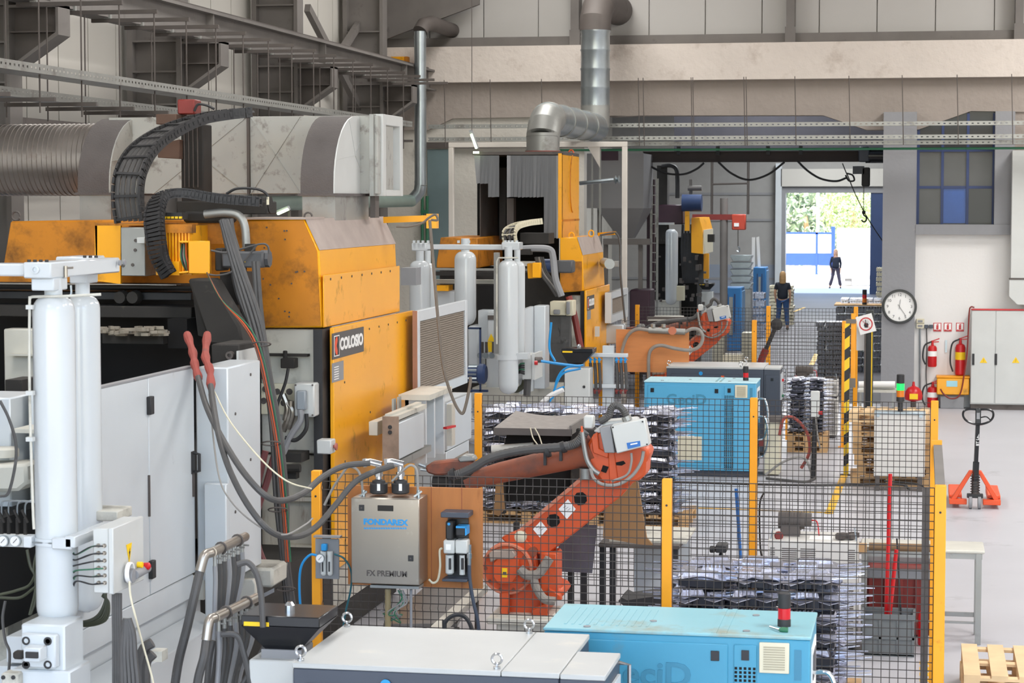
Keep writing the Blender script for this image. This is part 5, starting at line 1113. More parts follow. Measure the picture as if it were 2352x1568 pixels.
part('blue_tube', MB().hose([onY(x, y, Yr-.04) for x, y in ((728, 1275), (712, 1274), (694, 1295), (688, 1330), (690, 1390), (700, 1450), (710, 1520))], .009, 6), 'blue_pipe', RP)
part('teal_tube', MB().hose([onY(x, y, Yr-.04) for x, y in ((768, 1272), (790, 1282), (806, 1310), (806, 1350), (795, 1400), (788, 1440))], .007, 6), mat('dark_teal_tube', '#1d5a64', .45), RP)
solo('black_hose_coil', MB().hose(PDs([(1016, 1900), (1020, 1470), (1022, 1430), (1045, 1412), (1070, 1418), (1085, 1450), (1088, 1500), (1090, 1900)], 14.3), .014, 8), 'black', 'black hose hump in front of the near fence below the board', 'hose')
# platform / conveyor end seen through the near fence
cvT = thing('sheet_conveyor', 'sloping grey sheet trough with pale side rail below the plywood board', 'conveyor', tuple(onZ(960, 1420, .0)))
Pn = [onZ(880, 1440, .35), onZ(1050, 1440, .35), onZ(1095, 1358, .35), onZ(975, 1355, .35)]
part('trough', MB().prism(Pn, (0, 0, .03)), mat('wet_dark_sheet', '#6f6b68', .35, .3, .25, 10), cvT)
part('side_rail', MB().bar(onZ(1000, 1450, .42), onZ(1108, 1350, .42), .1, .06), 'white_dirty', cvT)
for p in Pn: part('leg', MB().cyl(p, (p.x, p.y, 0), .02, n=6), 'steel_dark', cvT)
# --- robot
def robot(T0, loc):
    YR = 17.35; o = YR
    def P(L): return PYs(L, YR)
    T = T0
    part('pedestal', boxY(MB(), 1140, 1412, 1268, 1640, YR-.15, .5).box(onY(1128, 1420, YR).x, onY(1280, 1420, YR).x, YR-.2, YR+.4, onY(1200, 1425, YR).z, onY(1200, 1410, YR).z), 'white_dirty', T, bevel=.01)
    part('base', MB().prism(P([(1148, 1412), (1146, 1345), (1132, 1330), (1128, 1300), (1230, 1262), (1240, 1330), (1292, 1355), (1294, 1370), (1262, 1385), (1255, 1412)]), (0, .42, 0)), 'robot', T, bevel=.02)
    part('base_bracket', boxY(MB(), 1148, 1360, 1168, 1412, YR-.1, .12).prism(P([(1225, 1395), (1262, 1380), (1262, 1412), (1225, 1412)]), (0, -.1, 0)), 'robot', T, bevel=.01)
    c = onY(1168, 1303, YR)
    part('shoulder', MB().lathe(c, [(.19, .1), (.215, .02), (.215, -.05), (.19, -.07), (.15, -.07)], 36, 'Y'), 'robot', T, 'round shoulder housing')
    part('shoulder_ring', MB().tube([c+V((.2*math.cos(t_), -.07, .2*math.sin(t_))) for t_ in [k*math.pi/16 for k in range(33)]], .014, 6), 'robot_pink', T)
    q = MB()
    for k in range(10): t_ = k*math.pi/5; q.lathe(c+V((.175*math.cos(t_), -.07, .175*math.sin(t_))), [(.014, 0), (.014, -.012)], 8, 'Y')
    part('ring_bolt', q, 'robot_dirty', T, stuff=True)
    oc = [(1150, 1272), (1180, 1268), (1190, 1285), (1190, 1322), (1176, 1342), (1143, 1342), (1131, 1325), (1131, 1292)]
    mc = part('motor_cover', MB().prism(PYs(oc, YR-.14), (0, .1, 0)), 'robot', T, bevel=.012)
    part('cover_top', MB().prism(PYs([(1122, 1270), (1136, 1264), (1176, 1262), (1186, 1276), (1176, 1284), (1140, 1284), (1126, 1292)], YR-.15), (0, .08, 0)), mat('silver_grey_clamp', '#A8988c', .5, .3), T, bevel=.008)
    y_ = part('yellow_label', boxY(MB(), 1153, 1304, 1165, 1326, YR-.143, .004), 'yellow', mc); part('label_print', boxY(MB(), 1155, 1313, 1163, 1320, YR-.146, .003), 'steel_dark', mc)
    part('side_motor', boxY(MB(), 1240, 1268, 1280, 1368, YR-.05, .25), 'robot', T, bevel=.015)
    part('bump_stop', MB().prism(P([(1262, 1345), (1290, 1362), (1293, 1376), (1284, 1374), (1262, 1366)]), (0, -.08, 0)), 'robot', T, bevel=.008)
    q = MB().hose([onY(x, y, YR-.16) for x, y in ((1193, 1305), (1210, 1320), (1235, 1318), (1250, 1300), (1262, 1282))], .04, 10)
    part('cloth_wrap', q, mat('grey_wrap_cloth', '#8f8880', .9, var=.15, bump=.8, bscale=16), T, 'grey wrapped hose'); part('cloth_wrap', MB().hose([onY(x, y, YR-.16) for x, y in ((1225, 1325), (1232, 1350), (1250, 1375), (1275, 1380))], .035, 10), MATS['grey_wrap_cloth'], T)
    # lower arm with two windows
    A = [(1186, 1222), (1344, 1088), (1372, 1068), (1430, 1085), (1462, 1098), (1426, 1140), (1252, 1278), (1218, 1268)]
    la = part('lower_arm', MB().prism(PYs(A, YR+.02), (0, .2, 0)), 'robot', T, bevel=.012)
    part('arm_edge', MB().bar(onY(1188, 1224, YR+.02), onY(1346, 1090, YR+.02), .05, .03), 'robot_pink', la)
    part('arm_root', MB().prism(PYs([(1150, 1235), (1190, 1218), (1228, 1260), (1222, 1300), (1180, 1262)], YR-.02), (0, .15, 0)), 'robot', T, bevel=.01)
    def diamond(cx, cy, r_, Y, mt, nm, rd=.8):
        P_ = [];
        for k in range(4):
            a_ = R(38)+k*math.pi/2
            for da in (-.35, .35): P_.append((cx+r_*math.cos(a_+da)*rd*1.1, cy+r_*math.sin(a_+da)*rd*1.1))
        return part(nm, MB().prism(PYs(P_, Y), (0, .005, 0)), mt, la)
    for cx, cy in ((1333, 1145), (1271, 1195)): diamond(cx, cy, 18, YR+.014, 'void', 'arm_window')
    for cx, cy, r_ in ((1302, 1169, 24), (1240, 1215, 20)):
        part('sticker', MB().prism(PYs([(cx-r_*.8, cy), (cx+r_*.1, cy-r_*.95), (cx+r_*.85, cy), (cx+r_*.0, cy+r_*.95)], YR+.012), (0, .004, 0)), 'sign', la)
        q = MB()
        for k in range(3): q.bar(onY(cx-8+k*5, cy-3+k*3, YR+.01), onY(cx-2+k*5, cy-8+k*3, YR+.01), .004)
        part('sticker_print', q, 'grey_mid', la, stuff=True)
    part('knuckle', MB().lathe(onY(1196, 1232, YR), [(.05, .02), (.05, -.02), (.03, -.03)], 16, 'Y'), 'cream', T); part('knuckle', MB().lathe(onY(1224, 1266, YR), [(.04, .02), (.04, -.03), (.02, -.03)], 16, 'Y'), 'robot_dirty', T)
    # elbow housing
    B = [(1350, 1020), (1362, 998), (1385, 988), (1420, 1000), (1488, 1030), (1492, 1048), (1484, 1056), (1482, 1092), (1466, 1104), (1420, 1120), (1385, 1112), (1362, 1080), (1352, 1060)]
    part('elbow', MB().prism(PYs(B, YR-.1), (0, .34, 0)), 'robot', T, bevel=.025)
    part('elbow_rib', MB().prism(PYs([(1396, 1020), (1408, 1018), (1420, 1108), (1400, 1112)], YR-.12), (0, .03, 0)).prism(PYs([(1358, 1004), (1372, 992), (1376, 1030), (1398, 1040), (1396, 1052), (1362, 1040)], YR-.125), (0, .03, 0)), 'robot', T, bevel=.006)
    part('elbow_pocket', MB().prism(PYs([(1414, 1062), (1432, 1058), (1437, 1064), (1428, 1069), (1415, 1068)], YR-.106), (0, .01, 0)).prism(PYs([(1385, 1068), (1398, 1072), (1392, 1086), (1380, 1082)], YR-.106), (0, .01, 0)), 'void', T)
    jb = [(1403, 977), (1480, 962), (1492, 1022), (1416, 1042)]
    bx_ = part('terminal_box', MB().prism(PYs(jb, YR-.26), (0, .14, 0)), 'grey_light', T, 'pale grey terminal box', bevel=.008)
    part('box_base', MB().prism(PYs([(1376, 982), (1402, 977), (1412, 1040), (1388, 1040)], YR-.24), (0, .16, 0)), 'grey_mid', T, bevel=.006)
    part('box_label', MB().prism(PYs([(1439, 1017), (1470, 1012), (1471, 1024), (1442, 1031)], YR-.264), (0, .004, 0)), 'label_blue', bx_, 'blue label'); part('label_print', MB().prism(PYs([(1448, 1019), (1464, 1016), (1464, 1019), (1448, 1022)], YR-.267), (0, .003, 0)), 'sign', bx_)
    q = MB(); bolts(q, [onY(x, y, YR-.26) for x, y in ((1408, 981), (1476, 968), (1486, 1020), (1414, 1037))], .007); part('screw', q, 'black', bx_, stuff=True)
    part('grey_cap', MB().prism(PYs([(1362, 990), (1392, 968), (1458, 962), (1462, 972), (1400, 980), (1376, 996)], YR-.1), (0, .25, 0)), 'grey_light', T, bevel=.01)
    part('top_bracket', boxY(MB(), 1340, 955, 1362, 985, YR-.05, .12), 'grey_light', T, bevel=.01)
    part('orange_peg', MB().cyl(onY(1337, 992, YR-.18), onY(1336, 978, YR-.18), .012, .008, n=10), 'robot', T)
    part('grey_strap', MB().hose([onY(x, y, YR-.17) for x, y in ((1337, 990), (1341, 1020), (1348, 1055), (1362, 1078), (1376, 1088))], .02, 8), 'galv_dull', T)
    def tb(L): 
        return [onY(x, y, YR+.02) for x, y in L]
    part('forearm', MB().tube(tb([(1362, 1030), (1340, 1040), (1325, 1044), (1300, 1052), (1150, 1085), (1100, 1098), (1070, 1108)]), [.14, .135, .11, .1, .085, .075, .07], 20), 'robot_dirty', T, 'sooty forearm')
    part('wrist', MB().tube(tb([(1095, 1098), (1040, 1108), (995, 1104)]), [.07, .06, .05], 14), 'soot', T)
    part('hand_block', MB().prism(PYs([(976, 1072), (990, 1062), (1040, 1056), (1082, 1058), (1088, 1068), (1050, 1090), (1000, 1092), (980, 1086)], YR-.05), (0, .15, 0)), 'robot_dirty', T, bevel=.015)
    part('hand_top', MB().prism(PYs([(1050, 1052), (1065, 1044), (1086, 1046), (1092, 1058), (1055, 1062)], YR-.06), (0, .12, 0)), 'galv_dull', T, bevel=.01)
    part('nozzle', MB().cyl(onY(978, 1072, YR), onY(962, 1066, YR), .015, n=8).cyl(onY(982, 1080, YR), onY(966, 1078, YR), .012, n=8), 'galv', T)
    main = [(1398, 968), (1372, 958), (1345, 990), (1325, 1016), (1290, 1026), (1200, 1034), (1130, 1050), (1085, 1075), (1050, 1090), (1030, 1092)]
    sm_ = spline([onY(x, y, YR-.14) for x, y in main[2:]], 14)
    part('dress_hose', MB().tube(sm_, [.036+.003*(k % 2) for k in range(len(sm_))], 10), 'hose', T, 'ribbed grey dress hose')
    sm_ = spline([onY(x, y, YR-.12) for x, y in ((1378, 968), (1398, 955), (1404, 938), (1416, 930), (1432, 942), (1440, 958))], 8)
    part('dress_hose', MB().tube(sm_, [.027+.003*(k % 2) for k in range(len(sm_))], 10), 'hose', T); part('hose_gland', MB().cyl(onY(1438, 956, YR-.12), onY(1442, 966, YR-.12), .04, n=10), 'galv_dull', T)
    for x_, y_ in ((1294, 1026), (1258, 1036), (1042, 1088)): part('hose_clamp', MB().cyl(onY(x_-4, y_+2, YR-.14), onY(x_+4, y_-1, YR-.14), .048, n=12).box(onY(x_-3, y_, YR).x, onY(x_+3, y_, YR).x, YR-.14, YR-.1, onY(x_, y_+28, YR).z, onY(x_, y_, YR).z), 'black', T)
    for P_, r_ in (([(1478, 1036), (1472, 1062), (1452, 1092), (1420, 1112), (1385, 1112), (1364, 1098), (1356, 1075)], .014), ([(1450, 1040), (1450, 1062), (1440, 1090), (1405, 1105)], .01)):
        part('loop_cable', MB().hose([onY(x, y, YR-.2) for x, y in P_], r_, 7), 'hose_l', T)
    part('grease_can', MB().cyl(onY(1345, 1075, YR-.02), onY(1345, 1100, YR-.02), .05, n=14), 'galv_dull', T)
    return T
rc = onY(1200, 1420, 17.35)
RB = thing('robot_arm', 'large orange foundry robot with sooty forearm in front of the dark quench hood', 'robot', (rc.x, 17.35, 0))
robot(RB, None)
for ch in list(RB.children):
    pass
s2 = onY(1640, 725, 35.6); s1 = onY(1435, 1003, 17.35)
RB2 = dup(RB, V((rc.x, 17.35, 0)) + V((s2.x-s1.x, 36.3-17.35, 0)), None, 'smaller looking orange robot with white box behind the orange plywood board')
# --- quench hood behind robot 1
QH = thing('quench_hood', 'dark tunnel hood with dusty sagging grey top plate behind the big robot', 'hood', tuple(onY(1235, 1100, 19.0)))
Yq = 18.7
top = [onY(1135, 982, Yq), onY(1313, 996, Yq), onY(1338, 960, Yq+1.0), onY(1175, 955, Yq+1.0)]
zt_ = top[0].z
q = MB(); nx, ny = 10, 6
x0, x1 = top[0].x, top[1].x
def sg(u, v): return V((x0+(x1-x0)*u, Yq+1.05*v, zt_-.04*math.sin(math.pi*u)*v + .05*v))
g0 = [[sg(i/nx, j/ny) for i in range(nx+1)] for j in range(ny+1)]
vs = [p for r_ in g0 for p in r_]; fs = [(j*(nx+1)+i, j*(nx+1)+i+1, (j+1)*(nx+1)+i+1, (j+1)*(nx+1)+i) for j in range(ny) for i in range(nx)]
q.add(vs, fs); q.add([p-V((0,0,.02)) for p in vs], fs)
part('top_plate', q, mat('speckled_dusty_plate', '#8d8884', .9, var=.2, scale=14), QH, 'dusty sagging plate', ang=3)
part('front_lip', MB().box(x0, x1, Yq-.01, Yq+.02, zt_-.06, zt_), 'steel_dark', QH); part('side_lip', MB().box(x1-.02, x1, Yq, Yq+1.05, zt_-.05, zt_+.03), 'steel_beam', QH)
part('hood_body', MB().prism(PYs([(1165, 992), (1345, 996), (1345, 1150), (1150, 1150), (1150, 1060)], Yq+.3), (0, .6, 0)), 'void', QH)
part('hood_side', boxY(MB(), 1310, 985, 1385, 1150, Yq+.25, .1), 'soot', QH, bevel=.01)
part('roller', MB().cyl(onY(1130, 1032, Yq+.1), onY(1225, 1026, Yq+.1), .04, n=12), 'white_dirty', QH)
part('left_leg', boxY(MB(), 1142, 1040, 1158, 1180, Yq+.2, .1), 'soot', QH)
part('belt', MB().prism([onY(1270, 1205, Yq-.4), onY(1372, 1205, Yq-.4), onY(1372, 1205, Yq+.4), onY(1270, 1205, Yq+.4)], (0, 0, -.03)).prism(PYs([(1285, 1206), (1372, 1206), (1360, 1316), (1280, 1312)], Yq-.4), (0, .01, 0)), mat('shiny_dark_belt', '#5b5d66', .25, .2, .2, 6), QH)
for x_ in (1310, 1340, 1185): part('leg', boxY(MB(), x_-6, 1200, x_+6, 1640, Yq-.3, .06), 'black', QH)
part('flap', MB().prism(PYs([(1390, 1100), (1462, 1090), (1485, 1235), (1500, 1252), (1470, 1250), (1385, 1235)], Yq-.5), (0, .04, 0)), 'card', QH, 'brown hanging flap')
part('flap', MB().prism(PYs([(1140, 1085), (1152, 1085), (1158, 1170), (1145, 1185), (1134, 1180)], Yq-.2), (0, .04, 0)), 'card', QH)
part('cable', MB().hose([onY(x, y, Yq-.05) for x, y in ((1218, 982), (1224, 1005), (1234, 1020), (1238, 1028))], .006, 5).hose([onY(x, y, Yq-.05) for x, y in ((1228, 982), (1238, 1000), (1246, 1024))], .006, 5), 'cream', QH)
# stand with dark legs right of the robot
ST = thing('work_stand', 'low stand on dark legs with pale top beside the brown flap', 'table', tuple(onZ(1450, 1400, 0)))
a, b, z0, z1 = fr(1375, 1247, 1560, 1262, 18.9)
part('top', MB().box(a, b, 18.9, 19.9, z0, z1), 'steel_dark', ST, bevel=.004)
part('sheet', MB().box(a+.08, b+.05, 19.0, 19.85, z1, z1+.02), 'white_dirty', ST)
for x_ in (a+.03, a+.12, b-.04): part('leg', MB().box(x_-.025, x_+.025, 18.92, 18.98, 0, z0), 'black', ST)
part('infill', MB().box(a+.2, b, 19.8, 19.82, .1, z0-.05), 'white', ST)
solo('black_bag', MB().prism(PYs([(1420, 1380), (1428, 1372), (1440, 1378), (1500, 1370), (1530, 1372), (1530, 1395), (1440, 1398)], 17.9), (0, .4, 0)), 'black', 'crumpled black sheet lying left of the second near post', 'sheet')
solo('small_motor', boxY(MB(), 1643, 1252, 1668, 1270, 18.2, .2).cyl(onY(1656, 1269, 18.3), (onY(1656, 1269, 18.3).x, 18.3, 0), .02, n=8).cyl(onY(1643, 1261, 18.3), onY(1630, 1261, 18.3), .03, n=10), 'black', 'small black motor on a thin stand behind the near casting stack', 'motor', bevel=.01)
# ================================================================ TEMPERATURE UNITS
def eyebolt(T, x, y, z, s=1):
    part('lifting_eye', MB().lathe((x, y, z), [(.02*s, 0), (.02*s, .012*s), (.008*s, .014*s), (.008*s, .03*s)], 10).tube([V((x+.028*s*math.cos(t_), y, z+.055*s+.028*s*math.sin(t_))) for t_ in [k*math.pi/8 for k in range(17)]], .008*s, 6), 'chrome', T)
def dark_unit(T, P):
    x, y, _ = P; W, Dp, H = 1.49, 1.08, 1.35; x2 = x+1.74
    part('body', MB().box(x, x+W, y, y+Dp, .06, H-.03), 'slate', T, bevel=.006)
    part('electric_cabinet', MB().box(x+W+.004, x2, y, y+.6, .06, H-.03), 'slate', T, bevel=.006)
    part('top_sheet', MB().box(x-.004, x+W*.785, y-.004, y+Dp+.004, H-.03, H), 'slate_top', T, bevel=.004); part('top_sheet', MB().box(x+W*.785+.004, x+W+.004, y-.004, y+Dp+.004, H-.03, H), 'slate_top', T, bevel=.004)
    part('top_sheet', MB().box(x+W+.008, x2+.004, y-.004, y+.6, H-.032, H-.003), 'slate_top', T, bevel=.004)
    d = part('door', MB().box(x+.07, x+1.12, y-.012, y, .15, H-.11), 'slate', T, bevel=.004); part('door', MB().box(x+1.2, x+1.46, y-.012, y, .15, H-.11), 'slate', T, bevel=.004); part('door', MB().box(x+1.52, x2-.03, y-.012, y, .15, H-.11), 'slate', T, bevel=.004)
    for dx in (.27, .95, 1.3, 1.6): part('latch', MB().box(x+dx, x+dx+.04, y-.02, y-.01, H-.2, H-.16), 'black_gloss', T)
    lg = part('emblem', MB().lathe((x+.53, y-.012, H-.1), [(.03, 0), (.03, -.004)], 16, 'Y'), 'blue_pipe', T, 'blue dot of the emblem')
    q = MB().prism([V((x+.46, y-.016, H-.155)), V((x+.53, y-.016, H-.19)), V((x+.6, y-.016, H-.155)), V((x+.6, y-.016, H-.28)), V((x+.46, y-.016, H-.28))], (0, .004, 0)); q.prism([V((x+.63, y-.016, H-.16)), V((x+.7, y-.016, H-.2)), V((x+.77, y-.016, H-.16)), V((x+.77, y-.016, H-.28)), V((x+.63, y-.016, H-.28))], (0, .004, 0))
    part('emblem_shape', q, 'blue_pipe', lg, stuff=True); part('emblem_bar', MB().box(x+.84, x+.89, y-.016, y-.012, H-.28, H-.13), 'robot', T, 'orange bar of the emblem')
    cp = part('control_panel', MB().box(x2, x2+.02, y+.06, y+.5, H-.5, H-.1), 'white', T, bevel=.003)
    part('red_button', MB().lathe((x2+.02, y+.16, H-.2), [(.02, 0), (.025, .03)], 10, 'X'), 'red', cp); part('green_button', MB().lathe((x2+.02, y+.16, H-.44), [(.02, 0), (.025, .03)], 10, 'X'), 'green_p', cp)
    part('side_handle', MB().tube([(x2, y+.56, H-.05), (x2+.06, y+.56, H-.06), (x2+.06, y+.56, H-.4), (x2, y+.56, H-.42)], .012, 6), 'chrome', T)
    part('base', MB().box(x+.03, x2-.03, y+.04, y+.56, 0, .06), 'black', T)
    for ex, ey in ((.03, .05), (.03, Dp-.04), (W*.785-.03, .05), (W*.785-.03, Dp-.04)): eyebolt(T, x+ex, y+ey, H)
def beacon(T, x, y, z, cols, s=1.0):
    r = .038*s; b = part('beacon_base', MB().lathe((x, y, z), [(r*1.05, 0), (r*1.05, .04*s), (r, .045*s)], 16), 'black', T); h = .045*s
    for c_ in cols: part('beacon_lens', MB().lathe((x, y, z+h), [(r, 0), (r, .065*s)], 18), c_, T); h += .067*s
    part('beacon_cap', MB().lathe((x, y, z+h), [(r, 0), (r*1.02, .03*s), (r, .085*s), (r*.9, .09*s)], 18), 'black', T)
def cyan_unit(T, P, mb_, mt_):
    x, y, _ = P; W, Dp, H = 1.58, .78, 1.35
    part('body', MB().box(x, x+W, y, y+Dp, .09, H-.02), mb_, T, bevel=.008); part('base', MB().box(x-.06, x+W-.05, y+.04, y+Dp-.04, 0, .09), 'slate', T, bevel=.01)
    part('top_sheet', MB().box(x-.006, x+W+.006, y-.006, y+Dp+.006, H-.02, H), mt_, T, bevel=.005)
    part('top_strip', MB().box(x+1.0, x+1.03, y+.0, y+Dp, H, H+.004).box(x+1.06, x+1.09, y, y+Dp, H, H+.004), 'cyan_top' if mt_ != 'cyan' else 'cyan', T, stuff=True)
    q = MB()
    for i in range(12): q.box(x+.1+.045*i, x+.115+.045*i, y+.12, y+Dp-.12, H, H+.003)
    part('perforated_grille', q, mt_, T, stuff=True)
    for dx, dy in ((.25, .06), (.62, .3), (1.2, .1), (1.22, .6)): part('top_plug', MB().lathe((x+dx, y+dy, H), [(.022, 0), (.022, .006)], 12), 'grey_mid', T)
    q = MB(); fx = lambda a_, b_, c_, d_: q.box(x+a_, x+b_, y-.004, y+.0, c_, d_)
    d = part('door', MB().box(x+.05, x+1.1, y-.012, y, .16, H-.06), mb_, T, bevel=.005); part('vent_door', MB().box(x+1.135, x+1.27, y-.01, y, .16, H-.06), mb_, T, bevel=.004)
    for dx in (.09, 1.0): part('latch', MB().box(x+dx, x+dx+.05, y-.02, y-.01, H-.16, H-.1), 'black_gloss', d, bevel=.002)
    part('latch', MB().box(x+1.18, x+1.225, y-.018, y-.01, H-.15, H-.09), 'black_gloss', T)
    q = MB()
    for i in range(5):
        for j in range(44): cx_ = x+1.148+.027*i; cz_ = H-.2-.024*j; q.add([(cx_-.008, y-.0108, cz_-.008), (cx_+.008, y-.0108, cz_-.008), (cx_+.008, y-.0108, cz_+.008), (cx_-.008, y-.0108, cz_+.008)], [(0, 1, 2, 3)])
    part('vent_hole', q, 'void', T, stuff=True)
    lv = part('louvre', MB().box(x+1.285, x+1.46, y-.02, y, H-.22, H-.04), 'cream', T, bevel=.003); q = MB()
    for i in range(10): q.box(x+1.31, x+1.435, y-.024, y-.02, H-.2+.0145*i, H-.193+.0145*i)
    part('louvre_slat', q, mat('shaded_cream', '#A89F88', .6) if 'shaded_cream' not in MATS else MATS['shaded_cream'], lv, stuff=True)  # slats in a darker cream, shade put into the colour
    part('recess', MB().box(x+1.49, x+1.53, y-.004, y, H-.26, H-.08), mat('recess_shade_cyan', '#3A7C98', .5) if 'recess_shade_cyan' not in MATS else MATS['recess_shade_cyan'], T)  # flat plate in darker cyan, painting in the shade of a recess
    text('embossed_lettering', 'GeciD', MATS.get('relief_shade_cyan') or mat('relief_shade_cyan', '#3A83A0', .5, var=.05), d, (x+.6, y-.012, H-.26), (1, 0, 0), (0, 0, 1), .2, .006, .004, xs=1.1)  # letters darker than the cabinet, standing in for shade on the relief
    beacon(T, x+1.41, y+.3, H, ['lamp_red'])
    cp = part('end_panel', MB().box(x+W, x+W+.008, y+.15, y+.6, H-.55, H-.1), 'sign', T); part('display', MB().box(x+W+.008, x+W+.012, y+.2, y+.5, H-.3, H-.15), 'slate', cp)
    for dz in (.25, .5): part('chrome_hose', MB().hose([V((x+W, y+.2, H-dz)), V((x+W+.12, y+.18, H-dz-.02)), V((x+W+.16, y+.2, H-dz-.3)), V((x+W+.1, y+.3, H-dz-.55)), V((x+W, y+.3, H-dz-.6))], .015, 8), 'chrome', T)
    part('red_valve', MB().box(x+W+.02, x+W+.09, y+.3, y+.36, .42, .52), 'red_dark', T); q = MB()
    for i in range(8): q.box(x+W, x+W+.004, y+.2, y+.55, .2+.03*i, .212+.03*i)
    part('end_louvre', q, 'steel_dark', T, stuff=True)
n1 = onZ(673, 1521, 1.35); f1 = onZ(1531, 841, 1.35)
DU = thing('temperature_unit', 'dark slate cabinet with worn light grey top at the bottom edge, lifting eyes on top', 'machine cabinet', (n1.x, n1.y, 0), 'slate coloured temperature units'); dark_unit(DU, n1)
dup(DU, (f1.x, f1.y, 0), None, 'dark slate cabinet with grey top behind the clean sky blue cabinet')
n2 = onZ(1250, 1440, 1.35); f2 = onZ(1480, 874, 1.35)
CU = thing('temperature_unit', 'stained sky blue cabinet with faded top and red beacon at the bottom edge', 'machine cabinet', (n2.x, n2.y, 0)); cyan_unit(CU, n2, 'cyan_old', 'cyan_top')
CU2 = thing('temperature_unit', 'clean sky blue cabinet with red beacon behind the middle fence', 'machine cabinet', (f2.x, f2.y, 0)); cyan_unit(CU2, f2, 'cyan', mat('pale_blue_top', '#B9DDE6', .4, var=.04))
a = onZ(1768, 1440, 1.36); SD = thing('screwdriver', 'green handled screwdriver lying on the stained sky blue cabinet', 'screwdriver', (a.x, a.y, 1.355))
b = onZ(1790, 1447, 1.36); c = onZ(1810, 1448, 1.36); zz_ = V((0, 0, .012))
part('blade', MB().cyl(a+zz_*.2, b+zz_*.2, .006, n=8), 'chrome', SD); part('handle', MB().tube([b+zz_*.2, b.lerp(c, .3)+zz_*.4, c+zz_*.4], [.01, .016, .015], 10), 'green_p', SD)
# hoppers on white feeders
def hopper(px0, px1, yt, yb, nx, D, lab, box):
    a = PD(px0, yt, D); b = PD(px1, yt, D); k = D/FPX; w_ = (px1-px0)*k; H = (yb-yt)*k; n0 = PD(nx, yb, D)
    x0, x1 = a.x, a.x+w_; y0 = a.y; y1 = y0+w_*.85; zt_ = a.z; zb_ = zt_-H; cx_, cy_ = n0.x, (y0+y1)/2; s_ = .06*w_/.35
    T = thing('hopper', lab, 'hopper', (cx_, cy_, zb_-(box[3]-yb)*k))
    hm = w_*.13
    part('rim', MB().box(x0, x1, y0, y1, zt_-hm, zt_), 'black_gloss', T, bevel=.006)
    part('funnel', MB().sweep([[V((x0, y0, zt_-hm)), V((x1, y0, zt_-hm)), V((x1, y1, zt_-hm)), V((x0, y1, zt_-hm))], [V((cx_-s_, cy_-s_, zb_)), V((cx_+s_, cy_-s_, zb_)), V((cx_+s_, cy_+s_, zb_)), V((cx_-s_, cy_+s_, zb_))]]), 'black_gloss', T)
    part('lid_knob', MB().lathe(((x0+x1)/2, (y0+y1)/2, zt_), [(.03, 0), (.03, .03), (.015, .05)], 10), 'chrome', T)
    part('yellow_label', MB().box(x0+w_*.04, x0+w_*.36, y0-.004, y0, zt_-hm*1.0, zt_-hm*.6), 'yellow', T)
    g0 = PD(box[0], box[1], D); g1 = PD(box[2], box[3], D); bb_ = part('feeder_box', MB().box(g0.x, g0.x+(box[2]-box[0])*k, y0+.02, y1, 0, zb_-.02), 'grey_light', T, bevel=.008)
    part('neck', MB().box(cx_-s_*1.5, cx_+s_*1.5, cy_-s_*1.5, cy_+s_*1.5, zb_-.03, zb_+.03), 'grey_mid', T)
    part('lock', MB().lathe((g0.x+(box[2]-box[0])*k*.78, y0+.02, zb_-.28), [(.02, 0), (.02, -.01)], 10, 'Y'), 'black', bb_)
hopper(553, 740, 1412, 1508, 640, 12.6, 'black square hopper on a white feeder left of the near dark cabinet', (568, 1512, 675, 1600))
hopper(1289, 1362, 800, 842, 1318, 30.5, 'small black square hopper on a white box by the second machine', (1296, 846, 1354, 905))
# ================================================================ CASTINGS
def casting_mesh(sd, mt, mu):
    rn = random.Random(sd); q = MB(); nx_, ny_ = 8, 5; g = []
    for j in range(ny_+1):
        for i in range(nx_+1):
            u, v = i/nx_-.5, j/ny_-.5; e = 1+(.14*rn.random() if j in (0, ny_) or i in (0, nx_) else 0); g.append(V((u*.46*e, v*.4*e, .03+.02*math.cos(u*5)+.012*rn.random()-(.022*rn.random() if j == 0 else 0))))
    fs = [(j*(nx_+1)+i, j*(nx_+1)+i+1, (j+1)*(nx_+1)+i+1, (j+1)*(nx_+1)+i) for j in range(ny_) for i in range(nx_)]
    q.add(g, fs); q.add([p-V((0, 0, .007)) for p in g], fs)
    def frus(x0, x1, y0, y1, z0, z1, k=.02): q.sweep([[V((x0, y0, z0)), V((x1, y0, z0)), V((x1, y1, z0)), V((x0, y1, z0))], [V((x0+k, y0+k, z1)), V((x1-k, y0+k, z1)), V((x1-k, y1-k, z1)), V((x0+k, y1-k, z1))]])
    frus(-.16, .03, -.17, .0, .035, .085); frus(.05, .19, -.16, .02, .03, .065); frus(-.14, .15, .04, .17, .03, .08)
    for k in range(6): q.prism([V((-.145+k*.03, -.185, .035)), V((-.145+k*.03, -.1, .035)), V((-.145+k*.03, -.1, .1)), V((-.145+k*.03, -.15, .095))], (.007, 0, 0))
    for sx in (-1, 1):
        for yy, L in ((-.14, .1+.04*rn.random()), (-.02, .17+.04*rn.random()), (.1, .13)):
            q.prism([V((sx*.18, yy-.03, .035)), V((sx*(.24+L), yy, .038+.02*rn.random())), V((sx*.18, yy+.03, .035))], (0, 0, .01))
    q.prism([V((-.22, -.19, .025)), V((-.12, -.26, .0)), V((-.02, -.2, .025))], (0, 0, .006)); q.prism([V((.02, -.2, .02)), V((.1, -.25, .005)), V((.2, -.19, .025))], (0, 0, .006))
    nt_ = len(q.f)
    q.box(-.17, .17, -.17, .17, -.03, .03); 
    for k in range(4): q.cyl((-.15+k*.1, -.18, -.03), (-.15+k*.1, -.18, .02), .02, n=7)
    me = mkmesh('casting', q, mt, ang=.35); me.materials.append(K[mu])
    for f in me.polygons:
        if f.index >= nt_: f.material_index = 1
    return me
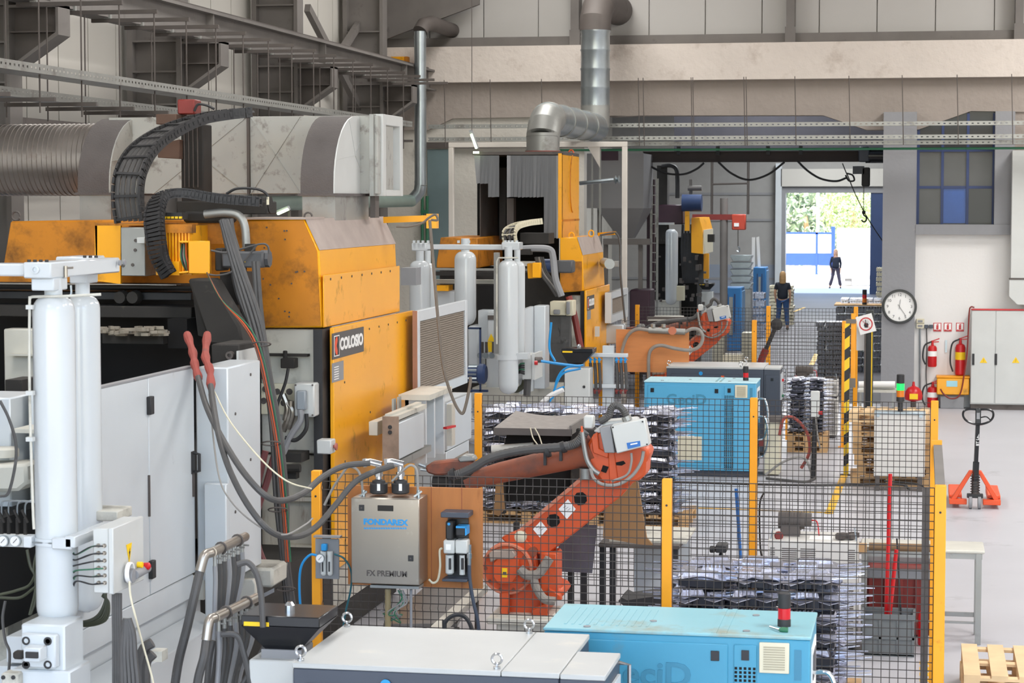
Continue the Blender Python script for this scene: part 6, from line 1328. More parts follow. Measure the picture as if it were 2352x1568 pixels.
cm = [casting_mesh(k, 'alu', 'alu_under') for k in range(4)]
cmd = [casting_mesh(9, 'alu_dark', 'alu_under')]
def stack(grp, lab, x0, y0, z0, cols, rows, layers, px_, py_, pz, meshes=cm, sc_=(1, 1, 1), cols_list=None, flip=True):
    rn = random.Random(int(x0*100)); n = 0
    pn = ['left', 'second', 'middle', 'fourth', 'right'] if cols == 5 else ['left', 'middle', 'right'] if cols == 3 else ['left', 'right'] if cols == 2 else ['only', '', '', '', '', '']
    for k in range(layers):
        for i in range(cols):
            for j in range(rows):
                if k < layers-1 and 0 < i < cols-1 and j > 0: continue
                o = bpy.data.objects.new('casting', rn.choice(meshes)); COL.objects.link(o)
                o.location = (x0+(i+.5)*px_+rn.gauss(0, .008), y0+(j+.5)*py_+rn.gauss(0, .008), z0+k*pz+.03); o.rotation_euler = (rn.gauss(0, .03), rn.gauss(0, .03), (math.pi if (flip and rn.random() < .3) else 0)+rn.gauss(0, .05)); o.scale = sc_
                o['category'] = 'casting'; o['group'] = grp
                where = 'top layer' if k == layers-1 else 'layer %s' % (['one', 'two', 'three', 'four', 'five', 'six', 'seven', 'eight', 'nine', 'ten', 'eleven', 'twelve', 'thirteen', 'fourteen', 'fifteen', 'sixteen'][k] + ' up')
                rw = ' front' if j == 0 else ' rear'
                o['label'] = (lab + ', ' + where + ', ' + pn[i % len(pn)] + ' column' + (rw if rows > 1 else '')).strip()
def pallet_parts(T, x, y, z, w_=1.2, d_=.8, mt='wood', along='Y', nb=7, rn=None):
    """boards and blocks of one pallet, each its own part"""
    h = .144
    def B(u0, u1, v0, v1, z0, z1, nm):
        m_ = MB().box(x+u0, x+u1, y+v0, y+v1, z+z0, z+z1); part(nm, m_, mt, T)
    if along == 'Y':
        bw = w_/nb*.66
        for i in range(nb): u = (w_-bw)*i/(nb-1); B(u, u+bw, 0, d_, h-.022, h, 'deck_board')
        for v in (0, d_/2-.05, d_-.1): B(0, w_, v, v+.1, h-.044, h-.022, 'stringer'); B(0, w_, v, v+.1, 0, .022, 'bottom_board')
    else:
        bw = d_/nb*.66
        for i in range(nb): v = (d_-bw)*i/(nb-1); B(0, w_, v, v+bw, h-.022, h, 'deck_board')
        for u in (0, w_/2-.05, w_-.1): B(u, u+.1, 0, d_, h-.044, h-.022, 'stringer'); B(u, u+.1, 0, d_, 0, .022, 'bottom_board')
    for u in (0, w_/2-.06, w_-.12):
        for v in (0, d_/2-.05, d_-.1): B(u, u+.12, v, v+.1, .022, h-.044, 'block')
def pallet(lab, x, y, z, rz=0, grp=None, **kw):
    T = thing('pallet', lab, 'pallet', (x, y, z), grp); pallet_parts(T, x, y, z, **kw); T.rotation_euler.z = rz; return T
# near stack
a = onZ(1545, 460+3.9*FPX/16.4, 0); xr = onZ(1925, 460+3.9*FPX/16.4, 0).x; ys = a.y
pallet('old wooden pallet under the near pile of bright castings', a.x-.02, ys+.0, 0, w_=1.4, d_=1.0)
stack('bright castings in the near pile', 'bright casting of the near pile', a.x, ys, .15, 3, 2, 7, (xr-a.x)/3, .46, .142)
# middle piles on two pallets
a = onZ(1096, 1200, 0); xr = onZ(1560, 1200, 0).x; ys = a.y
pallet('wooden pallet under the left half of the long pile of castings', a.x, ys, 0, w_=1.2, d_=.95)
pallet('wooden pallet sticking out under the right end of the long casting pile', onZ(1600, 1200, 0).x-1.25, ys, 0, w_=1.2, d_=.95)
stack('castings in the long pile', 'bright casting of the long middle pile', a.x, ys, .15, 5, 2, 9, (xr-a.x)/5, .46, .142)
# small layered stack beside the blue cabinet
a = onZ(1812, 1038, 0); b = onZ(1890, 1038, 0)
T = pallet('dark wooden pallet under the small silvery stack by the clean blue cabinet', a.x-.03, a.y, 0, w_=.62, d_=.7, nb=5)
pallet('second wooden pallet directly under the small silvery stack', a.x-.03, a.y, .144, w_=.62, d_=.7, nb=5)
stack('small silvery castings stack', 'small silvery casting of the narrow stack', a.x-.02, a.y, .3, 2, 1, 14, .29, .4, .06, sc_=(.62, .8, .5))
# ================================================================ coolers, bins, table near the right fence
def cooler(T, x, y, W=.77, Dp=.55, H=.955):
    part('upper_case', MB().box(x, x+W, y, y+Dp, H-.26, H), 'warm_white', T, bevel=.008); part('lower_case', MB().box(x, x+W, y+.02, y+Dp, .05, H-.3), 'warm_white', T, bevel=.008); part('dark_gap', MB().box(x+.01, x+W-.01, y+.03, y+Dp-.02, H-.31, H-.25), 'black', T)  # black box fills the gap between the cases, standing in for its shade
    for (u0, u1) in ((.02, .06), (.12, .25), (.28, .41), (.69, .75)):
        q = MB()
        for k in range(9): q.box(x+u0, x+u1, y-.003, y+.002, H-.22+k*.018, H-.212+k*.018)
        part('vent_slot', q, 'steel_dark', T, stuff=True)
    q = MB()
    for k in range(24): q.box(x+.6, x+.74, y+.016, y+.022, .08+k*.022, .09+k*.022)
    part('lower_vent_slot', q, 'steel_dark', T, stuff=True); part('foot', MB().box(x+.03, x+W-.03, y+.05, y+Dp-.05, 0, .05), 'black', T)
    part('top_bracket', MB().bar(V((x+.02, y+.05, H)), V((x+.04, y+.05, H+.1)), .01).bar(V((x+W-.01, y+.05, H)), V((x+W-.03, y+.05, H+.12)), .01), 'galv', T, stuff=True)
    part('pump_motor', MB().cyl((x+.07, y+.3, H+.13), (x+.3, y+.3, H+.13), .075, n=16).box(x+.1, x+.26, y+.22, y+.38, H, H+.1).cyl((x+.3, y+.3, H+.14), (x+.36, y+.3, H+.14), .06, n=14), 'steel_dark', T, 'dark pump motor'); q = MB()
    for k in range(8): q.cyl((x+.09+k*.025, y+.3, H+.13), (x+.097+k*.025, y+.3, H+.13), .083, n=16)
    part('motor_fin', q, 'steel_dark', T, stuff=True); part('red_lead', MB().hose([V((x+.36, y+.28, H+.14)), V((x+.41, y+.25, H+.13)), V((x+.43, y+.24, H+.01))], .006, 5), 'red', T)
    part('round_plug', MB().lathe((x+.09, y+.08, H+.03), [(.035, 0), (.04, -.03), (.03, -.04)], 12, 'Y'), 'red_dark', T)
    q = MB(); rn = random.Random(4)
    for k in range(7): q.obox((x+.6+rn.random()*.14, y+.1+rn.random()*.15, H+.03), .04, .03, .02, Matrix.Rotation(rn.random()*3, 3, 'Z'))
    part('loose_fitting', q, 'steel_dark', T, stuff=True); part('paper', MB().box(x+.35, x+.55, y+.1, y+.3, H, H+.003), 'sign', T)
a = onZ(1764, 1239, .955); CO = thing('cooler_cabinet', 'pale cooler cabinet with pump motor on top behind the near casting pile', 'cooler', (a.x, a.y, 0)); cooler(CO, a.x, a.y)
b = onZ(1815, 872, .955); CO2 = dup(CO, (b.x, b.y, 0), None, 'distant pale cooler cabinet with motor on top beyond the small silvery stack')
q0 = onZ(1980, 1505, 0)
CR = thing('plastic_crate', 'grey plastic crate with red poles standing in it inside the fence corner', 'crate', (q0.x, q0.y, 0)); x, y = q0.x, q0.y; W_ = .44
part('shell', MB().box(x, x+W_, y, y+.015, .01, .36).box(x, x+.015, y, y+.32, .01, .36).box(x+W_-.015, x+W_, y, y+.32, .01, .36).box(x, x+W_, y+.305, y+.32, .01, .36).box(x, x+W_, y, y+.32, .0, .02), 'crate', CR)
part('rim', MB().box(x-.012, x+W_+.012, y-.012, y+.005, .32, .365).box(x-.012, x+.005, y, y+.33, .32, .365).box(x+W_-.005, x+W_+.012, y, y+.33, .32, .365).box(x-.012, x+W_+.012, y+.315, y+.332, .32, .365), 'crate', CR); q = MB()
for u in (.0, .14, .29, .42): q.box(x+u, x+u+.02, y-.01, y, .02, .32)
q.box(x, x+W_, y-.01, y, .15, .17); part('rib', q, 'crate', CR)
z1400 = onY(2036, 1420, y+.15)
P2 = thing('red_pole', 'long upright red pole standing in the grey crate', 'pole', (x+.2, y+.15, .02)); part('shaft', MB().cyl((onY(2034, 1420, y+.15).x, y+.15, .02), onY(2045, 1088, y+.15), .017, n=8), 'red', P2)
P3 = thing('red_pole', 'shorter slanting red pole leaning in the grey crate', 'pole', (x+.17, y+.12, .02)); part('shaft', MB().cyl((onY(2036, 1420, y+.12).x, y+.12, .02), onY(2059, 1262, y+.12), .017, n=8), 'red', P3)
solo('thin_rod', MB().cyl((onY(2074, 1420, y+.3).x, y+.3, .02), onY(2060, 1236, y+.3), .008, n=6), 'black', 'thin black rod in the grey crate', 'rod')
BN = thing('scrap_bin', 'large dark red bin with grey rim behind the grey crate', 'bin', (q0.x+.05, q0.y+.75, 0)); bx0, bx1 = onZ(1983, 1460, 0).x, onZ(2150, 1460, 0).x; by = onZ(2000, 1462, 0).y
part('shell', MB().sweep([[V((bx0+.06, by+.05, .02)), V((bx1-.06, by+.05, .02)), V((bx1-.06, by+.6, .02)), V((bx0+.06, by+.6, .02))], [V((bx0, by, .56)), V((bx1, by, .56)), V((bx1, by+.7, .56)), V((bx0, by+.7, .56))]]), 'red_dark', BN)
part('rim', MB().box(bx0-.02, bx1+.02, by-.02, by+.02, .54, .62).box(bx0-.02, bx0+.02, by, by+.72, .54, .62).box(bx1-.02, bx1+.02, by, by+.72, .54, .62).box(bx0-.02, bx1+.02, by+.68, by+.72, .54, .62), 'grey_mid', BN)
for k in range(5): u = bx0+.06+k*(bx1-bx0-.1)/4; part('stiffener', MB().bar(V((u, by+.02, .04)), V((u, by-.01, .54)), .03), 'red_dark', BN)
c_ = onZ(2118, 1482, 0); solo('red_cylinder', MB().lathe((c_.x, c_.y, 0), [(.03, 0), (.04, .02), (.04, .26), (.025, .3), (.012, .32)], 14), 'red', 'small red cylinder standing right of the grey crate', 'cylinder')
BT = thing('blue_pole_tool', 'blue pole leaning behind the near casting pile', 'pole', tuple(onZ(1706, 1275, 0))); a = onZ(1704, 1330, 0); part('shaft', MB().cyl((a.x, a.y, .0), onY(1691, 1122, a.y), .018, n=8), 'label_blue', BT)
YT = onZ(2248, 1480, 0).y
TB = thing('work_table', 'pale worn steel table with thick top reaching through the fence gap', 'table', (onZ(2110, 1480, 0).x, YT, 0)); x0, x1 = onY(1975, 1260, YT).x, onY(2262, 1260, YT).x; zt_ = onY(2200, 1262, YT).z
part('top', MB().box(x0, x1, YT-.03, YT+.5, zt_-.03, zt_), 'white_dirty', TB, bevel=.01); part('apron', MB().box(x0+.02, x1-.02, YT-.01, YT+.01, zt_-.08, zt_-.03), 'galv_dull', TB)
for u, v in ((x0+.04, 0), (x1-.05, 0), (x0+.04, .45), (x1-.05, .45)): part('leg', MB().box(u-.025, u+.025, YT+v-.02, YT+v+.03, 0, zt_-.03), 'galv_dull', TB)
part('brace', MB().box(x0+.05, x1-.05, YT+.44, YT+.46, .16, .2).box(x0+.05, x1-.05, YT, YT+.02, .18, .2), 'galv_dull', TB)
part('rail_end', MB().box(x0-.1, x0+.06, YT-.04, YT+.04, zt_-.05, zt_+.03), 'wood', TB); part('rolled_sheet', MB().cyl((x0+.08, YT-.02, zt_+.01), (x0+.72, YT-.02, zt_+.01), .035, n=12), mat('brown_roll', '#7a6044', .8), TB)
# pallets: bottom right pair, and the leaning high stack
a = onZ(2205, 1474+3, .288); px_ = a.x
for k, lb in enumerate(('lower pale pallet of the pair at the bottom right corner', 'upper pale pallet with gapped boards at the bottom right corner')): pallet(lb, px_-.0+.01*k, a.y-1.2, .144*k, w_=.95, d_=1.2, mt='wood_pale', nb=5)
a = onZ(1975, 1116, 0); rn = random.Random(9); Yp = a.y
for k in range(7):
    pallet('weathered pallet in the stack behind the white box, %s' % ['resting on the floor', 'second from the floor', 'third from the floor', 'fourth from the floor', 'fifth from the floor', 'just under the topmost', 'topmost with warm pale boards'][k], a.x-.09+rn.gauss(0, .03), Yp+rn.gauss(0, .03), .146*k+.001, rz=rn.gauss(0, .035), grp='pallet stack by the fence', w_=1.05, d_=.8, mt='wood_pale' if k == 6 else 'wood', nb=6)
WB = thing('control_box', 'white square control box on feet with green and amber beacon', 'control box', tuple(onZ(2066, 1128, 0))); Yw = onZ(2066, 1128, 0).y
bx_ = part('case', boxY(MB(), 2008, 948, 2124, 1096, Yw, .22), 'warm_white', WB, bevel=.012); a, b, z0, z1 = fr(2008, 948, 2124, 1096, Yw)
part('top_strip', MB().box(a, b, Yw-.01, Yw+.23, z1-.02, z1+.02), 'galv', WB, bevel=.004)
for u in (a+.05, b-.06): part('corner_ear', MB().lathe((u, Yw-.01, z1-.03), [(.025, 0), (.025, -.012)], 12, 'Y'), 'galv', WB); part('foot', MB().box(u-.03, u+.03, Yw, Yw+.2, 0, z0), 'steel_dark', WB)
pb = onY(2068, 946, Yw+.1); pt_ = onY(2068, 918, Yw+.1); part('beacon_pole', MB().cyl(pb, pt_, .035, n=12), 'black', WB); beacon(WB, pt_.x, Yw+.1, pt_.z-.02, ['lamp_amber', 'lamp_green'], 1.35)
# socket post and small things right of the blue cabinet
c_ = onZ(1871, 1098, 0); SK = thing('socket_post', 'black post with grey socket box and red plug near the small silvery stack', 'post', (c_.x, c_.y, 0)); zt_ = onY(1872, 900, c_.y).z
part('post', MB().cyl((c_.x-.02, c_.y, 0), (c_.x, c_.y, zt_-.3), .035, n=12), 'black', SK); part('socket_box', boxY(MB(), 1862, 898, 1882, 958, c_.y-.06, .08), 'grey_light', SK, bevel=.01); part('red_plug', MB().lathe(onY(1880, 948, c_.y-.06), [(.02, 0), (.028, .06)], 12, 'X'), 'red', SK)
part('lead', MB().hose([onY(1874, 958, c_.y-.08), onY(1878, 1000, c_.y-.08), onY(1884, 1030, c_.y-.05)], .012, 6), 'hose_l', SK)
for k, (P, mt, lb) in enumerate((([(1758, 1090), (1800, 1060), (1845, 1050), (1865, 1090), (1868, 1098)], 'hose_l', 'pale hose arching on the floor by the socket post'), ([(1760, 1098), (1800, 1102), (1850, 1106), (1872, 1098)], 'hose', 'dark cable lying on the floor by the socket post'))):
    solo('floor_hose', MB().hose([onZ(x, y+ (0), .02) if k else onY(x, y, c_.y) for x, y in P], .018, 7), mt, lb, 'hose')
UC = thing('small_cabinet', 'low beige cabinet with brown pump hose between blue cabinet and silvery stack', 'cabinet', tuple(onZ(1780, 1092, 0))); yu = onZ(1780, 1092, 0).y
part('case', boxY(MB(), 1756, 968, 1790, 1090, yu, .5), 'cream', UC, bevel=.008); part('dark_top', boxY(MB(), 1752, 962, 1798, 970, yu-.03, .6), 'steel_dark', UC); part('brown_hose', MB().hose([onY(x, y, yu-.1) for x, y in ((1790, 1000), (1800, 962), (1825, 960), (1852, 990), (1860, 1025), (1855, 1050), (1840, 1075))], .022, 8), 'redhose', UC)
part('yellow_bar', boxY(MB(), 1804, 955, 1809, 1010, yu+.3, .03), 'post', UC)
# pallet jack
c_ = onZ(2239, 1168, 0); kx, ky = c_.x, c_.y
PJ = thing('pallet_jack', 'orange pallet jack with black handle standing alone on the open floor', 'pallet jack', (kx, ky, 0))
for s_ in (-1, 1):
    part('steer_wheel', MB().lathe((kx+s_*.055-.022, ky, .085), [(.06, 0), (.085, .005), (.085, .04), (.06, .045)], 20, 'X'), 'grey_mid', PJ)
    part('fork', MB().box(kx+s_*.16, kx+s_*.32, ky+.12, ky+1.15, .12, .16), 'handle_o', PJ, bevel=.01); part('fork_edge', MB().box(kx+s_*.16, kx+s_*.17, ky+.12, ky+1.1, .07, .12).box(kx+s_*.31, kx+s_*.32, ky+.12, ky+1.1, .07, .12), 'handle_o', PJ)
    part('side_plate', MB().prism([V((kx+s_*.02, ky+.02, .48)), V((kx+s_*.075, ky+.02, .48)), V((kx+s_*.31, ky+.02, .1)), V((kx+s_*.24, ky+.02, .1))], (0, .1, 0)), 'handle_o', PJ, bevel=.006)
    part('cross_beam', MB().box(kx+s_*.1, kx+s_*.32, ky+.0, ky+.12, .05, .115), 'handle_o', PJ, bevel=.006); part('fork_roller', MB().lathe((kx+s_*.24-.03, ky+1.0, .04), [(.04, 0), (.04, .06)], 12, 'X'), 'black', PJ)
part('axle_yoke', MB().box(kx-.1, kx+.1, ky-.04, ky+.06, .14, .19), 'black', PJ, bevel=.006); part('pump', MB().cyl((kx, ky+.02, .16), (kx, ky+.02, .44), .045, n=14), 'steel_dark', PJ); q = MB()
for k in range(7): q.tube([V((kx+.055*math.cos(t_), ky+.02+.055*math.sin(t_), .2+k*.033+t_*.005)) for t_ in [j*math.pi/5 for j in range(11)]], .007, 5)
part('spring', q, 'black', PJ, stuff=True)
m_top = onY(2247, 940, ky-.1); part('shaft', MB().bar(V((kx+.0, ky+.0, .4)), V((m_top.x, ky-.1, m_top.z-.05)), .05, .03), 'black_gloss', PJ); part('shaft_foot', MB().bar(V((kx, ky, .35)), V((kx+.008, ky-.02, .6)), .065, .05), 'black_gloss', PJ)
text('shaft_lettering', 'BT Lifter', 'sign', PJ, (kx+.022, ky-.078, .9), (0, 0, 1), (-1, 0, 0), .05, .001, .001)
hx, hz = m_top.x, m_top.z; part('handle_loop', MB().tube(spline([V((hx+a_, ky-.1, hz+b_)) for a_, b_ in ((-.02, .0), (-.12, -.0), (-.18, -.03), (-.18, -.1), (-.12, -.16), (0, -.19), (.12, -.16), (.18, -.1), (.18, -.03), (.12, 0), (.02, 0))], 5), .014, 8), 'black_gloss', PJ)
part('handle_head', MB().box(hx-.035, hx+.035, ky-.12, ky-.07, hz-.18, hz+.015), 'black_gloss', PJ, bevel=.008); part('handle_label', MB().box(hx-.02, hx+.02, ky-.123, ky-.12, hz-.12, hz-.04), 'grey_mid', PJ); part('lever', MB().hose([V((hx+.03, ky-.11, hz-.1)), V((hx+.1, ky-.11, hz-.09)), V((hx+.15, ky-.11, hz-.13))], .009, 6), 'black_gloss', PJ)
# ================================================================ right wall items
YW = BW-.12; YPI = BW-.3
cc = onY(2066, 704, YPI-.04); rc_ = 39*(cc-C0).length/FPX
CK = thing('wall_clock', 'round white wall clock with black rim on the grey pillar', 'clock', (cc.x, YPI, cc.z))
part('rim', MB().lathe((cc.x, YPI, cc.z), [(rc_, 0), (rc_, -.04), (rc_*.97, -.06), (rc_*.86, -.06), (rc_*.85, -.02)], 48, 'Y'), 'black_gloss', CK); part('face', MB().lathe((cc.x, YPI, cc.z), [(rc_*.86, -.015), (rc_*.86, -.022)], 48, 'Y'), 'sign', CK)
for h_ in range(1, 13): a_ = math.pi/2-h_*math.pi/6; text('numeral', str(h_), 'black', CK, (cc.x+rc_*.68*math.cos(a_), YPI-.023, cc.z+rc_*.68*math.sin(a_)), (1, 0, 0), (0, 0, 1), rc_*.24, .001)
for nm, a_, L, w_ in (('hour_hand', 83, .42, .03), ('minute_hand', -55, .66, .02)): a_ = R(a_); d_ = V((math.cos(a_), 0, math.sin(a_))); c0_ = V((cc.x, YPI-.028, cc.z)); part(nm, MB().bar(c0_-d_*.05, c0_+d_*rc_*L, w_*.6, .004), 'black', CK)
q = MB()
for k in range(60): a_ = k*math.pi/30; q.bar(V((cc.x+rc_*.8*math.cos(a_), YPI-.024, cc.z+rc_*.8*math.sin(a_))), V((cc.x+rc_*.83*math.cos(a_), YPI-.024, cc.z+rc_*.83*math.sin(a_))), .004, .001)
part('minute_mark', q, 'black', CK, stuff=True)
def wallbox(nm, x0, y0, x1, y1, d_, m_, lab, cat, Y=YW, bev=.006): return solo(nm, boxY(MB(), x0, y0, x1, y1, Y-d_, d_), m_, lab, cat, bevel=bev)
T = thing('socket_boxes', 'grey double socket boxes with dark plugs beside the clock pillar', 'socket', tuple(onY(2115, 752, YW)))
part('box', boxY(MB(), 2105, 732, 2123, 742, YW-.08, .08), 'cream', T, bevel=.004); part('box', boxY(MB(), 2105, 743, 2123, 754, YW-.08, .08), 'cream', T, bevel=.004)
for x_ in (2123, 2134): part('plug', boxY(MB(), x_, 746, x_+9, 754, YW-.1, .1), 'slate', T, bevel=.004)
for y_ in (735, 746): part('socket_window', boxY(MB(), 2108, y_, 2119, y_+5, YW-.085, .006), 'grey_mid', T)
part('conduit', MB().cyl(onY(2113, 754, YW-.03), onY(2113, 905, YW-.03), .018, n=8), 'galv', T); part('cable', MB().hose([onY(x, y, YW-.03) for x, y in ((2128, 754), (2129, 800), (2127, 860), (2130, 905))], .01, 6), 'hose', T)
for i, x_ in enumerate((2144, 2168, 2196)):
    T = thing('fire_sign', 'small red and white extinguisher sign, %s of three on the white wall' % ('left', 'middle', 'right')[i], 'sign', tuple(onY(x_+9, 761, YW))); Yq_ = YW-.012
    part('plate', boxY(MB(), x_, 741, x_+18, 761, Yq_, .01), 'red', T); part('field', boxY(MB(), x_+1.6, 742.5, x_+16.4, 758, Yq_-.002, .003), 'sign', T); part('pictogram', boxY(MB(), x_+6.5, 746.5, x_+11.5, 757, Yq_-.004, .003).prism(PYs([(x_+7, 746), (x_+11, 746), (x_+12, 743.6), (x_+8, 744)], Yq_-.004), (0, .003, 0)), 'red', T)
    part('flag', MB().prism(PYs([(x_+2, 757), (x_+4, 756), (x_+9, 760), (x_+14, 756), (x_+16, 757), (x_+16, 760), (x_+2, 760)], Yq_-.004), (0, .002, 0)), 'red', T)
def extinguisher(lab, x_, yt, yb, r, z0_=None, big=False, Y=YW-.14):
    b_ = onY(x_, yb, Y); t_ = onY(x_, yt, Y); H = t_.z-b_.z; z0_ = b_.z if z0_ is None else z0_
    T = thing('fire_extinguisher', lab, 'fire extinguisher', (b_.x, Y, z0_)); part('cylinder', MB().lathe((b_.x, Y, z0_), [(r*.85, 0), (r, .02), (r, H*.8), (r*.8, H*.88), (r*.3, H*.92), (r*.28, H)], 20), 'red', T)
    part('valve', MB().cyl((b_.x, Y, z0_+H), (b_.x, Y, z0_+H+.05), .022, n=10).bar(V((b_.x-.03, Y, z0_+H+.03)), V((b_.x+.13, Y, z0_+H+.09)), .02).bar(V((b_.x-.03, Y, z0_+H+.02)), V((b_.x+.12, Y, z0_+H+.03)), .02), 'red', T)
    part('label', MB().lathe((b_.x, Y, z0_+H*.45), [(r*1.01, 0), (r*1.01, H*.22)], 20), 'sign' if not big else 'yellow', T, 'printed label'); part('hose', MB().hose([V((b_.x-.02, Y-.02, z0_+H+.03)), V((b_.x-r-.06, Y-.04, z0_+H*.9)), V((b_.x-r-.09, Y-.03, z0_+H*.4)), V((b_.x-r-.04, Y-.03, z0_+H*.1))], .016, 7), 'black', T)
    part('bracket', MB().box(b_.x-.04, b_.x+.04, Y+r*.7, YW, z0_+H*.6, z0_+H*.68), 'steel_dark', T); return T
extinguisher('red fire extinguisher hung left on the white wall, with white label', 2141, 788, 842, .085); extinguisher('larger red fire extinguisher hung right of the white gauge strip, with yellow label', 2205, 782, 861, .095, big=True)
a = onZ(2142, 921, 0); extinguisher('dark red fire extinguisher standing on the floor left of the yellow box', 2142, 868, 921, .1, z0_=.0, Y=a.y if a.y < YW-.15 else YW-.2)
c_ = onY(2098, 921, 40.6); FB = thing('fire_ball', 'round red fire extinguisher pot hanging low beside the pillar', 'fire extinguisher', (c_.x, 40.6, c_.z)); part('pot', MB().lathe((c_.x, 40.6, c_.z), [(.08, 0), (.155, .03), (.165, .1), (.15, .18), (.1, .25), (.03, .28), (.02, .36)], 24), 'red', FB); part('label', MB().box(c_.x-.07, c_.x+.08, 40.425, 40.44, c_.z+.05, c_.z+.15), 'yellow', FB); part('stand', MB().cyl((c_.x, 40.6, 0), (c_.x, 40.6, c_.z), .05, n=10), 'steel_dark', FB)
wallbox('gauge_strip', 2171, 781, 2175, 809, .02, 'galv', 'thin metal strip on the white wall between the two hung extinguishers', 'strip', bev=0)
YB = onZ(2190, 937, 0).y; YB = min(YB, YW-.35)
GB = thing('grey_chest', 'grey steel chest under the yellow grit box', 'chest', tuple(onY(2188, 936, YB)[:2])+(0,)); a, b, z0, z1 = fr(2160, 906, 2214, 936, YB); part('case', MB().box(a, b, YB, YB+.3, .0, z1), 'grey_mid', GB, bevel=.008); part('lid_line', MB().box(a-.01, b+.01, YB-.01, YB, z1-.03, z1), 'steel_dark', GB)
YL = thing('yellow_box', 'yellow orange lidded box with pale blue label under the extinguishers', 'box', (a, YB, z1+.002)); a2, b2, z2, z3 = fr(2152, 867, 2226, 904, YB); part('case', MB().box(a2, b2, YB-.03, YB+.33, z1+.002, z3), 'orange', YL, bevel=.015); part('lid', MB().box(a2-.01, b2+.01, YB-.04, YB+.34, z3, z3+.03), 'post', YL, bevel=.006); part('label', boxY(MB(), 2174, 874, 2199, 888, YB-.036, .004), mat('pale_blue_label', '#9fd0dc', .5), YL)
EC = thing('electric_cabinet', 'tall light grey double-door electrical cabinet with red top trim on the right', 'cabinet', tuple(onZ(2232, 936, 0))); YE = onZ(2232, 940, 0).y; YE = min(YE, YW-.42); a, b, z0, z1 = fr(2231, 712, 2284, 940, YE); c2_ = onY(2400, 800, YE).x
part('plinth', MB().box(a+.01, c2_, YE+.02, YE+.4, 0, .1), 'steel_dark', EC); part('case', MB().box(a, c2_, YE, YE+.4, .1, z1), 'grey_light', EC, bevel=.006); part('red_trim', MB().box(a-.005, c2_, YE-.02, YE+.01, z1-.0, z1+.03), 'red', EC)
for u0, u1, lx, tx in ((a+.01, b-.008, 2236, 2259), (b+.008, c2_-.02, 2288, 2333)):
    d = part('door', MB().box(u0, u1, YE-.015, YE, .12, z1-.01), 'grey_light', EC, bevel=.004); part('handle', boxY(MB(), lx-3, 812, lx+2, 838, YE-.03, .015), 'black', d); c_ = onY(tx, 827, YE-.016)
    o_ = part('warning_sign', MB().prism([c_+V((-.07, 0, -.05)), c_+V((.07, 0, -.05)), c_+V((0, 0, .06))], (0, -.003, 0)), 'yellow', d, 'yellow warning triangle'); part('flash', MB().bar(c_+V((.012, -.005, .025)), c_+V((-.008, -.005, -.0)), .012, .002).bar(c_+V((.01, -.005, .005)), c_+V((-.006, -.005, -.035)), .01, .002), 'black', d)
solo('red_brown_cable', MB().hose([onY(x, y, YE-.05) for x, y in ((2238, 706), (2230, 705), (2226, 720), (2222, 800), (2216, 850), (2205, 905), (2185, 915), (2168, 905), (2160, 893))], .016, 6), 'red_dark', 'brownish cable hanging over the cabinet corner down to the yellow box', 'cable')
T = thing('air_duct_unit', 'tall pale sheet-metal duct at the right picture edge above the cabinet', 'duct', tuple(onY(2335, 700, YE))); a, b, z0, z1 = fr(2323, 345, 2420, 700, YE-.1); part('upper', MB().box(a+.02, b, YE-.1, YW-.2, onY(2323, 640, YE-.1).z, z1), 'grey_light', T, bevel=.006); part('lower', MB().prism([V((a, YE-.1, onY(2323, 640, YE-.1).z)), V((b, YE-.1, onY(2323, 640, YE-.1).z)), V((b, YE-.1, z0)), V((a+.15, YE-.1, z0)), V((a, YE-.1, z0+.15))], (0, .4, 0)), 'grey_light', T); part('flange', MB().box(a-.01, b, YE-.11, YE-.1, onY(2323, 642, YE-.1).z, onY(2323, 638, YE-.1).z), 'steel_dark', T)
q = onZ(2000, 905, 0); WBn = thing('roll_bench', 'low bench with white rolls beside the striped post', 'bench', (onY(2010, 900, 40).x, 40, 0)); a, b, z0, z1 = fr(1970, 895, 2058, 902, 40); part('top', MB().box(a, b, 40, 40.5, z0, z1), 'white_dirty', WBn)
for k, (x_, y_) in enumerate(((1972, 882), (1998, 886))): part('roll', MB().cyl(onY(x_, y_, 40.1+.1*k), onY(2056, y_, 40.1+.1*k), .055, n=14), 'sign', WBn, 'white roll')
for u in (a+.05, b-.05): part('leg', MB().box(u-.02, u+.02, 40.02, 40.06, 0, z0), 'galv_dull', WBn)
# ================================================================ MACHINE 2
Y2 = 32.6; X2 = onY(1338, 600, Y2).x
M2 = thing('die_casting_machine', 'smaller looking orange and white die casting machine in the middle distance with strip curtain hood', 'machine', (-6.5, 34, 0))
ye2 = onX(1385, 620, X2).y
c2v = cover(M2, Y2, [(1286, 546), (1325, 545), (1338, 586), (1342, 668), (1286, 672)], ye2, 0, 'orange')
part('rust_sheet', boxY(MB(), 1288, 600, 1336, 668, Y2-.02, .015), 'orange_old', c2v)
for p in ((1313, 541), (1358, 536)): part('lifting_eye', MB().tube([onY(p[0], p[1], Y2+.2+(.9 if p[0] > 1340 else 0)) + V((.04*math.cos(a), 0, .05*math.sin(a))) for a in [k*math.pi/6 for k in range(13)]], .012, 6), 'orange', M2)
cover(M2, Y2, [(1002, 615), (1003, 600), (1012, 545), (1096, 546), (1098, 615)], Y2+2.0, 0, 'orange_old', chamfer=False, nm='cover_left')
part('frame_body', boxY(MB(), 1010, 618, 1336, 905, Y2+.35, 1.8), 'soot', M2)
Xp2 = X2+.05; za, zb_ = onX(1342, 667, Xp2).z, onX(1342, 895, Xp2).z; a2 = onX(1342, 700, Xp2).y; b2 = onX(1396, 700, Xp2).y
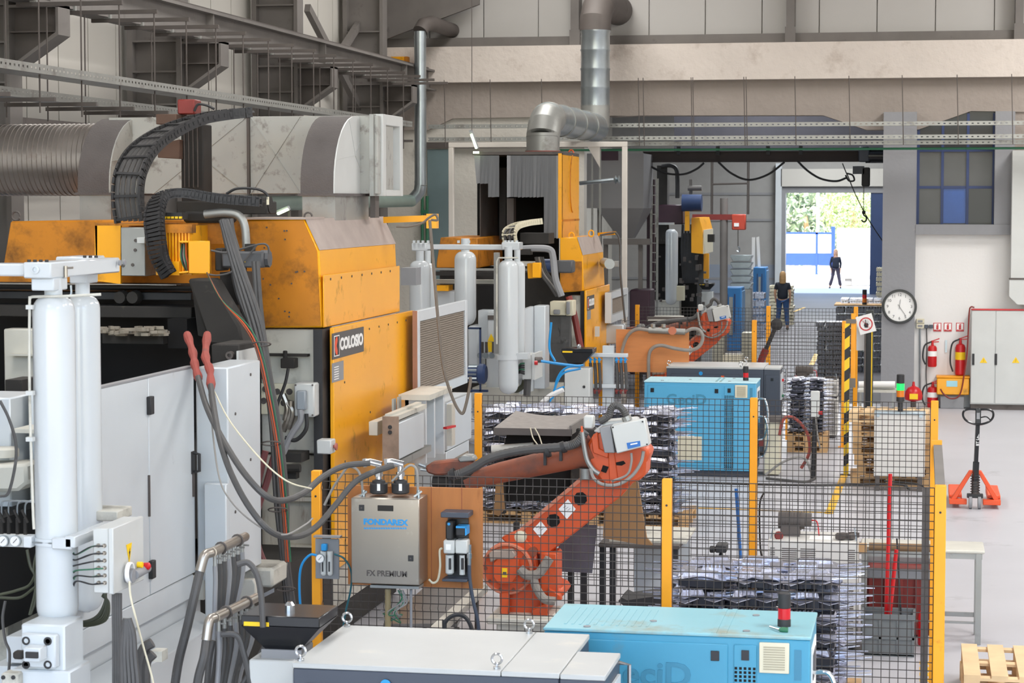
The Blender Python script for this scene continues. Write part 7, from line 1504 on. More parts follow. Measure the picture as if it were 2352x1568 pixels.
sp2 = part('side_panel', MB().box(Xp2, Xp2+.03, a2, b2, zb_, za), 'orange', M2, 'glossy orange side panel', bevel=.006)
logo_plate(M2, Xp2+.03, a2+.06, onX(1364, 700, Xp2+.03).y, onX(1342, 714, Xp2).z, onX(1342, 681, Xp2).z, '_b')
part('notice_plate', MB().box(Xp2+.03, Xp2+.04, a2+.08, a2+.4, onX(1342, 735, Xp2).z, onX(1342, 715, Xp2).z), 'grey_mid', M2)
part('panel_edge', boxY(MB(), 1333, 668, 1341, 900, Y2+.0, .3), 'black', M2)
part('panel_button_box', boxY(MB(), 1366, 750, 1375, 773, Y2+.5, .1), 'grey_light', M2)
part('platen_front', boxY(MB(), 1313, 678, 1333, 900, Y2+.1, .6), 'white_dirty', M2)
part('connector_box', boxY(MB(), 1263, 692, 1299, 724, Y2-.9, .3), 'cream', M2, bevel=.01); part('connector_box', boxY(MB(), 1299, 690, 1316, 725, Y2-.9, .3), 'cream', M2, bevel=.01)
for x0, x1, y0, y1 in ((1271, 1285, 711, 722), (1300, 1308, 693, 722)): part('connector', boxY(MB(), x0, y0, x1, y1, Y2-.97, .07), 'grey_mid', M2, bevel=.01)
q = MB()
for k in range(14): q.hose([onY(1266+k*3.2, 726, Y2-.8), onY(1267+k*3, 790, Y2-.82), onY(1262+k*3.2, 860, Y2-.8), onY(1258+k*3, 925, Y2-.8)], .035, 6)
part('hose_row', q, 'hose', M2, 'hanging dark hoses', stuff=True)
part('red_hose', MB().hose([onY(x, y, Y2-.6) for x, y in ((1306, 680), (1318, 720), (1330, 780), (1334, 800))], .05, 8), 'red_dark', M2)
# door side
Xd2 = onY(1226, 800, 30.3).x; 
part('door', MB().prism([onX(1200, 712, Xd2), onX(1226, 703, Xd2), onX(1226, 897, Xd2), onX(1200, 905, Xd2)], (-.05, 0, 0)), 'white', M2)
a, b, z0, z1 = fr(1226, 702, 1252, 893, 30.3); part('side_block', MB().box(a, b, 30.3, onX(1262, 800, b).y, z0, z1), 'white', M2, bevel=.01)
part('lower_base', boxY(MB(), 1085, 890, 1265, 960, 30.6, 1.4), 'white_dirty', M2)
part('slide_rail', boxY(MB(), 990, 616, 1210, 622, 31.2, .1), 'galv_dull', M2); part('slide_rail', boxY(MB(), 990, 624, 1225, 634, 31.2, .2), 'soot', M2)
part('cross_bar', boxY(MB(), 990, 642, 1140, 652, 31.4, .2), 'white_dirty', M2); part('orange_motor_tray', boxY(MB(), 994, 655, 1030, 668, 31.3, .3), 'orange', M2)
part('white_case', boxY(MB(), 994, 668, 1044, 740, 31.4, .4), 'white', M2)
part('back_casing', boxY(MB(), 1098, 712, 1148, 815, 30.9, .4), 'white', M2, bevel=.01); part('front_case', boxY(MB(), 1120, 716, 1148, 810, 30.7, .2), 'gloss', M2, bevel=.01); part('dark_label', boxY(MB(), 1120, 724, 1138, 734, 30.69, .01), 'steel_dark', M2)
part('dark_box', boxY(MB(), 1096, 655, 1140, 712, 31.2, .5), 'void', M2)  # plain black box set into the machine front
wcz = onY(1129, 788, 30.65); wt = part('warning_sign', MB().prism([onY(1120, 784, 30.66), onY(1138, 784, 30.66), onY(1128, 766, 30.66)], (0, -.01, 0)).prism([onY(1120, 785, 30.66), onY(1138, 785, 30.66), onY(1136, 808, 30.66), onY(1122, 808, 30.66)], (0, -.01, 0)), 'yellow', M2, 'yellow warning triangle over yellow plate')
part('white_drum', MB().cyl(onY(1136, 818, 30.8), onY(1136, 903, 30.8), .12, n=20), 'white', M2); part('white_casing', boxY(MB(), 1074, 748, 1100, 880, 30.8, .5), 'white', M2, bevel=.03)
gp2 = part('gauge_panel', boxY(MB(), 1103, 810, 1145, 824, 30.2, .05), 'grey_light', M2)
for x_ in (1103, 1116, 1130): part('gauge', MB().lathe(onY(x_, 816, 30.19), [(.04, 0), (.042, -.02), (.03, -.02)], 14, 'Y'), 'galv', M2)
for x_ in (1108, 1117, 1133): part('valve_stem', MB().cyl(onY(x_, 810, 30.2), onY(x_, 785, 30.2), .02, n=6), 'steel_dark', M2)
part('blue_frame', MB().box(onY(1101, 755, 29.8).x, onY(1104, 755, 29.8).x, 29.8, 29.85, onY(1100, 898, 29.8).z, onY(1100, 753, 29.8).z).box(onY(1075, 755, 29.8).x, onY(1104, 755, 29.8).x, 29.8, 29.85, onY(1100, 756, 29.8).z, onY(1100, 752, 29.8).z).box(onY(1078, 755, 29.8).x, onY(1120, 755, 29.8).x, 29.8, 29.85, onY(1100, 900, 29.8).z, onY(1100, 895, 29.8).z), 'navy', M2)
mc_ = onY(1096, 858, 29.5); part('blue_motor', MB().lathe(mc_+V((-.14, 0, 0)), [(.09, 0), (.11, .02), (.11, .16), (.14, .17), (.14, .24), (.11, .27)], 20, 'X'), 'navy', M2, 'blue pump motor')
q = MB()
for k in range(12): t_ = k*math.pi/6; q.obox(mc_+V((-.05, .115*math.cos(t_), .115*math.sin(t_))), .06, .012, .012, Matrix.Rotation(-t_, 3, 'X'))
part('motor_fin', q, 'galv', M2, stuff=True)
# cylinders and manifold of machine 2
for (px_, w_, yt, yb, Dd, lb) in ((965, 24, 598, 800, 30.2, 'left cylinder'), (983, 18, 604, 800, 30.9, 'rear left cylinder'), (1069, 25, 577, 748, 30.3, 'middle cylinder'), (1168, 23, 597, 905, 29.2, 'right cylinder'), (1188, 18, 600, 880, 30.0, 'rear right cylinder')):
    c, r, pr, zt = cylinder_body(px_, Dd, w_, yt, yb); T = M2
    part('gas_cylinder', MB().lathe(c, pr, 24), 'gloss', T, lb, ang=.9); part('neck', MB().cyl((c.x, c.y, zt-.02), (c.x, c.y, zt+.18), r*.4, n=12), 'white', T)
part('manifold_bar', boxY(MB(), 975, 561, 1160, 574, 28.9, .15), 'gloss', M2, bevel=.01); part('manifold_block', boxY(MB(), 945, 558, 978, 576, 28.8, .3), 'gloss', M2, bevel=.01); part('manifold_block', boxY(MB(), 1152, 556, 1192, 574, 28.6, .3), 'gloss', M2, bevel=.01)
q = MB()
for x_ in (950, 960, 970, 982, 1160, 1168, 1176, 1186, 1052, 1076): boxY(q, x_-2, 552, x_+3, 558, 28.75, .04)
part('bolt_head', q, 'white', M2, stuff=True)
cb2 = PD(1168, 820, 29.2); part('clamp_band', MB().lathe((cb2.x, cb2.y, cb2.z-.03), [(.15, 0), (.17, 0), (.17, .06), (.15, .06)], 24), 'gloss', M2); part('clamp_arm', MB().box(cb2.x+.1, cb2.x+.28, cb2.y-.1, cb2.y+.1, cb2.z-.02, cb2.z+.06), 'gloss', M2)
part('support_column', boxY(MB(), 1134, 580, 1145, 812, 29.6, .1), 'galv_dull', M2); part('gas_pipe', MB().tube([PD(x, y, 29.0) for x, y in ((1190, 592), (1145, 592), (1141, 600), (1141, 790))], .012, 6), 'white_dirty', M2)
J2 = part('junction_box', boxY(MB(), 1199, 815, 1222, 871, 28.8, .5), 'grey_light', M2, bevel=.008); part('junction_lid', MB().box(onY(1222, 840, 28.8).x, onY(1222, 840, 28.8).x+.04, 28.79, 29.4, onY(1222, 872, 28.8).z, onY(1222, 812, 28.8).z), 'grey_light', M2)
for k in range(6): part('junction_cable', MB().hose([onY(1205, 834+k*5, 28.75), onY(1195, 836+k*4, 28.75), onY(1188, 848+k*2, 28.8)], .012, 5), 'black' if k % 3 else 'green_p', M2)
part('junction_plug', MB().cyl(onY(1226, 826, 28.8), onY(1243, 826, 28.9), .04, n=10), 'steel_dark', M2); part('red_cap', MB().lathe(onY(1228, 833, 28.7), [(.03, 0), (.03, .04)], 8, 'X'), 'red', M2); part('cable_trunk', MB().cyl(onY(1212, 871, 28.9), onY(1210, 910, 28.9), .05, n=8), 'hose', M2)
part('olive_cables', MB().hose([onY(x, y, 29.3) for x, y in ((1205, 873), (1202, 885), (1190, 895), (1180, 896))], .04, 6), MATS['olive_black_cable'], M2)
for k, P in enumerate(([(1243, 829), (1290, 836), (1334, 841)], [(1340, 838), (1300, 845), (1280, 870), (1272, 910)], [(1334, 846), (1290, 860), (1268, 910), (1260, 930)], [(1266, 740), (1262, 800), (1275, 830)], [(1296, 888), (1280, 895), (1268, 915)])): part('blue_tube', MB().hose([onY(x, y, 28.6) for x, y in P], .016 if k else .02, 6), 'blue_pipe', M2)
part('white_hose', MB().hose([onY(x, y, 28.6) for x, y in ((1294, 894), (1280, 900), (1262, 910), (1245, 925))], .035, 8), 'sign', M2)
# spray parts on machine 2
part('cable_box', MB().prism(PYs([(1210, 605), (1232, 603), (1235, 638), (1212, 640)], 31.0), (0, .2, 0)), 'orange', M2, bevel=.01); part('cable_box', boxY(MB(), 1222, 603, 1242, 638, 30.9, .2), 'orange', M2, bevel=.01)
part('servo_motor', boxY(MB(), 1275, 598, 1314, 627, 31.0, .3), MATS['dark_grey_motor'], M2, bevel=.02); part('blue_motor_end', MB().cyl(onY(1249, 610, 31.1), onY(1276, 610, 31.1), .1, n=14), 'navy', M2)
part('steel_pipe', MB().hose([onY(x, y, 30.9) for x, y in ((1190, 572), (1230, 570), (1262, 573), (1270, 590), (1276, 640), (1290, 680))], .05, 8), 'grey_mid', M2)
for k in range(5): part('hose', MB().hose([onY(x+k*4, y, 31.0) for x, y in ((1230, 590), (1240, 625), (1262, 655), (1278, 680))], .02, 6), 'hose_l' if k == 2 else 'hose', M2)
part('chain_bed', boxY(MB(), 1186, 572, 1218, 585, 30.8, .2), 'soot', M2); part('arm_body', boxY(MB(), 1195, 535, 1260, 560, 32.0, .5), 'soot', M2)
CC3 = thing('cable_chain', 'pale worn cable chain curling below the strip curtain hood', 'cable chain', tuple(onY(1172, 552, 31.6)))
chain(CC3, [onY(1173, 560, 31.6), onY(1170, 535, 31.6), onY(1183, 520, 31.8), onY(1212, 512, 32.0), onY(1243, 508, 32.1)], [V((.2, -.03, 0)), V((.2, -.05, 0)), V((.12, -.18, 0)), V((.04, -.2, 0)), V((0, -.2, 0))], 22, 3, mt='cream', pitch_h=.045)
part('outrigger', MB().bar(onX(1375, 538, X2), onY(1413, 535, 34.0), .04, .05), 'orange', M2); part('hanging_cable', MB().hose([onY(x, y, 34.0) for x, y in ((1378, 540), (1400, 536), (1416, 536), (1424, 560), (1425, 620), (1432, 700), (1436, 740))], .018, 6), 'hose', M2)
part('grey_arm', boxY(MB(), 921, 615, 955, 655, 27.0, .3), 'grey_mid', M1, 'grey beam end')
part('side_motor', MB().cyl(onX(1388, 603, X2+.1), onX(1400, 606, X2+.4), .08, n=12).box(X2+.05, X2+.3, ye2-.4, ye2-.1, onX(1388, 610, X2).z, onX(1388, 598, X2).z), 'galv_dull', M2)
# filter grille of machine 2
XG2 = onY(1404, 700, 34.0).x; ya, yb = 34.0, 36.0; zt_, zb_ = onY(1404, 672, 34.0).z, onY(1404, 742, 34.0).z
fg = part('filter_frame', frameX(XG2-.1, XG2, ya, yb, zb_, zt_, .12, .1, .12), 'white', M2); part('filter_mesh', MB().box(XG2-.08, XG2-.06, ya+.1, yb-.05, zb_, zt_), 'mesh_grey', fg)
part('white_stub', boxY(MB(), 1385, 745, 1432, 790, 34.6, .3), 'white', M2, bevel=.02)
# --- strip curtain hood over machine 2
YH = 33.4; HD = thing('strip_curtain_hood', 'tall hood hung with dark grey strips and an orange side panel above the second machine', 'hood', tuple(onY(1200, 548, YH)))
xr, xq = onY(1283, 400, YH).x, onY(1291, 400, YH).x; zt_ = onY(1285, 355, YH).z; zb_ = onY(1285, 547, YH).z; yeh = onX(1330, 450, xq).y
part('roof', MB().box(onY(1086, 352, YH).x, xq, YH-.03, yeh, zt_, zt_+.05), 'steel_dark', HD)
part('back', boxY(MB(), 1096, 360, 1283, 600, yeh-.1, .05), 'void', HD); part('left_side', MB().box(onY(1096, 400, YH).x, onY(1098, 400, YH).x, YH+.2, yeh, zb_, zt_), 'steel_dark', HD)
part('front_jamb', MB().box(xr, xq, YH-.04, YH+.05, zb_, zt_+.02), 'orange', HD); sd_ = part('side_panel', MB().box(xq-.03, xq, YH, yeh, zb_, zt_), 'orange', HD, bevel=.005)
part('side_seam', MB().box(xq, xq+.008, YH, yeh, zb_+.26, zb_+.29), 'orange_old', sd_); part('arched_mark', MB().tube([V((xq+.005, YH+1.0+.25*math.cos(t_), zb_+.85+.45*math.sin(t_))) for t_ in [math.pi*(.5+k/10) for k in range(11)]], .012, 5), 'orange_old', sd_)
rn = random.Random(2); x_ = 1093
while x_ < 1281:
    w_ = 7+rn.random()*3
    yb_ = 420 if x_ < 1101 else 421 if x_ < 1121 else 452 if x_ < 1146 else None if x_ < 1156 else 452 if x_ < 1245 else 546
    if yb_: part('strip', MB().prism([onY(x_+(1.5 if x_ < 1100 else 0), yb_+rn.random()*2, YH-.02-rn.random()*.04), onY(x_+w_, yb_, YH-.03), onY(x_+w_, 357, YH-.02), onY(x_-(4 if x_ < 1095 else 0), 357, YH-.02)], (0, .012, 0)), 'grey_mid' if rn.random() < .12 else mat('strip_grey%d' % int(x_), '#6E6F71', .6, var=.12, scale=3, stretch=(4, 4, .4)) if int(x_) % 3 == 0 else 'strip0' if 0 else K.setdefault('strip', mat('strip_grey', '#636466', .6, var=.15, scale=3, stretch=(4, 4, .4))), HD)
    x_ += w_
part('inner_column', boxY(MB(), 1147, 385, 1162, 550, YH+.5, .2), 'soot', HD); part('inner_column', boxY(MB(), 1164, 455, 1180, 548, YH+.4, .2), 'steel_dark', HD)
part('lifting_eye', MB().tube([V((xq-.05+.04*math.cos(a_), YH+1.2, zt_+.05+.05*math.sin(a_))) for a_ in [k*math.pi/6 for k in range(13)]], .012, 6), 'robot', HD)
# --- white portal frame
PF = thing('portal_frame', 'tall pale square-tube portal frame around the second machine', 'frame', tuple(onY(1038, 700, 38.3)[:2])+(0,)); xa_, xb_ = onY(1037, 400, 38.3).x, onY(1435, 400, 38.3).x; zt_ = onY(1200, 338, 38.3).z
for x_ in (xa_, xb_): part('leg', MB().box(x_-.045, x_+.045, 38.25, 38.35, 0, zt_), 'white_dirty' if 0 else K.setdefault('frame_w', mat('pale_frame_paint', '#CFC8BF', .6, var=.06)), PF, bevel=.006)
part('top_bar', MB().box(xa_-.045, xb_+.045, 38.25, 38.35, zt_, zt_+.09), 'frame_w', PF, bevel=.006); part('corner_gusset', MB().prism([V((onY(1350, 345, 38.3).x, 38.29, zt_)), V((onY(1378, 345, 38.3).x, 38.29, zt_)), V((onY(1378, 385, 38.3).x, 38.29, onY(1378, 385, 38.3).z))], (0, .02, 0)), 'frame_w', PF)
for x_ in (1360, 1378): part('slotted_post', MB().box(onY(x_-2, 400, 38.6).x, onY(x_+2, 400, 38.6).x, 38.6, 38.65, 0, zt_), 'galv_dull', PF)
part('arm_tube', MB().cyl(onY(1331, 421, 37.5), onY(1410, 413, 37.5), .035, n=8).lathe(onY(1410, 413, 37.5), [(.04, 0), (.08, .03), (.03, .06), (.08, .09), (.03, .12)], 10, 'X'), 'galv', PF)
# --- round ducts
BD_ = thing('round_duct', 'large round galvanised duct with elbow rising from the strip curtain hood to the upper wall', 'duct', tuple(onY(1247, 348, 34.6)))
pa = onY(1247, 348, 34.6); r0 = .265
part('collar', MB().lathe((pa.x, 34.6, pa.z), [(r0*1.05, 0), (r0*1.05, .03), (r0, .03), (r0, .3)], 32), 'galv_dull', BD_); part('collar_ring', MB().lathe((pa.x, 34.6, pa.z-.02), [(r0*1.08, 0), (r0*1.08, .03)], 32), 'redhose', BD_)
e0 = V((pa.x, 34.6, pa.z+.3)); e3 = onY(1390, 292, 39.4); zc = (e3.z); e1 = V((pa.x, 34.6, zc-.12)); dirh = (V((e3.x, e3.y, 0))-V((pa.x, 34.6, 0))).normalized()
segs = [e0, e1, e1+V((0, 0, .12))*.7+dirh*.1, V((pa.x, 34.6, zc))+dirh*.32]
eb = V((pa.x, 34.6, zc-.42)); part('elbow', MB().tube([e0-V((0, 0, .05)), eb]+[eb+V((0, 0, .42*math.sin(t_)))+dirh*.42*(1-math.cos(t_)) for t_ in (.35, .75, 1.15, 1.5708)]+[V((pa.x, 34.6, zc))+dirh*.5], r0*1.02, 28), 'galv_dull', BD_, 'segmented elbow', ang=.3)
hs = V((pa.x, 34.6, zc))+dirh*.28; he = V((onY(1367, 290, 39.6).x, 39.6, zc)); P = [hs.lerp(he, k/12) for k in range(13)]
part('horizontal_pipe', MB().tube([p for p in P], [r0*.97]*13, 32), 'galv', BD_)
for k in (3, 6, 9): part('seam_ring', MB().tube([P[k], P[k]+dirh*.04], [r0*1.03, r0*1.03], 32), 'galv_dull', BD_)
zt_ = onY(1367, 70, 39.6).z; part('lower_elbow', MB().tube([he-dirh*.1, he+V((0, 0, .1)), he+V((0, 0, .42))], [r0*1.0]*3, 32), 'galv_dull', BD_, ang=.3)
prof = []; z = .4; H = zt_-he.z
for k in range(4): z1_ = .4+(H-.4)*(k+1)/4; prof += [(r0, z), (r0, z1_-.05), (r0*1.04, z1_-.03), (r0*1.04, z1_-.0)]; z = z1_
part('vertical_pipe', MB().lathe(he, prof, 36), 'galv', BD_); up = he+V((0, 0, H))
part('top_elbow', MB().tube([up, up+V((0, 0, .2)), up+V((.02, .15, .42)), up+V((.04, .5, .55)), up+V((.05, 2.6, .58))], [r0*1.08]*5, 28), 'steel_dark', BD_, 'dark elbow into the wall', ang=.4)
SD_ = thing('slim_duct', 'slim galvanised duct running down the wall and bending left behind the large machine', 'duct', tuple(onY(962, 460, 40.0)))
s0, s1, s2, s3 = onY(960, 72, 40.0), onY(966, 425, 40.0), onY(945, 461, 40.0), onX(600, 468, -9.6); rr = .112
s0.x = s1.x
part('vertical_pipe', MB().tube([s0, s1], rr, 24), 'galv', SD_); part('elbow', MB().tube([s1, s1+V((-.02, 0, -.12)), s1.lerp(s2, .6)+V((0, 0, -.05)), s2], rr*1.04, 24), 'galv', SD_, ang=.3); part('horizontal_pipe', MB().tube([s2, s3], rr, 24), K.setdefault('pale_green_duct', mat('pale_green_duct', '#93A79E', .35, .5)), SD_)
for y_ in (88, 228, 300, 420): c = onY(966, y_, 40.0); part('seam_ring', MB().lathe((s1.x, 40.0, c.z), [(rr*1.05, 0), (rr*1.05, .04)], 24), 'galv', SD_)
part('top_elbow', MB().tube([s0, s0+V((.04, .1, .12)), s0+V((.12, .4, .18)), s0+V((.14, 2.2, .18))], rr*1.25, 20), 'steel_dark', SD_)
# green pipes behind the slim duct and lit lamps
solo('green_pipes', MB().cyl(onY(970, 450, BW-.05), onY(970, 640, BW-.05), .03, n=8).cyl(onY(981, 450, BW-.05), onY(981, 640, BW-.05), .03, n=8).box(onY(968, 480, BW).x, onY(984, 480, BW).x, BW-.08, BW, onY(970, 490, BW).z, onY(970, 482, BW).z), 'green_p', 'pair of green pipes on the wall below the slim duct bend', 'pipe')
L1 = thing('tube_lamp', 'bright greenish tube lamp hanging tilted above the strip curtain hood', 'lamp', tuple(onY(1087, 325, 31.5))); a_, b_ = onY(1083, 308, 31.5), onY(1095, 341, 31.5)
part('housing', MB().bar(a_+V((-.02, .03, .06)), b_+V((0, .03, 0)), .09, .04), 'grey_mid', L1); part('tube', MB().bar(a_, b_, .075, .03), 'tube', L1); part('hanger', MB().cyl(a_+V((0, .03, .05)), a_+V((0, .03, 2.2)), .006, n=5), 'steel_dark', L1)
L2 = thing('tube_lamp', 'small lit tube lamp seen low behind the large duct of the front machine', 'lamp', tuple(onY(650, 486, 26.0))); part('tube', MB().bar(onY(638, 491, 26), onY(662, 480, 26), .05, .03), 'tube', L2); part('housing', MB().bar(onY(636, 489, 26.05), onY(664, 477, 26.05), .08, .05), 'grey_mid', L2)
part('support_pole', MB().cyl(onY(664, 478, 26.1), (onY(664, 478, 26.1).x, 26.1, 0), .02, n=6), 'steel_dark', L2)
part('corner_lamp', MB().bar(onY(1087, 350, 33.3), onY(1100, 350, 33.3), .03, .03), 'tube', HD, 'small lit lamp')
# --- second plywood board with inlet plug and hoses, tap manifold
YB2 = 34.2; B2 = thing('wooden_board', 'pale orange plywood board on the far fence with grey hoses and a pink round plug', 'board', tuple(onY(1498, 858, YB2)))
part('board', boxY(MB(), 1415, 756, 1582, 856, YB2, .03), 'ply_l', B2); part('connector_body', MB().cyl(onY(1490, 758, YB2-.1), onY(1574, 762, YB2-.1), .05, n=12).cyl(onY(1500, 752, YB2-.1), onY(1500, 744, YB2-.1), .035, n=8).cyl(onY(1524, 752, YB2-.1), onY(1524, 744, YB2-.1), .035, n=8), 'galv_dull', B2)
part('pink_plug', MB().lathe(onY(1545, 759, YB2-.12), [(.06, 0), (.065, -.05), (.04, -.05)], 18, 'Y'), 'robot_pink', B2)
for P in ([(1490, 758), (1462, 756), (1442, 770), (1430, 800), (1426, 835), (1428, 860)], [(1574, 762), (1590, 755), (1606, 758), (1614, 775), (1606, 795), (1585, 804), (1550, 800), (1518, 793), (1498, 800), (1490, 820), (1490, 870)]): part('grey_hose', MB().hose([onY(x, y, YB2-.12) for x, y in P], .028, 8), 'hose_l', B2)
TM = thing('tap_manifold', 'white two-level water manifold with blue taps beside the pale plywood board', 'pipe manifold', tuple(onY(1394, 930, 30.4)))
part('post', boxY(MB(), 1384, 794, 1408, 960, 30.5, .12), 'white', TM); 
for y0, col in ((811, 'blue_pipe'), (882, 'red_dark')):
    part('bar', boxY(MB(), 1352, y0, 1441, y0+10, 30.4, .1), 'white', TM, bevel=.006)
    for k in range(9):
        if 1383 < 1354+k*10 < 1406: continue
        x_ = 1356+k*10; part('tap', MB().cyl(onY(x_, y0+10, 30.4), onY(x_, y0+22, 30.4), .015, n=6).bar(onY(x_-3, y0+16, 30.36), onY(x_+5, y0+14, 30.36), .02), col, TM)
        if y0 < 850: part('hose', MB().hose([onY(x_, y0+22, 30.4), onY(x_+2, 860, 30.4), onY(x_+3, 895, 30.4)], .024, 6), 'hose', TM)
# ================================================================ FAR HALL
SI = thing('grey_silo', 'large grey sheet silo with funnel bottom inside the opening left', 'silo', tuple(onY(1420, 560, 44.5)[:2])+(0,)); Ys = 44.5; g_ = K.setdefault('silo', mat('silo_grey', '#8E8C8C', .55, var=.06, scale=1, dirt=('#a9a6a2', .12, 2)))
a, b, z0, z1 = fr(1338, 478, 1478, 352, Ys); z0, z1 = min(z0, z1), max(z0, z1); part('bin', MB().box(a, b, Ys, Ys+1.6, z0, z1), 'silo', SI)
lo = onY(1425, 548, Ys).z; m_ = onY(1428, 548, Ys).x; part('funnel', MB().sweep([[V((a+.3, Ys, z0)), V((b, Ys, z0)), V((b, Ys+1.6, z0)), V((a+.3, Ys+1.6, z0))], [V((m_-.15, Ys+.6, lo)), V((m_+.15, Ys+.6, lo)), V((m_+.15, Ys+1, lo)), V((m_-.15, Ys+1, lo))]]), 'silo', SI)
part('support_beam', boxY(MB(), 1385, 548, 1492, 562, Ys-.1, .2), 'steel_beam', SI); part('window_box', boxY(MB(), 1372, 345, 1420, 368, Ys-.03, .03), 'maroon', SI)
for x_ in (1390, 1470): part('leg', boxY(MB(), x_-4, 560, x_+4, 900, Ys+.1, .12), 'steel_beam', SI)
part('column', boxY(MB(), 1372, 480, 1380, 800, Ys+.2, .1), 'steel_beam', SI)
LD = thing('ladder', 'pale ladder beside the maroon panels at the opening to the far hall', 'ladder', tuple(onY(1497, 700, 46)[:2])+(0,))
for x_ in (1495, 1509): part('rail', boxY(MB(), x_-1.5, 410, x_+1.5, 840, 46, .05), 'galv_dull', LD)
q = MB()
for k in range(14): part('rung', boxY(MB(), 1495, 425+k*22, 1509, 427+k*22, 46, .04), 'galv_dull', LD)
solo('maroon_cabinet', boxY(MB(), 1486, 412, 1501, 885, 46.3, .2), 'maroon', 'tall dark maroon cabinet panel behind the ladder', 'panel'); solo('maroon_machine', boxY(MB(), 1446, 665, 1492, 860, 44.2, .8), 'maroon', 'dark maroon machine body below the silo', 'machine', bevel=.03)
M3 = thing('die_casting_machine', 'dark distant machine with white cylinder and orange cover in the far hall', 'machine', tuple(onY(1570, 720, 50)[:2])+(0,)); YM = 50
part('body', boxY(MB(), 1500, 545, 1600, 840, YM+.4, 1.6), 'void', M3); part('maroon_top', boxY(MB(), 1510, 470, 1568, 515, YM+.2, 1), 'maroon', M3, bevel=.02); part('black_column', boxY(MB(), 1509, 380, 1532, 560, YM+.3, .4), 'soot', M3)
part('black_pipe', MB().hose([onY(x, y, YM+.3) for x, y in ((1520, 382), (1540, 380), (1553, 388), (1556, 410), (1556, 455))], .05, 8), 'black', M3)
part('blue_motor', MB().cyl(onY(1567, 466, YM), onY(1612, 466, YM), .2, n=14), 'navy', M3); part('vent_stack', boxY(MB(), 1583, 412, 1590, 450, YM+.2, .1).cyl(onY(1580, 432, YM+.2), onY(1612, 432, YM+.2), .06, n=8), 'steel_beam', M3)
cov = part('cover', MB().prism(PYs([(1588, 500), (1606, 500), (1613, 525), (1614, 583), (1588, 580)], YM), (0, 2.4, 0)), 'orange', M3); xs3_ = onY(1614, 560, YM).x; part('pale_side', MB().box(xs3_, xs3_+.02, YM+.1, YM+2.3, onY(1614, 583, YM).z, onY(1614, 528, YM).z), 'cream', M3)
part('orange_bits', boxY(MB(), 1573, 485, 1583, 530, YM-.1, .1), 'orange', M3); part('orange_panel', boxY(MB(), 1616, 582, 1628, 640, YM+.6, .1), 'orange', M3)
for (x_, w_, yt, yb_) in ((1541, 13, 526, 700), (1546, 11, 530, 660)): c, r, pr, zt = cylinder_body(x_, 49.0+(x_-1541)*.05, w_, yt, yb_); part('gas_cylinder', MB().lathe(c, pr, 20), K['gloss'], M3, ang=.9)
part('pipe_bar', boxY(MB(), 1500, 511, 1548, 516, 48.8, .1), 'grey_light', M3); part('gauge_box', boxY(MB(), 1553, 657, 1571, 690, 48.8, .2), 'cream', M3); part('servo', boxY(MB(), 1625, 538, 1640, 556, YM+.1, .2), 'soot', M3)
q = MB()
for k in range(16): q.hose([onY(1568+k*2.2, 515+(k % 3)*20, YM+.1), onY(1566+k*2.4, 580, YM+.1), onY(1570+k*2, 650, YM+.1)], .03, 5)
part('cable_tangle', q, 'black', M3, stuff=True); q = MB(); rn = random.Random(21)
for k in range(46):
    x_, y_ = 1500+rn.random()*125, 585+rn.random()*110; s_ = 2+rn.random()*5; boxY(q, x_, y_, x_+s_, y_+s_*(.5+rn.random()*1.6), YM-.05-rn.random()*.3, .15)
part('small_fitting', q, 'steel_dark', M3, stuff=True); part('lower_box', boxY(MB(), 1502, 690, 1560, 840, YM-.1, .4), 'white_dirty', M3, bevel=.01)
JC = thing('jib_crane', 'red jib crane on a grey post in the far hall', 'crane', tuple(onY(1663, 700, 56)[:2])+(0,)); part('post', MB().cyl((onY(1663, 600, 56).x, 56, 0), onY(1663, 455, 56), .1, n=14), 'steel_beam', JC); part('arm', boxY(MB(), 1590, 492, 1708, 505, 55.9, .15), 'red_dark', JC, 'red arm'); part('trolley', boxY(MB(), 1681, 492, 1712, 528, 55.7, .3), K.setdefault('jib_red', mat('jib_red', '#B5422F', .5, var=.08)), JC, bevel=.02); part('trolley_label', boxY(MB(), 1686, 512, 1697, 520, 55.68, .02), 'sign', JC)
part('chain', MB().cyl(onY(1695, 528, 55.8), onY(1695, 566, 55.8), .012, n=5), 'steel_dark', JC); part('hook', MB().tube(spline([onY(x, y, 55.8) for x, y in ((1695, 566), (1699, 571), (1697, 578), (1692, 576))], 4), .02, 6), 'galv', JC)
HF = thing('rod_frame', 'thin dark rod frame hanging from the ceiling of the far hall', 'frame', tuple(onY(1635, 490, 60))); zt_ = 8.6
part('rod', MB().cyl(onY(1635, 492, 60), (onY(1635, 492, 60).x, 60, zt_), .035, n=6), 'steel_dark', HF); part('rod', MB().cyl(onY(1718, 492, 60), (onY(1718, 492, 60).x, 60, zt_), .035, n=6), 'steel_dark', HF); part('cross_rod', MB().cyl(onY(1635, 423, 60), onY(1718, 421, 60), .03, n=6), 'steel_dark', HF)
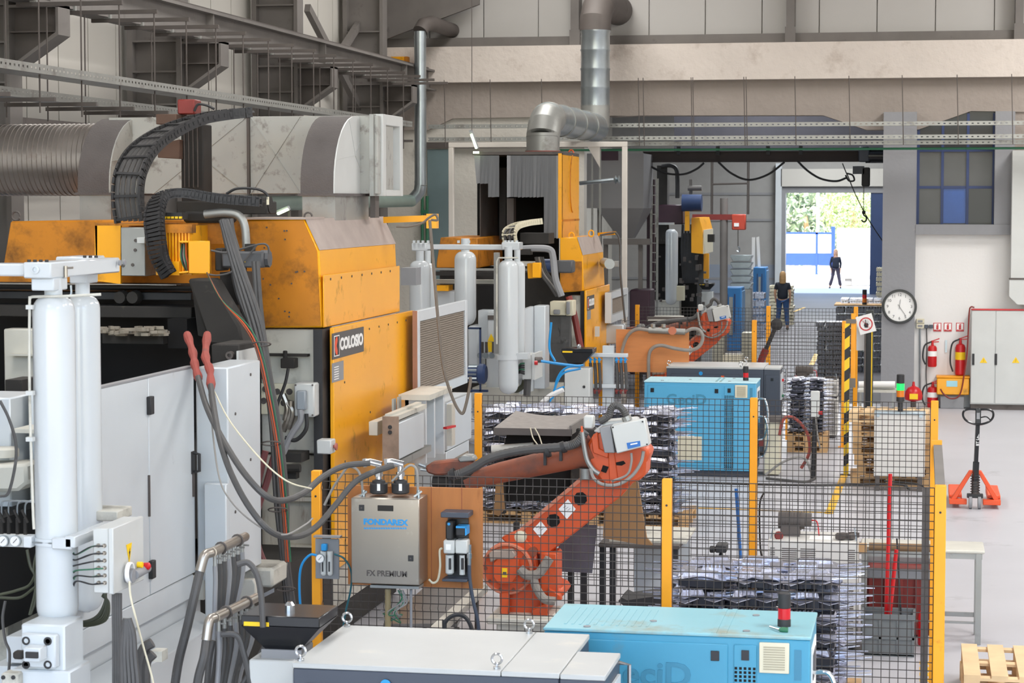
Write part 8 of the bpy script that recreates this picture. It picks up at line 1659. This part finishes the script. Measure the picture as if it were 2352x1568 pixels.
def bluecab(lab, x0, y0, x1, Y, side):
    a, b, z0, z1 = fr(x0, y0, x1, 800, Y); T = thing('blue_cabinet', lab, 'machine cabinet', (a, Y, 0)); W_ = b-a
    part('case', MB().box(a, b, Y, Y+1.0, 0, z1), 'blue', T, bevel=.02); part('side_sheet', MB().box(b, b+.02, Y+.05, Y+.98, .05, z1-.1), K.setdefault('pale_blue_side', mat('pale_blue_side', '#6B95BE', .5)), T)
    part('groove', MB().box(a+W_*.3, a+W_*.36, Y-.03, Y, z1*.3, z1*.9).box(a+W_*.66, a+W_*.72, Y-.03, Y, z1*.3, z1*.9), 'navy', T); part('door_sheet', MB().box(a+W_*.42, a+W_*.6, Y-.03, Y, z1*.25, z1*.85), 'galv_dull', T)
bluecab('larger blue cabinet in the far hall left of the aisle', 1655, 660, 1702, 56.5, 0); bluecab('farther blue cabinet beside the stacked aluminium trays', 1730, 614, 1758, 66.0, 0)
for k in range(5):
    x0, x1, yy = 1677, 1727, 586+k*16; a, b, z0, z1 = fr(x0, yy, x1, yy+14, 61); T = MB().sweep([[V((a+.08, 61, z0)), V((b-.08, 61, z0)), V((b-.08, 61.6, z0)), V((a+.08, 61.6, z0))], [V((a, 61, z1-.03)), V((b, 61, z1-.03)), V((b, 61.6, z1-.03)), V((a, 61.6, z1-.03))], [V((a, 61, z1)), V((b, 61, z1)), V((b, 61.6, z1)), V((a, 61.6, z1))]])
    solo('metal_tray', T, 'galv', 'shiny metal tray in the tray tower of the far hall, %s' % ['topmost', 'second from the top', 'in the middle', 'second from the bottom', 'lowest visible'][k], 'tray', 'tower of shiny metal trays', bevel=.01)
a, b, z0, z1 = fr(1680, 668, 1724, 700, 61); solo('tray_support', MB().box(a, b, 61, 61.6, 0, fr(1677, 650, 1727, 664, 61)[2]), 'galv_dull', 'grey block carrying the tower of metal trays', 'support')
def smallstack(lab, grp, x0, x1, yt, Y, nz, nx, m_, zb=0, dp=.8):
    a, b, _, zt = fr(x0, yt, x1, yt+10, Y); hz = (zt-zb)/nz; wx_ = (b-a)/nx; rn = random.Random(int(x0)); base = None
    for k in range(nz):
        for i in range(nx):
            q = MB().box(.0, wx_*.92, 0, dp, 0, hz*.7)
            for j in range(3): q.box(wx_*(.08+j*.3), wx_*(.2+j*.3), -.03, .1, hz*.1, hz*.9)
            if base is None: base = mkmesh('casting', q, m_)
            o = bpy.data.objects.new('casting', base); COL.objects.link(o); o.location = (a+i*wx_+rn.gauss(0, .01), Y+rn.gauss(0, .02), zb+k*hz); o['category'] = 'casting'; o['group'] = grp; o['label'] = lab + (', %s row up' % ORD[k]) + ((', ' + ('left', 'middle', 'right')[i]) if nx == 3 else (', ' + ('left', 'right')[i]) if nx == 2 else (', ' + ORD[i] + ' across') if nx > 3 else '')
smallstack('dull casting in the tall dark stack', 'tall dark castings stack', 1877, 1935, 738, 47.0, 13, 3, 'alu_dark')
smallstack('dull casting in the wide dark pile', 'wide dark castings pile', 1920, 2026, 702, 50.0, 9, 5, 'alu_dark')
smallstack('grey casting on the brown board', 'castings on the board', 1932, 2026, 684, 50.6, 2, 5, 'alu', zb=onY(1980, 699, 50.6).z)
smallstack('pale casting between the blue cabinets', 'pale castings by the blue cabinets', 1712, 1757, 668, 62.0, 6, 2, 'alu')
smallstack('pale ingot behind the black shirted person', 'pale ingots behind the woman', 1768, 1826, 654, 68.5, 12, 1, 'cream')
smallstack('pale ingot beside the pillar', 'ingots beside the pillar', 2013, 2030, 612, 64.0, 14, 1, 'cream', dp=.5)
solo('pile_board', boxY(MB(), 1916, 699, 2030, 703, 50.0, 1.2), 'wood', 'brown board lying on the wide dark castings pile', 'board')
BK = thing('beacon_light', 'red and amber beacon standing on the wide dark castings pile', 'beacon', tuple(onY(1985, 708, 49.8))); c = onY(1985, 706, 49.9); beacon(BK, c.x, 50.1, onY(1985, 700, 50.1).z, ['lamp_amber', 'lamp_red'], 1.3)
hopper(1606, 1640, 650, 668, 1621, 50.0, 'tiny black hopper on a white box in the far hall', (1611, 670, 1637, 720))
TT = thing('trolley_tool', 'dark pole with black round head and rusty foot leaning behind the dark temperature cabinet', 'tool', tuple(onY(1748, 830, 36.4)[:2])+(0.,)); a_, b_ = onY(1749, 826, 36.4), onY(1784, 745, 36.4)
part('foot', MB().tube([(a_.x-.25, 36.4, 0), a_, a_.lerp(b_, .3)], .06, 8), 'red_dark', TT); part('pole', MB().cyl(a_.lerp(b_, .3), b_, .035, n=8), 'black', TT); part('head', MB().lathe(b_, [(.09, .04), (.1, 0), (.1, -.03), (.04, -.05)], 18, 'Y'), 'black', TT)
for k, (x0, y0, x1, y1, Y, lb) in enumerate(((1703, 764, 1726, 793, 48, 'white square box on the floor behind the second robot'), (1660, 815, 1704, 828, 42.5, 'flat white panel on the floor right of the second robot'), (1636, 770, 1660, 790, 47.5, 'pale box on the floor left of the white square box'))):
    a, b, z0, z1 = fr(x0, y0, x1, y1, Y); solo('floor_box', MB().box(a, b, Y, Y+.5, 0, max(.05, z1)), 'cream', lb, 'box', bevel=.01)
solo('leaning_sheets', boxY(MB(), 1727, 545, 1733, 640, 66.5, .1).prism(PYs([(1737, 545), (1743, 543), (1748, 640), (1742, 642)], 66.5), (0, .1, 0)), 'sign', 'white upright sheets leaning by the wall behind the farther blue cabinet', 'sheet')
YC = 38.0; solo('dark_table_sheet', boxY(MB(), 1486, 727, 1578, 741, 38.0, .1).box(onY(1500, 740, 38).x, onY(1570, 740, 38).x, 38.1, 38.8, 0, onY(1500, 741, 38).z), 'steel_dark', 'dark topped stand behind the pale plywood board', 'table')
solo('white_table_top', MB().prism([onY(1488, 737, 37.9), onY(1576, 737, 37.9), onY(1570, 727, 38.9), onY(1505, 727, 38.9)], (0, 0, .02)), 'white_dirty', 'pale dusty plate on the dark stand behind the pale plywood board', 'plate')
# ================================================================ PEOPLE (skin modifier bodies)
def skin_body(name, parent, mt, joints, edges, rad, root=0, sub=2):
    me = bpy.data.meshes.new(name); off = wloc(parent); me.from_pydata([V(j)-off for j in joints], edges, []); me.materials.append(K[mt])
    o = bpy.data.objects.new(name, me); COL.objects.link(o); o.parent = parent; WL[o] = off
    s_ = o.modifiers.new('skin', 'SKIN'); sv = me.skin_vertices[0].data
    for i, r in enumerate(rad): sv[i].radius = r if isinstance(r, tuple) else (r, r); sv[i].use_root = (i == root)
    s_.use_smooth_shade = True; u = o.modifiers.new('subdivision', 'SUBSURF'); u.levels = sub; u.render_levels = sub; return o
def person(lab, px_, pf, back, H=1.66):
    g = onZ(px_, pf, 0); X_, Y_ = g.x, g.y; s_ = H/1.66; f = 1 if back else -1      # f: +1 faces away from the camera
    T = thing('person', lab, 'person', (X_, Y_, 0)); st = .07 if back else .17
    P = lambda x, y, z: V((X_+x*s_, Y_+y*s_*f, z*s_))
    J = [P(0, 0, .93), P(0, 0, 1.12), P(0, 0, 1.32), P(0, .0, 1.41), P(0, .02, 1.5),
         P(.09, 0, .88), P(.1+st*.25, .05, .5), P(.1+st*.7, -.02, .09), P(.1+st*.75, .1, .04), P(-.09, 0, .88), P(-.1-st*.2, .03, .5), P(-.1-st*.9, -.06, .09), P(-.11-st*.9, .06, .04),
         P(.17, 0, 1.36), P(.22, -.03, 1.1), P(.21, .06, .88), P(.21, .09, .8), P(-.17, 0, 1.36), P(-.23, -.03, 1.1), P(-.2, .08, .88), P(-.19, .12, .8)]
    E = [(0, 1), (1, 2), (2, 3), (3, 4), (0, 5), (5, 6), (6, 7), (7, 8), (0, 9), (9, 10), (10, 11), (11, 12), (2, 13), (13, 14), (14, 15), (15, 16), (2, 17), (17, 18), (18, 19), (19, 20)]
    Rd = [(.09, .06), (.08, .055), (.12, .075), (.055, .055), (.05, .05), .09, .062, .042, .035, .09, .062, .042, .035, .055, .04, .03, .028, .055, .04, .03, .028]
    Rd = [tuple(v*s_ for v in r) if isinstance(r, tuple) else r*s_ for r in Rd]
    skin_body('body', T, 'skin', J, E, Rd)
    top = 'cloth_n'; Tj = [J[0]+V((0, 0, -.07 if back else -.12)), J[1], J[2], J[2]+V((0, 0, .05*s_)), J[13], J[13].lerp(J[14], .7) if back else J[14].lerp(J[15], .9), J[17], J[17].lerp(J[18], .7) if back else J[18].lerp(J[19], .9)]
    if not back: Tj[5] = J[15]; 
    ex = [(0, 1), (1, 2), (2, 3), (2, 4), (2, 6)]; js = Tj[:5]+[J[14]]+[Tj[5]]+[Tj[6]]+[J[18]]+[Tj[7]]
    if back: skin_body('t_shirt', T, top, Tj, [(0, 1), (1, 2), (2, 3), (2, 4), (4, 5), (2, 6), (6, 7)], [(.2*s_, .155*s_), (.165*s_, .125*s_), (.17*s_, .115*s_), (.08*s_, .07*s_), .075*s_, .06*s_, .075*s_, .06*s_])
    else: skin_body('jacket', T, top, js, [(0, 1), (1, 2), (2, 3), (2, 4), (4, 5), (5, 6), (2, 7), (7, 8), (8, 9)], [(.215*s_, .165*s_), (.165*s_, .12*s_), (.17*s_, .115*s_), (.08*s_, .07*s_), .07*s_, .055*s_, .048*s_, .07*s_, .055*s_, .048*s_])
    skin_body('trousers', T, 'cloth_j' if back else 'cloth_g', [J[0]+V((0, 0, .1)), J[5], J[6], J[7]+V((0, 0, .02)), J[9], J[10], J[11]+V((0, 0, .02))], [(0, 1), (1, 2), (2, 3), (0, 4), (4, 5), (5, 6)], [(.19*s_, .15*s_), .115*s_, .08*s_, (.065 if back else .085)*s_, .105*s_, .075*s_, (.06 if back else .085)*s_])
    for a_, b_ in ((7, 8), (11, 12)): part('shoe', MB().tube([J[a_]+V((0, 0, -.045)), J[a_].lerp(J[b_], .6)+V((0, 0, -.02)), J[b_]+V((0, .04*f, -.01))], [.045, .042, .03], 10), 'black', T)
    hc = J[4]+V((0, .0, .1*s_)); hp = [(.02, -.12), (.055, -.105), (.072, -.06), (.078, 0), (.074, .05), (.05, .1), (.01, .12)]
    hd_ = part('head', MB().lathe(hc, [(r*s_, h*s_) for r, h in hp], 18), 'skin', T); fy = V((0, .075*s_*f, 0))
    part('nose', MB().prism([hc+fy+V((-.012, 0, -.025)), hc+fy+V((.012, 0, -.025)), hc+fy+V((0, 0, .015))], V((0, .02*f, 0))), 'skin', hd_)
    for sx in (-1, 1): part('eye', MB().lathe(hc+V((sx*.028, .068*f, .0)), [(.009, -.005), (.011, 0), (.009, .005)], 8, 'Y'), 'black', hd_); part('ear', MB().lathe(hc+V((sx*.078, 0, -.01)), [(.018, -.008), (.02, 0), (.018, .008)], 8, 'X'), 'skin', hd_)
    part('mouth', MB().box(hc.x-.02, hc.x+.02, hc.y+fy.y*.98-.004, hc.y+fy.y*.98+.004, hc.z-.062, hc.z-.054), 'red_dark', hd_)
    ho = V((0, -.022*f, .012)); hprof = [(.06, -.25), (.1, -.22), (.105, -.12), (.1, 0), (.093, .06), (.065, .115), (.01, .135)]
    vs = MB().lathe(hc+ho, [(r*s_, h*s_) for r, h in hprof], 20)
    if not back:
        vs.v = [(x, (hc.y if (y-hc.y)*f > .02 and z < hc.z+.05 else y), z) for x, y, z in vs.v]
    part('hair', vs, 'hair', T)
    # hands with five fingers
    for hj, ej, sx in ((16, 15, 1), (20, 19, -1)):
        d = (J[hj]-J[ej]).normalized(); pc = J[hj]+d*.03; side = V((0, f, 0))
        hm = MB().obox(pc, .014*s_, .035*s_, .04*s_)
        for k in range(4): p = pc+V((0, (-.026+.017*k)*f, -.035)); hm.tube([p, p+d*.03+V((0, 0, -.02)), p+d*.045+V((-sx*.012, 0, -.035-.004*(k in (1, 2))))], [.009, .008, .006], 6)
        hm.tube([pc+V((0, .03*f, .01)), pc+V((-sx*.01, .055*f, -.015)), pc+V((-sx*.012, .06*f, -.04))], [.011, .009, .007], 6)
        part('hand', hm, 'skin', T)
    return T
person('person seen from behind in black T-shirt and jeans with blond hair walking up the aisle', 1797, 757, True, 1.68)
person('person in dark jacket and dark trousers walking outside the sunny doorway', 1919, 662, False, 1.66)
